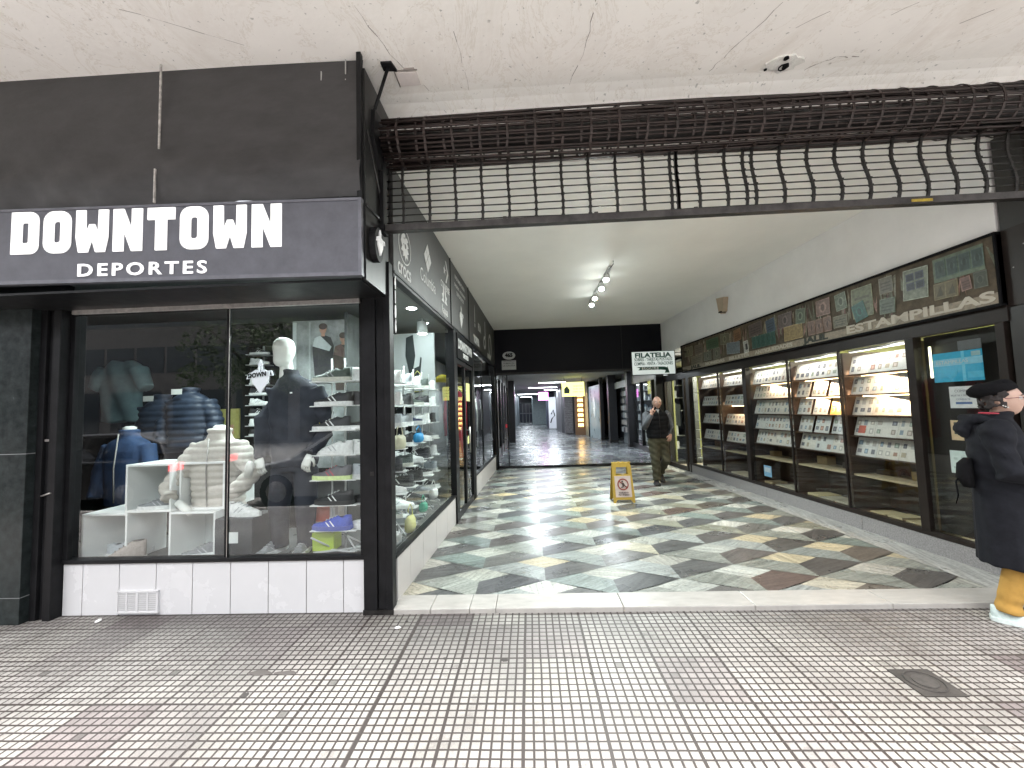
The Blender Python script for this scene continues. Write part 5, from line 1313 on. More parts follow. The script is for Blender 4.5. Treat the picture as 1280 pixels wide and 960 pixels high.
# neutral fill lamps added to brighten the stamp sheets, one over each bay
for bi, (a, b) in enumerate(BAYS):
    t = thing('case_fill_lamp', 'added slim fill lamp in the head of the bay %s' % NM[bi], 'lamp', RWf((a + b) / 2, .1, 2.07), 0, 'added fill lamps in the head of the display case')
    mb = MB(); mb.box(a + .05, b - .05, .07, .10, 2.055, 2.08, f=RWf); mb.build('housing', m_white, t); mb = MB(); mb.box(a + .06, b - .06, .074, .096, 2.050, 2.0545, f=RWf); mb.build('diffuser', emis('case_fill_glow', (1, .96, .9), 1.2) if bi == 0 else MATS['case_fill_glow'], t)
    ld = bpy.data.lights.new('case_fill_light', 'AREA'); ld.shape = 'RECTANGLE'; ld.size = b - a - .1; ld.size_y = .05; ld.energy = (.45, .45, .4, .35, .3)[bi]; ld.color = (1, .95, .88)
    lo = bpy.data.objects.new('case_fill_light', ld); COL.objects.link(lo); lo.location = RWf((a + b) / 2, .04, 2.045); lo.rotation_euler = (0, R_(8), R_(90))
# posters in the dark pane next to the street
def rposter(label, y0, y1, z0, z1, cells, lettering=None, off=.03, cat='poster'):
    t = thing('notice_sheet', label, cat, RWf((y0 + y1) / 2, off, z0))
    mb = MB()
    for (u0, u1, v0, v1, col) in cells:
        k = .0004 * len(mb.f) / 6
        mb.box(y1 - (y1 - y0) * u1, y1 - (y1 - y0) * u0, off - .002 - k, off + .001 - k, z0 + (z1 - z0) * v0, z0 + (z1 - z0) * v1, col=col, f=RWf)
    s = mb.build('sheet', vc, t)
    if lettering:
        mb = MB()
        for txt, size, u, v, col in lettering:
            put(mb, text_geo(txt, size, 0, .0005), lambda a_, b_, c_: RWf(y1 - (y1 - y0) * u - a_, off - .012 - c_, z0 + (z1 - z0) * v + b_), col=col)
        mb.build('lettering', vc, s)
# seen from the passage the text must run from far (left) to near (right)
rposter('bright blue printed poster behind the dark glass beside the woman in black', 3.60, 4.00, 1.63, 1.90, [(0, 1, 0, 1, (.02, .40, .66)), (0, 1, .55, .78, (.25, .60, .78)), (.6, .66, 0, 1, (.14, .58, .80)), (.7, 1, .1, .3, (.08, .50, .74)), (.1, .5, .2, .4, (.03, .44, .70)), (.8, .97, .8, .95, (.3, .5, .55))], [('ESTAMPILLAS', .045, .42, .66, (.6, .68, .7))])
rposter('white notice with a blue bar below the blue poster', 3.65, 3.885, 1.39, 1.585, [(0, 1, 0, 1, (.75, .78, .80)), (.2, .75, .18, .28, (.08, .16, .36))], [('COMPRA', .032, .5, .78, (.2, .22, .25)), ('BILLETES Y MONEDAS', .02, .5, .58, (.12, .14, .2)), ('CONSULTE', .022, .5, .4, (.15, .2, .32))])
rposter('tan card with a green telephone picture below the white notice', 3.64, 3.90, 1.10, 1.28, [(0, 1, 0, 1, (.70, .53, .33)), (.1, .22, .3, .9, (.05, .07, .06)), (.2, .42, .25, .85, (.03, .12, .10)), (.24, .38, .35, .75, (.05, .32, .26)), (.5, .95, .25, .35, (.4, .22, .1)), (.55, .8, .75, .85, (.45, .18, .05))], None)
rposter('pale mint sheet with small drawings at the bottom of the dark pane', 3.63, 3.93, .80, 1.005, [(0, 1, 0, 1, (.66, .78, .77))] + [(u, u + .1, v, v + .1, (.46, .58, .58)) for u, v in ((.08, .2), (.25, .3), (.4, .15), (.1, .6), (.3, .65), (.55, .5), (.7, .3), (.8, .6), (.6, .75), (.85, .15))] + [(.46, .47, 0, 1, (.42, .5, .5))], None)
rposter('grey sheet half hidden above the blue poster', 3.60, 3.78, 1.905, 1.99, [(0, 1, 0, 1, (.12, .13, .14))], None)
mb = MB(); mb.box(3.44, 4.14, .10, .12, .215, 2.085, f=RWf); o = mb.build('dark_backing_board', mat('dark_backing', (.016, .013, .012), .5, var=.3)); tag(o, 'dark board closing the pane that carries the posters', 'board')
t = thing('thin_lamp_tube', 'thin glowing upright tube beside the blue poster', 'lamp', RWf(4.04, .06, 1.7)); mb = MB(); mb.tube([RWf(4.05, .06, 1.68), RWf(4.05, .06, 1.98)], .009, 8); mb.build('tube', emis('greenish_tube', (.9, .95, .6), 1.3), t)
# narrow side case before the door
t = thing('corner_case', 'narrow glazed corner case with a column of small notices beside the rear door', 'display case', RWf(8.9, .2, .2))
mb = MB()
for i in range(8): mb.box(8.75, 9.03, .08, .22, .34 + i * .2, .348 + i * .2, col=(.30, .34, .33), f=RWf); mb.box(8.80, 9.0, .20, .21, .36 + i * .2, .50 + i * .2, col=(.34, .40, .38) if i < 7 else (.45, .28, .2), f=RWf)
mb.build('shelf_stack', vc, t)

# ---------- long sign with collage of enlarged old stamps
sn = thing('stamp_sign', 'long signboard covered with pictures of old stamps above the stamp shop windows', 'sign', RWf(6.3, -.03, 2.24))
mb = MB(); mb.box(3.37, 9.25, -.03, .05, 2.235, 2.80, f=RWf); m_sb = mat('sign_backdrop', (.10, .08, .055), .6, spec=.2, var=.5, vs=9, bump=.05); mb.build('backdrop', m_sb, sn)
mb = MB(); mb.box(3.37, 9.25, -.045, .05, 2.80, 2.822, f=RWf); mb.box(3.37, 9.25, -.045, .05, 2.215, 2.237, f=RWf); mb.box(3.37, 3.385, -.045, .05, 2.237, 2.80, f=RWf); mb.box(9.25, 9.27, -.045, .05, 2.215, 2.82, f=RWf); mb.build('border', m_blackmatt, sn)
mb = MB(); mb.box(3.386, 9.249, -.033, -.030, 2.237, 2.33, f=RWf); mb.build('pale_lower_band', mat('sign_lower_band', (.27, .23, .17), .55, var=.35, vs=25), sn)
rq = random.Random(15); mb = MB()
def stamp(y, z, w, h, col, rot=0, kind=0, k=0):
    f = lambda a, b, c: RWf(y - (a * math.cos(rot) - b * math.sin(rot)), -.034 - k * .0012 - c, z + a * math.sin(rot) + b * math.cos(rot))
    col = tuple(c * .8 for c in col); edge = tuple(min(1, c * 1.7 + .015) for c in col)
    mb.box(-w / 2, w / 2, -h / 2, h / 2, 0, .001, col=edge, f=f)
    mb.box(-w / 2 + .008, w / 2 - .008, -h / 2 + .008, h / 2 - .008, .001, .0016, col=col, f=f)
    if kind == 0: mb.prism(circ(min(w, h) * .28, 16, ry=min(w, h) * .33), .0016, .0022, col=tuple(c * 1.6 for c in col), f=f); mb.prism([(x, y_) for x, y_ in circ(min(w, h) * .15, 10, ry=h * .22)], .0022, .0027, col=tuple(c * .6 for c in col), f=f)
    if kind == 1:
        for q in range(3): mb.box(-w * .35, w * .35, -h * .3 + q * h * .2, -h * .22 + q * h * .2, .0016, .002, col=tuple(c * .55 for c in col), f=f)
    if kind == 2: mb.box(-.003, .003, -h / 2, h / 2, .0016, .0022, col=edge, f=f); mb.prism([(-w * .4, -h * .3), (-w * .1, -h * .3), (-w * .2, h * .3)], .0016, .0022, col=tuple(c * .5 for c in col), f=f); mb.prism([(w * .1, -h * .3), (w * .4, -h * .3), (w * .3, h * .3)], .0016, .0022, col=tuple(c * .5 for c in col), f=f)
gdk = (.055, .085, .06); gmd = (.10, .13, .09)
mb.box(3.46, 3.86, -.0345, -.0335, 2.545, 2.765, col=(.11, .15, .10), f=RWf)
for i in range(4): stamp(3.505 + i * .098, 2.66, .088, .16, (.05, .08, .07), 0, 0, 2)
stamp(3.50, 2.47, .10, .14, (.06, .07, .05), 0, 0, 1); stamp(3.77, 2.46, .20, .15, (.14, .12, .06), -.02, 2, 1); stamp(3.61, 2.47, .08, .12, (.17, .10, .08), .1, 1, 0)
stamp(4.03, 2.60, .24, .30, (.22, .25, .19), -.07, 9, 1)
for a_ in (-1, 1):
    for b_ in (-1, 1): stamp(4.03 + a_ * .046, 2.63 + b_ * .045, .08, .075, (.05, .06, .08), 0, 1, 3)
stamp(4.33, 2.68, .15, .17, (.15, .14, .10), 0, 1, 0); stamp(4.33, 2.46, .17, .16, (.10, .13, .09), -.06, 1, 2); stamp(4.62, 2.58, .26, .34, (.16, .18, .10), 0, 1, 0); stamp(4.66, 2.48, .16, .2, (.02, .10, .085), .25, 0, 3)
stamp(4.90, 2.66, .16, .20, (.13, .16, .11), .1, 0, 1); stamp(4.93, 2.43, .2, .14, (.15, .14, .09), 0, 1, 1); stamp(5.17, 2.66, .22, .2, (.20, .12, .09), 0, 0, 2)
for i in range(3): stamp(5.12 + i * .13, 2.44, .12, .18, (.17, .10, .07), 0, 0, 1)
stamp(5.56, 2.64, .17, .2, (.12, .15, .10), -.1, 0, 2); stamp(5.72, 2.45, .36, .2, (.30, .22, .09), 0, 9, 1); stamp(5.86, 2.65, .28, .2, (.13, .10, .09), 0, 0, 2); stamp(6.18, 2.64, .2, .2, (.06, .09, .13), .1, 1, 1)
for i in range(5): stamp(6.14 + i * .115, 2.45, .105, .19, (.03, .09, .07), 0, 0, 2)
stamp(6.55, 2.66, .34, .2, (.11, .08, .07), .05, 1, 0); stamp(6.82, 2.42, .13, .2, (.5, .5, .46), .08, 9, 2); stamp(6.80, 2.42, .06, .1, (.03, .03, .03), .08, 9, 4); stamp(7.05, 2.66, .2, .2, (.22, .11, .05), .1, 1, 1)
stamp(7.2, 2.46, .4, .2, (.17, .20, .22), -.08, 9, 1); stamp(7.45, 2.66, .3, .2, (.14, .13, .08), -.1, 0, 0); stamp(7.9, 2.65, .46, .2, (.05, .09, .04), 0, 1, 1); stamp(7.75, 2.44, .25, .2, (.13, .12, .08), 0, 0, 2); stamp(8.1, 2.44, .3, .18, (.12, .12, .08), 0, 0, 1)
stamp(8.45, 2.62, .35, .2, (.15, .11, .07), 0, 1, 0); stamp(8.55, 2.42, .5, .18, (.16, .13, .08), .03, 1, 2); stamp(8.9, 2.64, .4, .2, (.17, .15, .09), 0, 0, 1)
for i in range(120):
    y = rq.uniform(3.4, 9.1); c = rq.choice([(.26, .15, .11), (.2, .19, .13), (.13, .14, .09), (.28, .24, .17), (.16, .08, .07)])
    mb.prism([(y + .03 * rq.uniform(.4, 1.3) * math.cos(q * PI / 4), 2.55 + rq.uniform(-.21, .23) * 1 + .02 * math.sin(q * PI / 4)) for q in range(6)], 0, .0008, col=c, f=lambda a, b, c_: RWf(a, -.031 - c_, min(2.79, max(2.34, b))))
mb.build('stamp_pictures', vcol_mat('stamp_print', .45, .3, vs=35), sn)
# lettering: the words read from far (left) to near (right)
def rword(txt, y_far, y_near, zc, size, nm, m, bold=.004):
    g = text_geo(txt, size, bold, .004, 1.0)
    xs2 = [v[0] for v in g[0]]; a0, a1 = min(xs2), max(xs2); k2 = (y_far - y_near) / (a1 - a0)
    mb = MB(); put(mb, g, lambda a, b, c: RWf(y_far - (a - a0) * k2, -.036 - c, zc + b)); return mb.build(nm, m, sn)
m_plet = mat('pale_sign_letter', (.50, .46, .38), .6); m_dlet = mat('dark_sign_letter', (.03, .035, .025), .6)
rword('ESTAMPILLAS', 4.85, 3.41, 2.30, .125, 'lettering_estampillas', m_plet, .004)
rword('JALIL', 5.55, 5.13, 2.29, .10, 'lettering_name', m_dlet, .005)
rword('MONEDAS', 8.2, 7.5, 2.285, .075, 'lettering_list', m_plet, .003); rword('BILLETES', 7.35, 6.75, 2.285, .075, 'lettering_list', m_plet, .003); rword('ANTIGUEDADES', 6.6, 5.75, 2.285, .075, 'lettering_list', m_plet, .003)
rword('JALIL', 8.85, 8.4, 2.285, .09, 'lettering_name', m_dlet, .004)
# outlet box on the white wall
t = thing('wall_sounder_box', 'small beige box fixed high on the white wall above the stamp sign', 'wall box', RWf(7.42, 0, 3.18))
mb = MB(); mb.prism([(7.30, 3.40), (7.56, 3.44), (7.50, 3.17), (7.43, 3.12), (7.36, 3.16)], 0, .09, f=lambda a, b, c: RWf(a, -c, b)); mb.build('housing', mat('beige_plastic', (.42, .33, .24), .6, var=.1), t, bevel=.006)
mb = MB(); mb.prism([(7.38, 3.13), (7.49, 3.15), (7.47, 3.17), (7.38, 3.165)], .02, .10, f=lambda a, b, c: RWf(a, -c, b)); mb.build('dark_base', m_blackmatt, t)
# ================================================================== END OF THE PASSAGE AND THE INNER CORRIDOR
hd = thing('black_fascia', 'plain black panelled fascia above the inner doors of the passage', 'fascia', (1.3, 10.5, 2.45))
mb = MB(); mb.box(-.88, 2.44, 10.46, 10.6, 2.46, H); mb.build('panel', mat('gloss_black_panel', (.005, .005, .008), .45, spec=.15), hd)
mb = MB(); mb.box(2.445, 3.455, 10.46, 10.6, 2.46, H); mb.build('panel', MATS['gloss_black_panel'], hd)
mb = MB(); mb.box(2.438, 2.447, 10.452, 10.458, 2.5, H); mb.build('joint', m_bmetal, hd)
mb = MB(); mb.box(-.88, 3.455, 10.43, 10.62, 2.40, 2.458); mb.build('door_head', m_bmetal, hd, bevel=.004)
ig = thing('inner_glazing', 'clear glass screen with slim black frames closing the end of the passage on the left', 'glass screen', (-.6, 10.5, 0))
mb = MB(); mb.box(-.86, -.80, 10.45, 10.55, .0, 2.40); mb.box(-.56, -.53, 10.48, 10.53, .06, 2.40); mb.box(3.26, 3.46, 10.45, 10.6, 0, 2.40)
mb.build('frame', m_black, ig, bevel=.003)
mb = MB(); mb.quad((-.80, 10.5, .06), (-.56, 10.5, .06), (-.56, 10.5, 2.4), (-.80, 10.5, 2.4)); mb.build('glass', m_glass, ig)
# corridor shop rows: left
m_cdark = mat('corridor_shop_black', (.014, .014, .016), .35, var=.3)
lf = thing('corridor_shop_row', 'row of dark framed glass shopfronts on the left of the inner corridor', 'shopfront', (-1, 20, .06))
mb = MB()
for y in (11.6, 12.9, 14.3, 15.9, 17.6): mb.box(-1.02, -.88, y, y + .18, .06, 2.78)
mb.box(-1.02, -.62, 17.9, 18.6, .06, 2.78)
mb.box(-1.02, -.9, 10.62, 18.0, .06, .35); mb.box(-1.02, -.9, 10.62, 18.0, 2.45, 2.78); mb.build('frame', m_cdark, lf)
mb = MB(); mb.box(-1.01, -1.0, 10.62, 18.0, .35, 2.45); mb.build('glass', mat('dark_mirror_glass', (.03, .035, .04), .06, spec=1.0), lf)
mb = MB(); mb.box(-1.2, -1.02, 18.6, 46, .06, 2.78); o = mb.build('corridor_wall', mat('corridor_wall_grey', (.16, .18, .2), .4, var=.3)); tag(o, 'grey wall along the far left of the inner corridor', 'wall')
o = MB().box(-1.30, -1.22, 10.62, 18.6, .0, 2.78).build('corridor_wall', m_cdark); tag(o, 'black wall behind the dark glass fronts on the left of the corridor', 'wall')
o = MB().box(4.25, 4.35, 10.62, 46.2, .0, 2.78).build('corridor_wall', mat('corridor_wall_dark', (.06, .065, .07), .5, var=.3)); tag(o, 'dark wall behind the goods on the right of the corridor', 'wall')
# right hand shops, stepping inwards
rs_ = thing('corridor_window', 'dark framed shop window with goods right behind the inner doors', 'shopfront', (3.6, 13, .06))
mb = MB(); mb.box(3.62, 3.70, 10.62, 14.5, .06, .22); mb.box(3.62, 3.70, 10.62, 14.5, 2.25, 2.78)
for y in (10.62, 12.0, 13.2): mb.box(3.60, 3.70, y, y + .06, .22, 2.25)
mb.build('frame', m_cdark, rs_)
mb = MB(); mb.quad((3.66, 10.62, .22), (3.66, 14.5, .22), (3.66, 14.5, 2.25), (3.66, 10.62, 2.25)); mb.build('glass', m_glass_dim, rs_)
mb = MB(); rz = random.Random(3)
for lv in range(6):
    mb.box(3.75, 4.1, 10.8, 14.4, .35 + lv * .33, .36 + lv * .33, col=(.25, .27, .28))
mb.box(4.15, 4.2, 10.62, 14.5, .06, 2.78, col=(.05, .055, .06)); mb.build('shelf', vc, rs_)
mb = MB()
for lv in range(6):
    y = 10.85
    while y < 14.2:
        w = rz.uniform(.06, .16); h = rz.uniform(.08, .26); c = rz.choice([(.35, .38, .4), (.08, .09, .1), (.5, .52, .52), (.2, .22, .24), (.1, .14, .18)])
        mb.box(3.78, 3.9, y, y + w, .362 + lv * .33, .362 + lv * .33 + h, col=c); y += w + rz.uniform(.02, .12)
mb.build('goods', vc, rs_)
def pillar(label, x, y, w, d, m=None, z1=2.78):
    t = thing('corridor_pillar', label, 'pillar', (x, y, .06))
    mb = MB(); mb.box(-w / 2, w / 2, -d / 2, d / 2, 0, z1 - .06); mb.build('shaft', m or m_cdark, t, local=True, bevel=.005)
    mb = MB(); mb.box(-w / 2 - .01, w / 2 + .01, -d / 2 - .01, d / 2 + .01, 0, .1); mb.build('base', m_bmetal, t, local=True)
pillar('black pillar in the corridor right beside the dark shop window', 3.62, 14.6, .25, .25); pillar('wide black pillar in the middle of the corridor shop row', 3.40, 16.7, .32, .3); pillar('slim black pillar behind the wide one in the corridor', 3.18, 17.9, .14, .2)
s2 = thing('corridor_window', 'pale lit shop window between the two black pillars of the corridor', 'shopfront', (3.6, 15.6, .06))
mb = MB(); mb.box(3.8, 3.85, 14.7, 16.6, .06, 2.78, col=(.28, .31, .33))
for lv in range(7):
    for q in range(6): mb.box(3.70, 3.80, 14.8 + q * .3, 15.0 + q * .3, .5 + lv * .28, .68 + lv * .28, col=rz.choice([(.55, .58, .6), (.3, .34, .36), (.12, .12, .14), (.4, .38, .36)]))
mb.build('goods_wall', vc, s2)
mb = MB(); mb.box(3.50, 3.56, 14.7, 16.6, 2.2, 2.45, col=(.5, .52, .54)); mb.build('header', vc, s2)
s3 = thing('frosted_door', 'pale blue-grey frosted glass door with a white oval mark in the corridor', 'door', (3.1, 19, .06))
mb = MB(); mb.add([(3.15, 18.0, .06), (2.98, 20.2, .06), (2.98, 20.2, 2.5), (3.15, 18.0, 2.5)], [(0, 1, 2, 3)]); mb.build('leaf', mat('frosted_glass', (.30, .36, .38), .3, var=.2, vs=2), s3)
mb = MB(); mb.prism(circ(.22, 20, 0, 0, .5), 0, .01, f=lambda a, b, c: (3.06 - c - a * .08, 19.1 + a, 1.5 + b)); mb.build('oval_mark', m_clearpl, s3)
mb = MB(); mb.box(3.12, 3.2, 17.95, 18.02, .06, 2.78); mb.build('door_post', m_cdark, s3); mb = MB(); mb.box(2.92, 3.02, 20.2, 20.3, .06, 2.78); mb.build('door_post', m_cdark, s3)
# glowing yellow-lit kiosk
s4 = thing('lit_kiosk', 'warm lit display of small goods on the right of the inner corridor', 'display case', (2.8, 21.5, .06))
mb = MB(); mb.box(2.42, 2.95, 21.5, 21.6, .06, 2.5); mb.build('case_back', mat('kiosk_wood', (.16, .09, .05), .6), s4)
m_amb = emis('amber_backlight', (1, .62, .2), 1.6)
mb = MB()
for lv in range(7): mb.box(2.58, 2.84, 21.47, 21.49, .5 + lv * .26, .66 + lv * .26)
mb.build('lit_shelf_panels', m_amb, s4)
mb = MB()
for lv in range(7):
    for q in range(3): mb.box(2.60 + q * .08, 2.64 + q * .08, 21.42, 21.46, .49 + lv * .26, .57 + lv * .26, col=(.2, .1, .05))
mb.build('small_goods', vc, s4)
mb = MB(); mb.box(2.95, 3.02, 20.3, 22.5, .06, 2.78); o = mb.build('corridor_wall', mat('corridor_cream', (.35, .33, .24), .6)); tag(o, 'cream wall beside the warm lit display in the corridor', 'wall')
# stepping wall blocks further in
def block(label, x0, x1, y0, y1, col, nm, z1=2.78, rough=.5):
    o = MB().box(x0, x1, y0, y1, .06, z1).build('corridor_wall', mat(nm, col, rough, var=.2)); tag(o, label, 'wall')
block('dark shop flank behind the hanging yellow sign', 2.0, 4.2, 22.6, 24, (.03, .03, .035), 'flank_dark')
block('far right wall of the inner corridor', 1.9, 4.2, 24, 30, (.10, .10, .11), 'flank_grey')
block('dark blue wall near the far end of the inner corridor', 1.45, 4.2, 31, 34, (.02, .025, .06), 'flank_navy')
block('pale grey wall beside the far doors of the corridor', .35, 4.2, 38, 46.5, (.28, .34, .36), 'flank_pale')
t = thing('white_banner', 'tall white banner with dark brush marks standing in the corridor', 'banner', (1.65, 28.5, .06))
mb = MB(); mb.box(1.38, 1.90, 28.5, 28.53, .1, 2.3); bn = mb.build('cloth', mat('banner_white', (.6, .62, .66), .7), t)
mb = MB(); mb.tube([(1.5, 28.49, .5), (1.6, 28.49, .8), (1.8, 28.49, 1.0), (1.7, 28.49, 1.4), (1.55, 28.49, 1.1)], .04, 6); mb.build('brush_mark', m_blackmatt, bn)
t = thing('metal_shutter_panel', 'grey patterned roller shutter behind the yellow sign in the corridor', 'shutter', (2.25, 22.4, .06))
mb = MB(); 
for i in range(22): mb.box(1.95, 2.42, 22.50, 22.55, .1 + i * .1, .19 + i * .1)
mb.build('slats', mat('shutter_grey', (.22, .21, .23), .5, .4, var=.5, vs=12), t)
fd = thing('far_doors', 'dark glass doors with pale frames closing the far end of the corridor', 'door', (-.4, 46, .06))
mb = MB(); mb.box(-1.1, .5, 46, 46.1, .06, 2.2); mb.build('dark_leaf', mat('far_glass', (.05, .055, .08), .2), fd)
mb = MB()
for i in range(5): mb.box(-1.1 + i * .38, -1.05 + i * .38, 45.95, 46, .06, 2.2)
mb.box(-1.1, .5, 45.95, 46, 2.15, 2.3); mb.box(-1.1, .5, 45.94, 45.99, 1.0, 1.08); mb.build('frame', mat('far_frame', (.3, .32, .36), .5), fd)
mb = MB(); mb.box(-3, 5, 46.2, 46.3, 0, 2.9); o = mb.build('corridor_end_wall', mat('end_wall', (.2, .2, .22), .7)); tag(o, 'grey wall closing the far end of the corridor', 'wall')
# corridor lights
CLT = [(1.15, 19.3, 1.3, .28, 'second'), (.85, 23.6, 1.7, .22, 'third'), (0.0, 33.5, 1.8, .5, 'fifth and largest'), (1.5, 27, .9, .2, 'fourth'), (.2, 13.5, .16, 1.3, 'first'), (-.1, 41, 1.4, .4, 'last'), (2.6, 13.2, .5, .3, 'first on the right')]
for i, (x, y, w, d, nm) in enumerate(CLT):
    t = thing('ceiling_light', 'white ceiling light, the %s one along the inner corridor' % nm, 'ceiling light', (x, y, 2.78), 0, 'white ceiling lights of the inner corridor')
    mb = MB(); mb.box(-w / 2, w / 2, -d / 2, d / 2, -.05, 0); mb.build('housing', m_white, t, local=True)
    mb = MB(); mb.box(-w / 2 + .02, w / 2 - .02, -d / 2 + .02, d / 2 - .02, -.056, -.051); mb.build('diffuser', emis('corridor_light', (.88, .95, 1), 5) if i == 0 else MATS['corridor_light'], t, local=True)
    ld = bpy.data.lights.new('corridor_light', 'AREA'); ld.shape = 'RECTANGLE'; ld.size = w; ld.size_y = d; ld.energy = 20 if y < 30 else 18; ld.color = (.86, .94, 1)
    lo = bpy.data.objects.new('corridor_light', ld); COL.objects.link(lo); lo.location = (x, y, 2.70)
# hanging signs in corridor
def hsign(name, label, x0, x1, z0, z1, y, col, es, extra=None):
    t = thing(name, label, 'sign', ((x0 + x1) / 2, y, z0))
    mb = MB(); mb.box(x0, x1, y, y + .1, z0, z1); b = mb.build('box', mat(name + '_face', col, .5, emit=col, es=es), t)
    mb = MB(); mb.tube([(x0 + .1, y + .05, z1), (x0 + .1, y + .05, 2.78)], .01, 6); mb.tube([(x1 - .1, y + .05, z1), (x1 - .1, y + .05, 2.78)], .01, 6); mb.build('hanger', m_bmetal, t)
    if extra: extra(b)
def ye(b):
    mb = MB(); mb.prism([(1.50, 2.1), (1.72, 2.1), (1.74, 2.25), (1.62, 2.42), (1.50, 2.3)], 16.98, 16.995, f=lambda a, c, d: (a, d, c)); mb.build('picture', mat('sign_ink', (.08, .12, .08), .6), b)
    for i, txt in enumerate(('REPARACIONES', 'RELOJES - JOYAS', 'COMPRA - VENTA')):
        mb = MB(); put(mb, text_geo(txt, .055, .001, .002), lambda a, c, d: (2.08 + a, 16.99 - d, 2.40 - i * .12 + c)); mb.build('lettering', MATS['sign_ink'], b)
hsign('hanging_yellow_sign', 'yellow lit sign hanging under the corridor ceiling', 1.42, 2.34, 1.98, 2.57, 17.0, (.75, .76, .22), .55, ye)
hsign('hanging_pink_sign', 'small glowing pink sign hanging deep in the corridor', .62, 1.22, 2.02, 2.52, 25.0, (.85, .22, .78), .9)

# ---------- signs at the passage end
fl = thing('stamp_dealer_sign', 'white rectangular sign with green FILATELIA lettering and a curved arrow', 'sign', (2.8, 9.0, 2.2))
FY = 9.0
def fF(a, b, c): return (2.775 + a * .775, FY - c, 2.433 + b * .84)
mb = MB(); mb.box(-.60, .60, -.30, .30, -.03, 0, f=fF); mb.build('board', mat('sign_white', (.60, .64, .62), .4, emit=(.8, .9, .86), es=.10), fl)
mb = MB(); mb.box(-.615, .615, .30, .315, -.04, .01, f=fF); mb.box(-.615, .615, -.315, -.30, -.04, .01, f=fF); mb.box(-.615, -.60, -.30, .30, -.04, .01, f=fF); mb.box(.60, .615, -.30, .30, -.04, .01, f=fF); mb.build('frame', m_blackmatt, fl)
m_green = mat('sign_green', (.010, .07, .045), .5)
def fit(mb, txt, w, h, cx, cz, bold=.004, col=None):
    g = text_geo(txt, h, bold, .003); xs2 = [v[0] for v in g[0]]; a0, a1 = min(xs2), max(xs2); k2 = w / (a1 - a0)
    put(mb, g, lambda a, b, c: fF((a - (a0 + a1) / 2) * k2 + cx, b + cz, c + .003), col=col)
mb = MB(); fit(mb, 'FILATELIA', 1.02, .165, .0, .20, .007); mb.build('title_lettering', m_green, fl)
mb = MB(); fit(mb, 'SOBRES - TARJETAS POSTALES', 1.06, .115, 0, .09, .002); fit(mb, 'COMPRA - VENTA - TASACIONES', 1.08, .115, 0, -.02, .002); mb.build('text_lettering', m_green, fl)
mb = MB(); put(mb, poly_geo([[(-.48, -.10), (.1, -.10), (.30, -.105), (.38, -.13), (.38, -.085), (.44, -.27), (.30, -.27), (.335, -.20), (.2, -.185), (-.44, -.185), (-.38, -.14)]], .002), lambda a, b, c: fF(a, b, c + .003)); mb.build('arrow', m_green, fl)
mb = MB(); mb.box(-.33, .13, -.178, -.108, .003, .0055, f=fF); mb.build('arrow_label', m_clearpl, fl)
mb = MB(); fit(mb, 'LOCAL 6', .40, .075, -.10, -.143, .003); 
for i, v in enumerate(mb.v): mb.v[i] = (v[0], v[1] - .004, v[2])
mb.build('arrow_lettering', m_green, fl)
mb = MB(); mb.tube([(3.2, FY + .015, 2.65), (3.56, FY + .015, 2.65)], .01, 6); mb.tube([(3.2, FY + .015, 2.25), (3.56, FY + .015, 2.25)], .01, 6); mb.build('bracket', m_bmetal, fl)
np_ = thing('number_plate', 'small white oval 465 plate above a grey notice on the black fascia', 'number plate', (-.47, 10.45, 2.8))
m_enam = mat('grey_enamel', (.42, .43, .43), .4)
mb = MB(); mb.prism(circ(.165, 24, 0, 0, .105), 0, .012, f=lambda a, b, c: (-.47 + a, 10.458 - c, 2.905 + b)); mb.build('oval_plate', m_enam, np_)
mb = MB(); put(mb, text_geo('465', .13, .008, .002), lambda a, b, c: (-.47 + a, 10.443 - c, 2.91 + b)); mb.build('digits', m_blackmatt, np_)
mb = MB(); mb.box(-.66, -.29, 10.446, 10.458, 2.535, 2.775); nb = mb.build('notice_plate', m_enam, np_)
mb = MB(); put(mb, text_geo('PROHIBIDO\nFUMAR EN\nLA GALERIA', .06, .001, .002), lambda a, b, c: (-.475 + a, 10.443 - c, 2.70 + b)); mb.build('notice_lettering', mat('notice_grey', (.12, .12, .12), .6), nb)

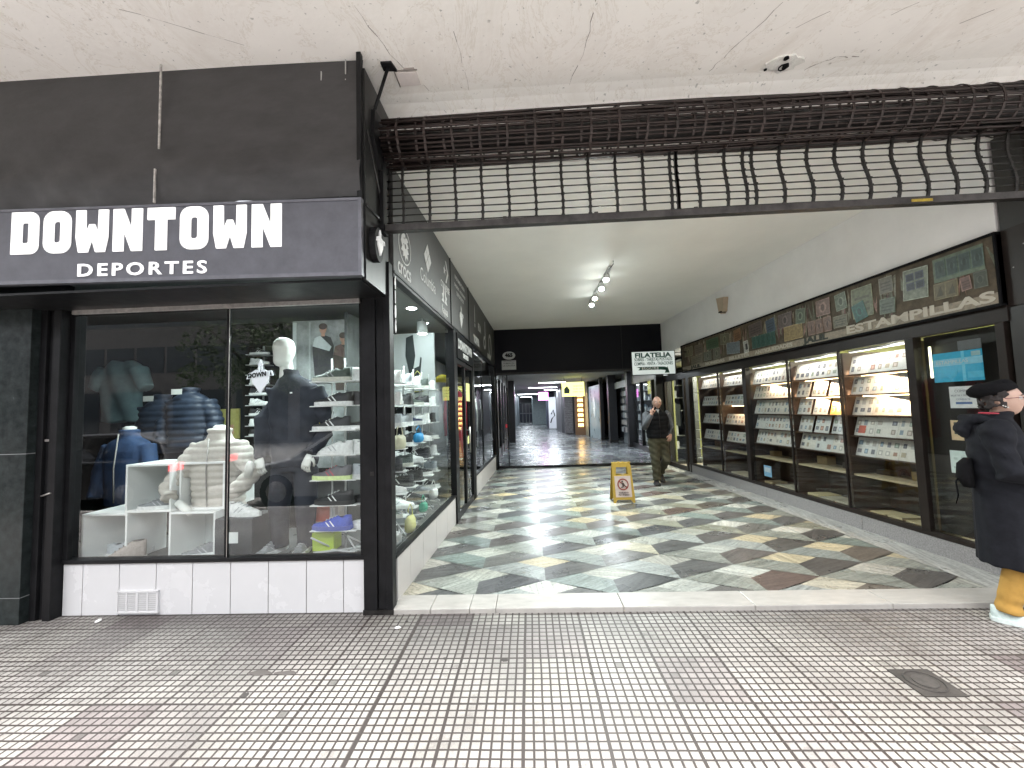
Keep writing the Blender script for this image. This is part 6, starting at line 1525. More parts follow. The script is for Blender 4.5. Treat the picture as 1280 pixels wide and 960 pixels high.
# ---------- ceiling track with four spots
tk = thing('ceiling_spot_bar', 'white ceiling bar with four lit swivelling spotlights over the passage', 'spotlight bar', (1.27, 7.1, H))
T0, T1 = Vector((1.30, 5.95, 3.55)), Vector((1.26, 7.9, 3.55))
mb = MB(); mb.box(1.255, 1.305, 5.95, 7.9, 3.56, 3.588); mb.build('bar', mat('bar_white', (.5, .5, .48), .4), tk)
mb = MB(); mb.tube([(1.28, 5.75, 3.585), (1.27, 5.70, 3.52), (1.24, 5.85, 3.50), (1.26, 6.0, 3.555)], .006, 6); mb.build('cable', m_bmetal, tk)
m_sp2 = emis('white_spot_bulb', (.92, 1, .97), 22)
for i, y in enumerate((6.15, 6.65, 7.2, 7.7)):
    cx, dz = (1.22, 0)
    mb = MB(); d = Vector((-.25, -.35, -.9)).normalized() if i % 2 == 0 else Vector((-.1, -.5, -.85)).normalized()
    p0 = Vector((1.27, y, 3.53)); p1 = p0 + d * .11
    mb.tube([tuple(p0), tuple(p0 + d * .03), tuple(p1)], [.025, .045, .055], 14); hs = mb.build('spot_head', MATS['bar_white'], tk)
    mb = MB(); mb.ball(tuple(p1 + d * .008), (.042, .042, .03), 12, 8); mb.build('bulb', m_sp2, hs)
    ld = bpy.data.lights.new('spot_beam', 'SPOT'); ld.energy = 45; ld.spot_size = R_(150); ld.spot_blend = .9; ld.color = (.92, 1, .97); ld.shadow_soft_size = .05
    lo = bpy.data.objects.new('spot_beam', ld); COL.objects.link(lo); lo.location = p1 + d * .05; lo.rotation_euler = (-d).to_track_quat('Z', 'Y').to_euler()

# ---------- wet floor sign
wf = thing('wet_floor_sign', 'yellow folding floor sign with a red no-entry pictogram standing in the passage', 'floor sign', (1.44, 6.62, 0))
m_yel = mat('yellow_plastic', (.42, .28, .035), .45, var=.12)
def leaf(sgn):
    mb = MB(); w, h = .165, .62; lean = .13
    f = lambda a, b, c: (1.44 + a, 6.62 + sgn * (lean * (1 - b / h) + .012) + c, b * 1.0)
    outer = [(-w, 0), (-w * .80, .0), (-w * .62, .045), (w * .62, .045), (w * .80, 0), (w, 0), (w * 1.02, .08), (w * .93, .42), (w * .90, .56), (w * .78, .60), (w * .6, .615), (w * .45, .60), (w * .2, .62), (0, .605), (-w * .2, .62), (-w * .45, .60), (-w * .6, .615), (-w * .78, .60), (-w * .90, .56), (-w * .93, .42), (-w * 1.02, .08)]
    hole = [(-w * .58, .42), (w * .58, .42), (w * .52, .535), (-w * .52, .535)]
    put(mb, poly_geo([outer, hole], .016), f)
    return mb, f
mb, f1 = leaf(-1); fr_ = mb.build('front_leaf', m_yel, wf, bevel=.003)
mb, f2 = leaf(1); mb.build('rear_leaf', m_yel, wf)
off = lambda k: (lambda a, b, c: f1(a, b, -.0085 - k - c))
mb = MB(); mb.box(-.125, .125, .085, .40, 0, .002, f=off(0)); mb.build('white_panel', mat('panel_pinkish', (.55, .46, .42), .5), fr_)
mb = MB(); put(mb, poly_geo([circ(.088, 28, 0, .275), circ(.070, 28, 0, .275)], .002), off(.004)); put(mb, poly_geo([[(-.062, .318), (-.05, .33), (.062, .232), (.05, .22)]], .002), off(.0045)); mb.build('red_ring', mat('sign_red', (.25, .035, .02), .5), fr_)
mb = MB(); put(mb, poly_geo([circ(.014, 12, -.01, .318), [(-.02, .30), (.01, .30), (.03, .26), (.055, .245), (.05, .235), (.015, .25), (.0, .23), (-.03, .225), (-.04, .235), (-.01, .245), (-.015, .27)]], .002), off(.007))
for i, (t_, s_) in enumerate((('CUIDADO', .032), ('PISO MOJADO', .026))): put(mb, text_geo(t_, s_, .001, .001), lambda a, b, c, i=i: off(.004)(a, .150 - i * .032 + b, c))
mb.build('pictogram_and_text', mat('sign_dark', (.05, .03, .025), .6), fr_)
mb = MB(); mb.tube([(1.29, 6.62, .60), (1.59, 6.62, .60)], .012, 8); mb.build('hinge', m_yel, wf)

# ---------- things on the ground
t = thing('inspection_cover', 'small square iron cover set in the pavement at the lower right', 'inspection cover', (2.07, 2.36, PV))
mb = MB(); mb.add([(1.97, 2.25, PV + .006), (2.19, 2.25, PV + .006), (2.185, 2.465, PV + .006), (1.965, 2.465, PV + .006), (1.97, 2.25, PV - .01), (2.19, 2.25, PV - .01), (2.185, 2.465, PV - .01), (1.965, 2.465, PV - .01)], [(0, 1, 2, 3), (0, 4, 5, 1), (1, 5, 6, 2), (2, 6, 7, 3), (3, 7, 4, 0)])
mb.build('plate', mat('worn_iron', (.045, .040, .036), .75, .1, var=.35, vs=14, bump=.3, bs=60), t)
mb = MB(); mb.prism(circ(.055, 24, 2.075, 2.36), PV + .006, PV + .010); mb.build('round_lid', mat('lid_iron', (.055, .05, .046), .7, .1, var=.4, vs=30), t)
mb = MB(); mb.tube([(2.075 + .085 * math.cos(k * PI / 14), 2.36 + .085 * math.sin(k * PI / 14), PV + .008) for k in range(28)], .004, 6, closed=True); mb.build('raised_ring', MATS['worn_iron'], t)
rl2 = random.Random(9)
m_paper = mat('crumpled_tissue', (.75, .75, .74), .9)
def litter(label, x, y, r, m=m_paper, flat=.5):
    t = MB(); rings = []
    t.ball((0, 0, r * flat * .5), (r, r * .7, r * flat * .6), 12, 8)
    t.v = [(v[0] * rl2.uniform(.75, 1.2), v[1] * rl2.uniform(.75, 1.2), max(0, v[2] * rl2.uniform(.7, 1.3))) for v in t.v]
    o = t.build('litter', m); o.location = (x, y, PV + .001); o.rotation_euler = (0, 0, rl2.uniform(0, 3)); tag(o, label, 'litter'); return o
litter('crumpled white tissue lying beside the foot of the corner pillar', -.985, 2.955, .022)
litter('small white paper scrap on the pavement below the air vent', -3.37, 3.10, .03, flat=.3)
litter('tiny white scrap lying on the marble floor in front of the floor sign', 1.02, 5.73, .014)
t_ = [o for o in bpy.data.objects if o.name.startswith('litter')][-1]; t_.location.z = .001
mg = mat('chewing_gum', (.05, .045, .043), .8)
for i, (x, y, r) in enumerate(((-.20, 2.58, .019), (-1.62, 2.28, .02), (.31, 2.45, .011), (-.57, 2.6, .012), (-.95, 3.05, .011), (1.0, 2.9, .01))):
    mb = MB(); mb.prism([(r * rl2.uniform(.8, 1.2) * math.cos(k * PI / 5), r * rl2.uniform(.7, 1.1) * math.sin(k * PI / 5)) for k in range(10)], 0, .0025)
    o = mb.build('gum_spot', mg); o.location = (x, y, PV + .0005)
    tag(o, 'dark flattened gum spot on the pavement ' + ['in front of the passage, the largest one', 'in front of the shop window', 'right of the large gum spot', 'left of the large gum spot', 'near the corner pillar', 'close to the middle of the doorstep'][i], 'gum spot')
mb = MB()
for k in range(2):
    cx = -1.66 + k * .16
    mb.prism([(cx + .07 * rl2.uniform(.6, 1.2) * math.cos(q * PI / 6), 2.47 + .025 * rl2.uniform(.5, 1.2) * math.sin(q * PI / 6)) for q in range(12)], PV, PV + .002)
o = mb.build('pavement_stain', mat('oily_stain', (.10, .09, .085), .8)); tag(o, kind='structure')
# ================================================================== PEOPLE
m_skin = mat('skin', (.50, .33, .26), .5, var=.06, vs=12)
m_skin.node_tree.nodes['Principled BSDF'].inputs['Subsurface Weight'].default_value = .08
m_skin.node_tree.nodes['Principled BSDF'].inputs['Subsurface Radius'].default_value = (.02, .01, .006)
m_skin2 = mat('older_skin', (.50, .30, .23), .5, var=.08, vs=14)
def head_geo(mb, c, face, s=1.0, tilt=0.0, nose=1.0):
    """ellipsoid skull pushed into a face; face = unit vector the person looks along"""
    fx = Vector(face).normalized(); lt = Vector((0, 0, 1)).cross(fx).normalized(); up = fx.cross(lt)
    if tilt: rot = Matrix.Rotation(tilt, 3, lt); fx = rot @ fx; up = rot @ up
    c = Vector(c); n, m = 44, 36; vs = []
    g = lambda x, mu, sg: math.exp(-((x - mu) / sg) ** 2)
    for i in range(m + 1):
        ph = -PI / 2 + PI * (i / m) * .998 + .001
        for k in range(n):
            th = 2 * PI * k / n
            x = math.cos(ph) * math.cos(th); y = math.cos(ph) * math.sin(th); z = math.sin(ph)
            rx = .096 if x > 0 else .102
            X, Y, Z = x * rx, y * .076, z * .118
            if z < 0:                       # taper to the jaw and chin
                Y *= 1 - .32 * (-z) ** 1.3; X *= 1 - .12 * (-z)
                if x > 0: X += .014 * g(z, -.82, .25) * x + .010 * (-z) * x
                else: X += .055 * (-z) ** 1.4 * (-x)
            if x > .2:
                X += nose * .026 * g(Y, 0, .013) * g(Z, -.022, .020) + nose * .013 * g(Y, 0, .010) * g(Z, .008, .022)
                X -= .012 * (g(Y, .031, .016) + g(Y, -.031, .016)) * g(Z, .008, .014)
                X += .005 * g(Z, .030, .010) * g(abs(Y), .028, .022)
                X += .007 * g(Z, -.062, .007) * g(Y, 0, .024) + .006 * g(Z, -.076, .006) * g(Y, 0, .02) - .004 * g(Z, -.069, .003) * g(Y, 0, .024)
                X += .004 * (g(Y, .045, .016) + g(Y, -.045, .016)) * g(Z, -.028, .02)
                X += .006 * g(Z, -.102, .014) * g(Y, 0, .022)
            vs.append(tuple(c + (fx * X + lt * Y + up * Z) * s))
    fs = []
    for i in range(m):
        for k in range(n): fs.append((i * n + k, i * n + (k + 1) % n, (i + 1) * n + (k + 1) % n, (i + 1) * n + k))
    fs += [tuple(range(n))[::-1], tuple(range(m * n, (m + 1) * n))]
    mb.add(vs, fs, smooth=True)
    P = lambda a, b, d: c + (fx * a + lt * b + up * d) * s
    for sd in (-1, 1):                      # ears
        o = []
        for k in range(9):
            a = PI * 2 * k / 9; o.append(tuple(P(-.008 + .014 * math.cos(a), sd * (.079 + .004 * math.cos(a)), -.008 + .026 * math.sin(a))))
        mb.tube(o, .0065 * s, 6, closed=True); mb.ball(tuple(P(-.004, sd * .074, -.008)), (.012 * s, .012 * s, .02 * s), 8, 6)
    return P
def eyes(P, parent, s=1.0, col=(.06, .035, .02)):
    mb = MB()
    for sd in (-1, 1): mb.ball(tuple(P(.079, sd * .031, .008)), .0125 * s, 12, 8)
    e = mb.build('eyes', mat('eye_white', (.7, .68, .65), .2), parent)
    mb = MB()
    for sd in (-1, 1): mb.ball(tuple(P(.0885, sd * .031, .008)), .0055 * s, 10, 6)
    mb.build('iris', mat('iris', col, .15), e)
    mb = MB()
    for sd in (-1, 1): mb.tube([tuple(P(.093, sd * .018, .026)), tuple(P(.094, sd * .032, .031)), tuple(P(.085, sd * .046, .026))], [.003, .004, .002], 6)
    mb.build('eyebrows', mat('brow_hair', (.12, .10, .09), .8), parent)
    mb = MB(); mb.tube([tuple(P(.093, -.022, -.069)), tuple(P(.101, 0, -.0685)), tuple(P(.093, .022, -.069))], [.002, .0045, .002], 8, flat=.6)
    mb.build('lips', mat('lips', (.36, .14, .12), .45), parent)

# ---------- man walking out of the passage, one hand raised to his face
mx, my = 2.43, 7.86
man = thing('person', 'bald man in black vest and olive trousers walking with a hand at his face', 'person', (mx, my, 0))
face = (-.10, -1, -.02)
mb = MB()
P = head_geo(mb, (mx + .01, my - .03, 1.545), face, 1.02, tilt=0)
mb.loft([(mx, my + .01, 1.36, .075, .065), (mx, my - .0, 1.42, .058, .06), (mx, my - .015, 1.50, .056, .06)], 20)
mb.loft([(mx, my, .82, .15, .11), (mx, my, .95, .16, .12), (mx, my, 1.12, .165, .12), (mx, my, 1.28, .185, .115), (mx, my, 1.36, .15, .09), (mx, my, 1.40, .07, .06)], 24)
shR = (mx - .185, my, 1.33); elR = (mx - .255, my - .10, 1.10); wrR = (mx - .150, my - .205, 1.345)
shL = (mx + .185, my, 1.33); elL = (mx + .275, my + .06, 1.08); wrL = (mx + .20, my - .12, .93)
mb.tube([shR, elR, wrR], [.055, .042, .028], 12); mb.tube([shL, elL, wrL], [.055, .042, .028], 12)
hipA, knA, anA = (mx - .075, my, .86), (mx - .07, my - .03, .47), (mx - .045, my + .03, .09)
hipB, knB, anB = (mx + .085, my, .86), (mx + .13, my - .05, .48), (mx + .13, my + .36, .20)
mb.tube([hipA, knA, anA], [.085, .055, .038], 12); mb.tube([hipB, knB, anB], [.085, .055, .038], 12)
mb.tube([anA, (anA[0], anA[1] + .04, .045), (anA[0] - .01, anA[1] - .10, .035)], [.035, .030, .022], 10)
mb.tube([anB, (anB[0], anB[1] + .05, .17), (anB[0], anB[1] - .02, .06)], [.035, .030, .022], 10)
hand_geo(mb, wrR, (.42, -.1, .75), (-.3, -1, .2), .95, .55); hand_geo(mb, wrL, (-.3, -.2, -.9), (.3, -1, 0), .95, .5, side=-1)
body = fuse(mb, 'body', m_skin2, man, .0065, 2)
eyes(P, man, 1.02)
mb = MB()      # short grey hair round the sides and back
for k in range(90):
    a = R_(70 + 220 * k / 89); z = random.uniform(-.035, .045)
    mb.ball(tuple(P(.100 * math.cos(a) * 1.0, .078 * math.sin(a), z)), .010, 6, 4)
fuse(mb, 'hair', mat('grey_hair', (.30, .28, .26), .9, var=.3, vs=80), man, .006, 1)
# vest
m_vest = mat('black_quilted_vest', (.008, .009, .011), .75, spec=.2, var=.4, vs=10, bump=.3, bs=20)
mb = MB()
mb.loft([(mx, my, .87, .185, .145), (mx, my, .93, .20, .155), (mx, my, 1.08, .205, .155), (mx, my, 1.24, .215, .145), (mx, my, 1.33, .20, .12), (mx, my, 1.39, .12, .085), (mx, my, 1.41, .085, .08), (mx, my, 1.455, .08, .078)], 30, ex=2.3)
fuse(mb, 'vest', m_vest, man, .011, 2, disp=puffy(.87, .085, .012))
mb = MB(); mb.tube([(mx, my - .165, .90), (mx, my - .168, 1.15), (mx, my - .13, 1.38)], .005, 6); mb.build('vest_zip', m_bmetal, man)
m_sleeve = mat('grey_jumper', (.11, .12, .135), .85, var=.25, vs=30, bump=.4, bs=60)
mb = MB(); mb.tube([(mx - .16, my, 1.345), shR, elR, tuple(Vector(wrR) * .93 + Vector(elR) * .07)], [.072, .078, .062, .045], 14); mb.build('sleeve', m_sleeve, man)
mb = MB(); mb.tube([(mx + .16, my, 1.345), shL, elL, tuple(Vector(wrL) * .93 + Vector(elL) * .07)], [.072, .078, .062, .045], 14); mb.build('sleeve', m_sleeve, man)
mb = MB(); mb.add([tuple(Vector((mx, my, 0)) + Vector(p)) for p in ((-.035, -.088, 1.42), (0, -.11, 1.355), (.035, -.088, 1.42), (0, -.06, 1.43))], [(0, 1, 2, 3)]); mb.build('shirt_collar', mat('shirt_grey', (.35, .36, .36), .8), man)
m_oliv = mat('olive_trousers', (.060, .058, .034), .85, var=.25, vs=9, bump=.4, bs=14)
mb = MB()
mb.loft([(mx, my, .80, .17, .13), (mx, my, .90, .18, .135), (mx, my, .93, .175, .13)], 24)
mb.tube([(hipA[0], hipA[1], .88), (hipA[0] + .0, hipA[1], .80), knA, (anA[0], anA[1] - .01, .16), (anA[0], anA[1] - .01, .085)], [.11, .115, .085, .078, .082], 16)
mb.tube([(hipB[0], hipB[1], .88), (hipB[0] + .01, hipB[1], .80), knB, (anB[0], anB[1] - .03, .23), (anB[0], anB[1] + .0, .17)], [.11, .115, .088, .075, .08], 16)
fuse(mb, 'trousers', m_oliv, man, .011, 3, disp=lambda co, nr: co + nr * (.006 * math.sin(co.z * 55 + co.x * 40)))
m_bshoe = mat('black_shoe', (.012, .011, .011), .4)
for nm, me in shoe_kit((.015, .014, .014), (.01, .01, .01), (.03, .03, .03)):
    pass
K_man = shoe_kit((.015, .014, .014), (.01, .01, .01), (.03, .03, .03))
for k, (p, rz, ry) in enumerate((((anA[0], anA[1] + .10, .0), -95, 0), ((anB[0], anB[1] + .08, .13), -88, 35))):
    e = bpy.data.objects.new('shoe', K_man[0][1]); COL.objects.link(e); e.parent = man; e.matrix_parent_inverse = world_of(man).inverted(); e.location = p; e.rotation_euler = (0, R_(ry), R_(rz)); e.scale = (1.0, 1.05, .95)
    s_ = bpy.data.objects.new('sole', K_man[1][1]); COL.objects.link(s_); s_.parent = e
# small phone in the raised hand
t = thing('mobile_phone', 'small dark phone held in the raised hand of the bald man', 'phone', (mx - .10, my - .22, 1.42))
mb = MB(); mb.box(-.016, .016, -.006, .006, -.055, .055); o = mb.build('case', m_black, t, local=True, bevel=.003); mb = MB(); mb.box(-.013, .013, .0065, .0075, -.045, .045); mb.build('screen', MATS['car_glass'] if 'car_glass' in MATS else m_blackmatt, t, local=True)
t.rotation_euler = (0, R_(25), R_(10))

# ---------- woman in a long dark coat at the right edge, walking to the right
wx, wy = 3.245, 2.995
wo = thing('person', 'woman in black beret, long black coat and mustard trousers walking at the right edge', 'person', (wx, wy, PV))
face = (1, -.10, .02)
mb = MB()
P = head_geo(mb, (wx + .055, wy - .01, 1.465), face, .98, nose=.9)
mb.loft([(wx + .01, wy, 1.27, .075, .08), (wx + .03, wy, 1.34, .055, .055), (wx + .06, wy, 1.42, .052, .052)], 20)
mb.loft([(wx, wy, .78, .11, .15), (wx, wy, .95, .11, .15), (wx, wy, 1.1, .11, .16), (wx, wy, 1.24, .10, .17), (wx, wy, 1.31, .07, .09)], 24)
shn = (wx - .01, wy - .17, 1.245); eln = (wx + .02, wy - .22, .985); wrn = (wx + .22, wy - .17, .95)
shf = (wx - .01, wy + .17, 1.245); elf = (wx + .02, wy + .22, .985); wrf = (wx + .22, wy + .12, .95)
mb.tube([shn, eln, wrn], [.05, .038, .026], 12); mb.tube([shf, elf, wrf], [.05, .038, .026], 12)
hand_geo(mb, wrn, (1, .1, .05), (.0, -.3, 1), .9, .45); hand_geo(mb, wrf, (1, -.1, .05), (.0, .3, 1), .9, .45, side=-1)
kn1, an1 = (wx + .05, wy - .07, .44), (wx - .02, wy - .075, .075 + PV); kn2, an2 = (wx + .22, wy + .07, .44), (wx + .34, wy + .07, .08 + PV)
mb.tube([(wx, wy - .07, .82), kn1, an1], [.085, .052, .034], 12); mb.tube([(wx, wy + .07, .82), kn2, an2], [.085, .052, .034], 12)
mb.tube([an1, (an1[0] + .02, an1[1], .05 + PV), (an1[0] + .12, an1[1], .035 + PV)], [.036, .038, .03], 10); mb.tube([an2, (an2[0] + .02, an2[1], .05 + PV), (an2[0] + .12, an2[1], .035 + PV)], [.036, .038, .03], 10)
fuse(mb, 'body', m_skin, wo, .005, 2)
eyes(P, wo, .98)
mb = MB()     # short dark hair under the beret and at the nape
for k in range(150):
    a = R_(random.uniform(75, 285)); z = random.uniform(-.06, .06)
    mb.ball(tuple(P(.105 * math.cos(a) - .004 + (-.012 if abs(a - PI) > 1.1 and z < .02 else 0), .080 * math.sin(a), z)), .012, 6, 4)
fuse(mb, 'hair', mat('dark_hair', (.018, .013, .012), .7, var=.4, vs=90), wo, .006, 1)
m_ber = mat('black_felt', (.008, .008, .009), .95, spec=.1, var=.3, vs=60, bump=.4, bs=200)
mb = MB()
c0 = P(-.035, 0, .072)
bx = Vector((.93, 0, .36)); 
rg_ = []
for (h, r, sh) in ((-.036, .090, .012), (-.022, .098, .008), (.000, .108, -.004), (.028, .108, -.014), (.052, .088, -.018), (.064, .05, -.018), (.068, .01, -.018)):
    rg_.append((h, r, sh))
n = 28; vs = []
axU = Vector((-.50, 0, .866)); axF = Vector((.866, 0, .50)); axS = Vector((0, 1, 0))
for h, r, sh in rg_:
    for k in range(n):
        a = 2 * PI * k / n; w_ = 1 + .03 * math.sin(3 * a + h * 60)
        vs.append(tuple(c0 + axU * (h + .012 * math.cos(a + PI)) + axF * (sh + r * 1.06 * math.cos(a) * w_) + axS * (r * .92 * math.sin(a) * w_)))
m2 = len(rg_)
mb.add(vs, [(i * n + k, i * n + (k + 1) % n, (i + 1) * n + (k + 1) % n, (i + 1) * n + k) for i in range(m2 - 1) for k in range(n)] + [tuple(range(n))[::-1], tuple(range((m2 - 1) * n, m2 * n))], smooth=True)
mb.tube([tuple(c0 + axU * .066 + axF * -.035), tuple(c0 + axU * .085 + axF * -.04)], .003, 5)
mb.build('beret', m_ber, wo)
# glasses
mb = MB()
for sd in (-1, 1):
    mb.tube([tuple(P(.106 - .004 * abs(math.cos(2 * PI * k / 16)), sd * (.033 + .023 * math.cos(2 * PI * k / 16)), .006 + .017 * math.sin(2 * PI * k / 16))) for k in range(16)], .0022, 6, closed=True)
    mb.tube([tuple(P(.100, sd * .056, .012)), tuple(P(.06, sd * .080, .010)), tuple(P(.0, sd * .084, .006)), tuple(P(-.015, sd * .084, -.006))], .0022, 6)
mb.tube([tuple(P(.104, -.010, .010)), tuple(P(.108, 0, .014)), tuple(P(.104, .010, .010))], .0022, 6)
mb.build('glasses', mat('burgundy_frame', (.10, .012, .03), .3), wo)
mb = MB()
for q in range(3): mb.ball(tuple(P(-.004 + q * .010, -.088, -.042 - q * .006)), .0048, 10, 6)
mb.build('earring', mat('pearl_earring', (.75, .74, .70), .15, .3), wo)
# coat: body, skirt, sleeves, hood
m_coat = mat('black_coat', (.014, .015, .019), .9, spec=.15, var=.3, vs=14, bump=.35, bs=22)
mb = MB()
mb.loft([(wx + .06, wy, .345, .195, .19), (wx + .06, wy, .40, .192, .19), (wx + .045, wy, .62, .175, .185), (wx + .03, wy, .85, .155, .18), (wx + .015, wy, 1.0, .145, .185), (wx + .01, wy, 1.12, .145, .195), (wx + .005, wy, 1.22, .135, .20), (wx + .0, wy, 1.285, .11, .165), (wx + .01, wy, 1.33, .09, .10), (wx + .03, wy, 1.385, .078, .082)], 36, ex=2.2)
mb.tube([(wx - .01, wy - .13, 1.265), shn, (eln[0], eln[1], eln[2]), (wrn[0] - .02, wrn[1], wrn[2])], [.085, .092, .080, .060], 18)
mb.tube([(wx - .01, wy + .13, 1.265), shf, (elf[0], elf[1], elf[2]), (wrf[0] - .02, wrf[1], wrf[2])], [.085, .092, .080, .060], 18)
fuse(mb, 'coat', m_coat, wo, .009, 3, disp=lambda co, nr: co + nr * ((.0055 * math.sin(math.atan2(co.y - wy, co.x - wx) * 9 + co.z * 3) * max(0, 1.05 - co.z)) + .004 * math.sin(co.z * 60 + co.x * 30) * (1 if co.z > .85 else 0)))
mb = MB()
mb.tube([(wx - .02, wy + .13, 1.32), (wx - .09, wy + .09, 1.335), (wx - .125, wy, 1.33), (wx - .09, wy - .09, 1.335), (wx - .02, wy - .13, 1.32), (wx + .05, wy - .11, 1.31)], [.022, .034, .04, .034, .026, .014], 14)
mb.loft([(wx - .12, wy, 1.20, .03, .06), (wx - .14, wy, 1.25, .05, .09), (wx - .125, wy, 1.31, .05, .095), (wx - .09, wy, 1.345, .03, .07)], 20)
fuse(mb, 'hood', m_coat, wo, .009, 2, disp=lambda co, nr: co + nr * (.005 * math.sin(co.x * 70 + co.z * 50)))
mb = MB(); mb.tube([(wx - .075, wy - .105, 1.378), (wx - .03, wy - .118, 1.375), (wx + .02, wy - .10, 1.372)], [.005, .0075, .004], 8); mb.build('red_lining', mat('red_lining', (.35, .03, .05), .7), wo)
# mustard trousers, mint shoes
m_must = mat('mustard_trousers', (.42, .24, .05), .8, var=.15, vs=12, bump=.3, bs=20)
mb = MB()
mb.tube([(wx, wy - .07, .60), (kn1[0], kn1[1], .42), (an1[0], an1[1], .13 + PV), (an1[0] - .005, an1[1], .07 + PV)], [.085, .066, .060, .068], 18)
mb.tube([(wx, wy + .07, .60), (kn2[0], kn2[1], .42), (an2[0], an2[1], .14 + PV), (an2[0] - .005, an2[1], .08 + PV)], [.085, .066, .060, .066], 18)
fuse(mb, 'trousers', m_must, wo, .008, 2, disp=lambda co, nr: co + nr * (.0035 * math.sin(co.z * 75 + math.atan2(co.y - wy, co.x - wx) * 2) * max(0, (.22 - co.z) * 5)))
K_w = shoe_kit((.50, .60, .58), (.62, .70, .68), (.6, .65, .62))
for p in ((an1[0] - .085, an1[1], PV + .001), (an2[0] - .085, an2[1], PV + .001)):
    e = bpy.data.objects.new('shoe', K_w[0][1]); COL.objects.link(e); e.parent = wo; e.matrix_parent_inverse = world_of(wo).inverted(); e.location = p; e.scale = (.95, 1.0, .95)
    s_ = bpy.data.objects.new('sole', K_w[1][1]); COL.objects.link(s_); s_.parent = e
# small bag strap end at her back
t = thing('small_backpack', 'small black cloth bag hanging at the back of the woman in the coat', 'bag', (wx, wy, PV))
mb = MB(); mb.loft([(wx - .15, wy - .08, .86, .03, .05), (wx - .165, wy - .08, .92, .045, .07), (wx - .16, wy - .08, 1.02, .04, .07), (wx - .145, wy - .08, 1.06, .02, .04)], 18); mb.build('pouch', m_ber, t)
mb = MB(); mb.tube([(wx - .18, wy - .10, .95), (wx - .215, wy - .12, .90), (wx - .21, wy - .12, .80), (wx - .225, wy - .12, .74)], [.010, .014, .012, .006], 8, flat=.4); mb.build('strap', m_ber, t)

t.rotation_euler = (0, 0, R_(-38)); wo.rotation_euler = (0, 0, R_(-38))
# ================================================================== THE STREET BEHIND THE CAMERA (seen only as reflections)
def car(label, loc, rz, col, nm):
    t = thing('parked_car', label, 'car', loc, rz)
    paint = mat(nm, col, .3, .15, coat=.6)
    gl = mat('car_glass', (.01, .012, .014), .05, spec=.8)
    L_ = 4.2; hw = .86
    mb = MB()
    low = [(-.02, .35), (0, .62), (.12, .72), (1.05, .90), (1.4, .93), (3.6, .95), (4.1, .93), (4.2, .75), (4.22, .4), (4.1, .22), (.1, .2)]
    f = lambda a, b, c: (a - 2.1, c, b)
    n = len(low); rings = []
    for c, k in ((-hw, .93), (-hw + .06, 1.0), (hw - .06, 1.0), (hw, .93)):
        rings.append([(2.1 + (p[0] - 2.1) * (1 if k == 1 else .985), .55 + (p[1] - .55) * k, c) for p in low])
    vs = [q for r in rings for q in r]; fs = [(i * n + k, i * n + (k + 1) % n, (i + 1) * n + (k + 1) % n, (i + 1) * n + k) for i in range(3) for k in range(n)] + [tuple(range(n))[::-1], tuple(range(3 * n, 4 * n))]
    mb.add(vs, fs, smooth=False, f=f); body = mb.build('body', paint, t, local=True, bevel=.03)
    mb = MB(); cab = [(1.05, .90), (1.75, 1.36), (2.0, 1.43), (3.2, 1.44), (3.85, 1.25), (4.1, .93)]
    vs = []
    for c, k in ((-1, 0), (1, 0)): vs += [(p[0], p[1], c * (hw - .02 - .22 * (p[1] - .9) / .55)) for p in cab]
    m_ = len(cab); mb.add(vs, [(k, k + 1, m_ + k + 1, m_ + k) for k in range(m_ - 1)] + [tuple(range(m_)), tuple(range(m_, 2 * m_))[::-1]], f=f); mb.build('cabin', paint, t, local=True, bevel=.03)
    mb = MB()
    for sd in (-1, 1):
        for poly in ([(1.30, .98), (1.78, 1.30), (2.35, 1.36), (2.35, .98)], [(2.45, .98), (2.45, 1.36), (3.15, 1.36), (3.35, 1.27), (3.45, .98)]):
            mb.add([(p[0], p[1], sd * (hw - .018 - .22 * (p[1] - .9) / .55 + .012)) for p in poly], [(0, 1, 2, 3) if len(poly) == 4 else (0, 1, 2, 3, 4)], f=f)
    mb.add([(1.14, .97, -.7), (1.72, 1.345, -.6), (1.72, 1.345, .6), (1.14, .97, .7)], [(0, 1, 2, 3)], f=lambda a, b, c: (a - 2.1 - .015, c, b + .01)); mb.build('window', gl, t, local=True)
    for wx in (.82, 3.35):
        for sd in (-1, 1):
            mb = MB(); mb.tube([(wx - 2.1, sd * (hw - .18), .31), (wx - 2.1, sd * (hw + .01), .31)], .31, 24); wh = mb.build('tyre', mat('tyre_rubber', (.015, .015, .015), .8), t, local=True)
            mb = MB(); mb.tube([(wx - 2.1, sd * (hw + .005), .31), (wx - 2.1, sd * (hw + .018), .31)], .19, 20); mb.build('rim', m_alu, wh, local=True)
    for sd in (-1, 1):
        mb = MB(); mb.box(2.08, 2.13, sd * .72 - .14, sd * .72 + .14, .72, .86); mb.build('tail_light', emis('tail_red', (1, .03, .05), 2.5) if 'tail_red' not in MATS else MATS['tail_red'], t, local=True)
        mb = MB(); mb.box(-2.12, -2.0, sd * .62 - .16, sd * .62 + .16, .58, .70); mb.build('headlight', m_clearpl, t, local=True)
        mb = MB(); mb.box(-.72, -.60, sd * (hw + .08) - .07, sd * (hw + .08) + .07, .93, 1.05); mb.build('mirror', paint, t, local=True)
    return t
car('silver hatchback parked at the kerb behind the viewer, reflected in the shop window', (-3.35, -1.75, -.165), 0, (.55, .57, .60), 'silver_paint')
car('black car parked ahead of the silver one, its red tail light reflected in the glass', (-8.8, -1.8, -.165), 0, (.02, .02, .022), 'black_car_paint')
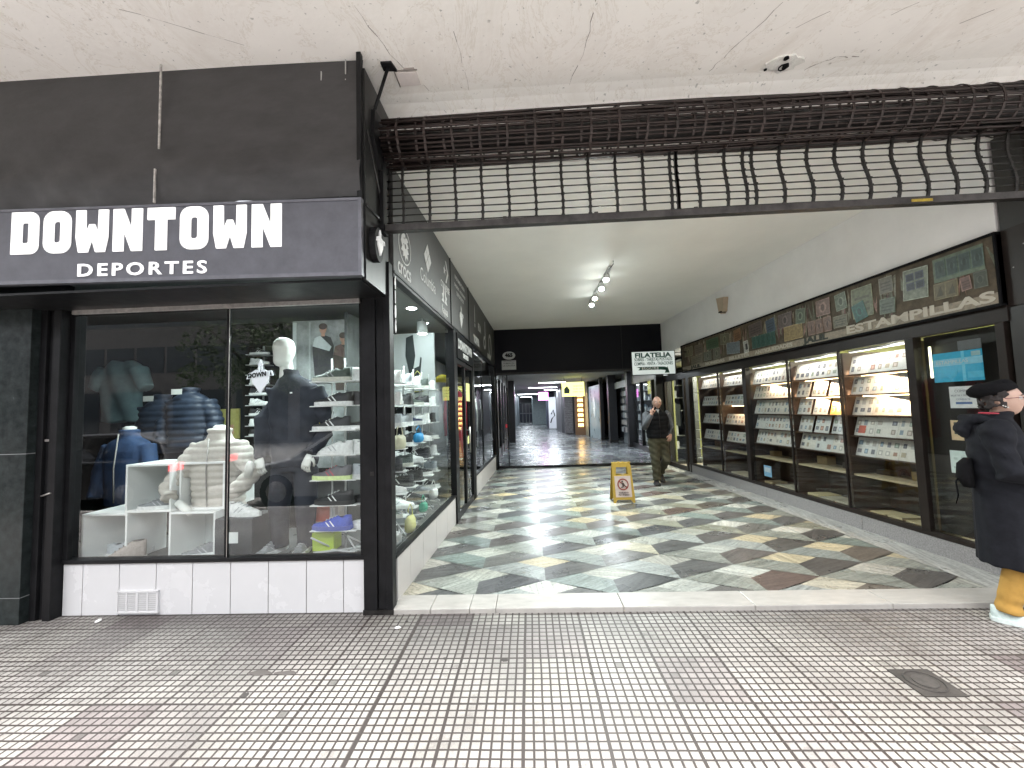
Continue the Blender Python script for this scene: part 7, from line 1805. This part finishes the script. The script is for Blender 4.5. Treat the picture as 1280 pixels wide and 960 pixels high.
# building across the road
bd = thing('opposite_building', 'pale concrete building with dark window bands across the road behind the viewer', 'building', (0, -16, -.165))
m_conc = mat('opposite_concrete', (.16, .155, .15), .8, var=.15, vs=.6)
mb = MB(); mb.box(-45, 40, -26, -19, -.165, 10.5); mb.build('wall', m_conc, bd)
m_win = mat('opposite_glass', (.03, .04, .05), .1, spec=.8)
mb = MB()
for fl_ in range(2):
    for k in range(40): mb.box(-44 + k * 2.05, -42.15 + k * 2.05, -19, -18.97, 4.6 + fl_ * 3.1, 6.3 + fl_ * 3.1)
mb.build('window_band', m_win, bd)
mb = MB()
for k in range(20): mb.box(-44 + k * 4.2, -40.6 + k * 4.2, -19, -18.96, .0, 3.4)
mb.build('ground_floor_window', m_win, bd)
# street trees
for i, x in enumerate((-10.6, -6.6)):
    t = thing('street_tree', 'leafy street tree across the road, %s of the pair reflected in the glass' % ('left hand one' if i == 0 else 'right hand one'), 'tree', (x, -8.5, -.165))
    mb = MB(); mb.tube([(0, 0, 0), (.05, 0, 1.6), (-.05, .1, 3.0), (.1, 0, 4.6)], [.17, .14, .12, .05], 10)
    rt = random.Random(40 + i)
    for q in range(7):
        a = rt.uniform(0, 6.28); z = rt.uniform(2.4, 3.8); mb.tube([(0, 0, z), (math.cos(a) * .7, math.sin(a) * .7, z + .8), (math.cos(a) * 1.5, math.sin(a) * 1.5, z + 1.6)], [.06, .04, .015], 6)
    mb.build('trunk', mat('bark', (.06, .05, .04), .9, var=.3), t, local=True)
    mb = MB()
    cl = [(rt.gauss(0, 1.0), rt.gauss(0, 1.0), rt.uniform(3.0, 6.2), rt.uniform(.4, .9)) for _ in range(26)]
    for (cx_, cy2, cz2, r_) in cl:
        for q in range(110):
            v = Vector((rt.gauss(0, 1), rt.gauss(0, 1), rt.gauss(0, 1))).normalized() * r_ * rt.random() ** .4
            p = Vector((cx_, cy2, cz2)) + v; e1 = Vector((rt.gauss(0, 1), rt.gauss(0, 1), rt.gauss(0, 1))).normalized() * .07; e2 = e1.cross(Vector((rt.random(), rt.random(), rt.random()))).normalized() * .05
            g = rt.uniform(.5, 1.3); mb.add([tuple(p - e1), tuple(p + e2), tuple(p + e1), tuple(p - e2)], [(0, 1, 2, 3)], 0, (.05 * g, .085 * g, .025 * g))
    mb.build('crown', vcol_mat('leaves', .7, .1), t, local=True)

bpy.data.scenes.remove(WS)
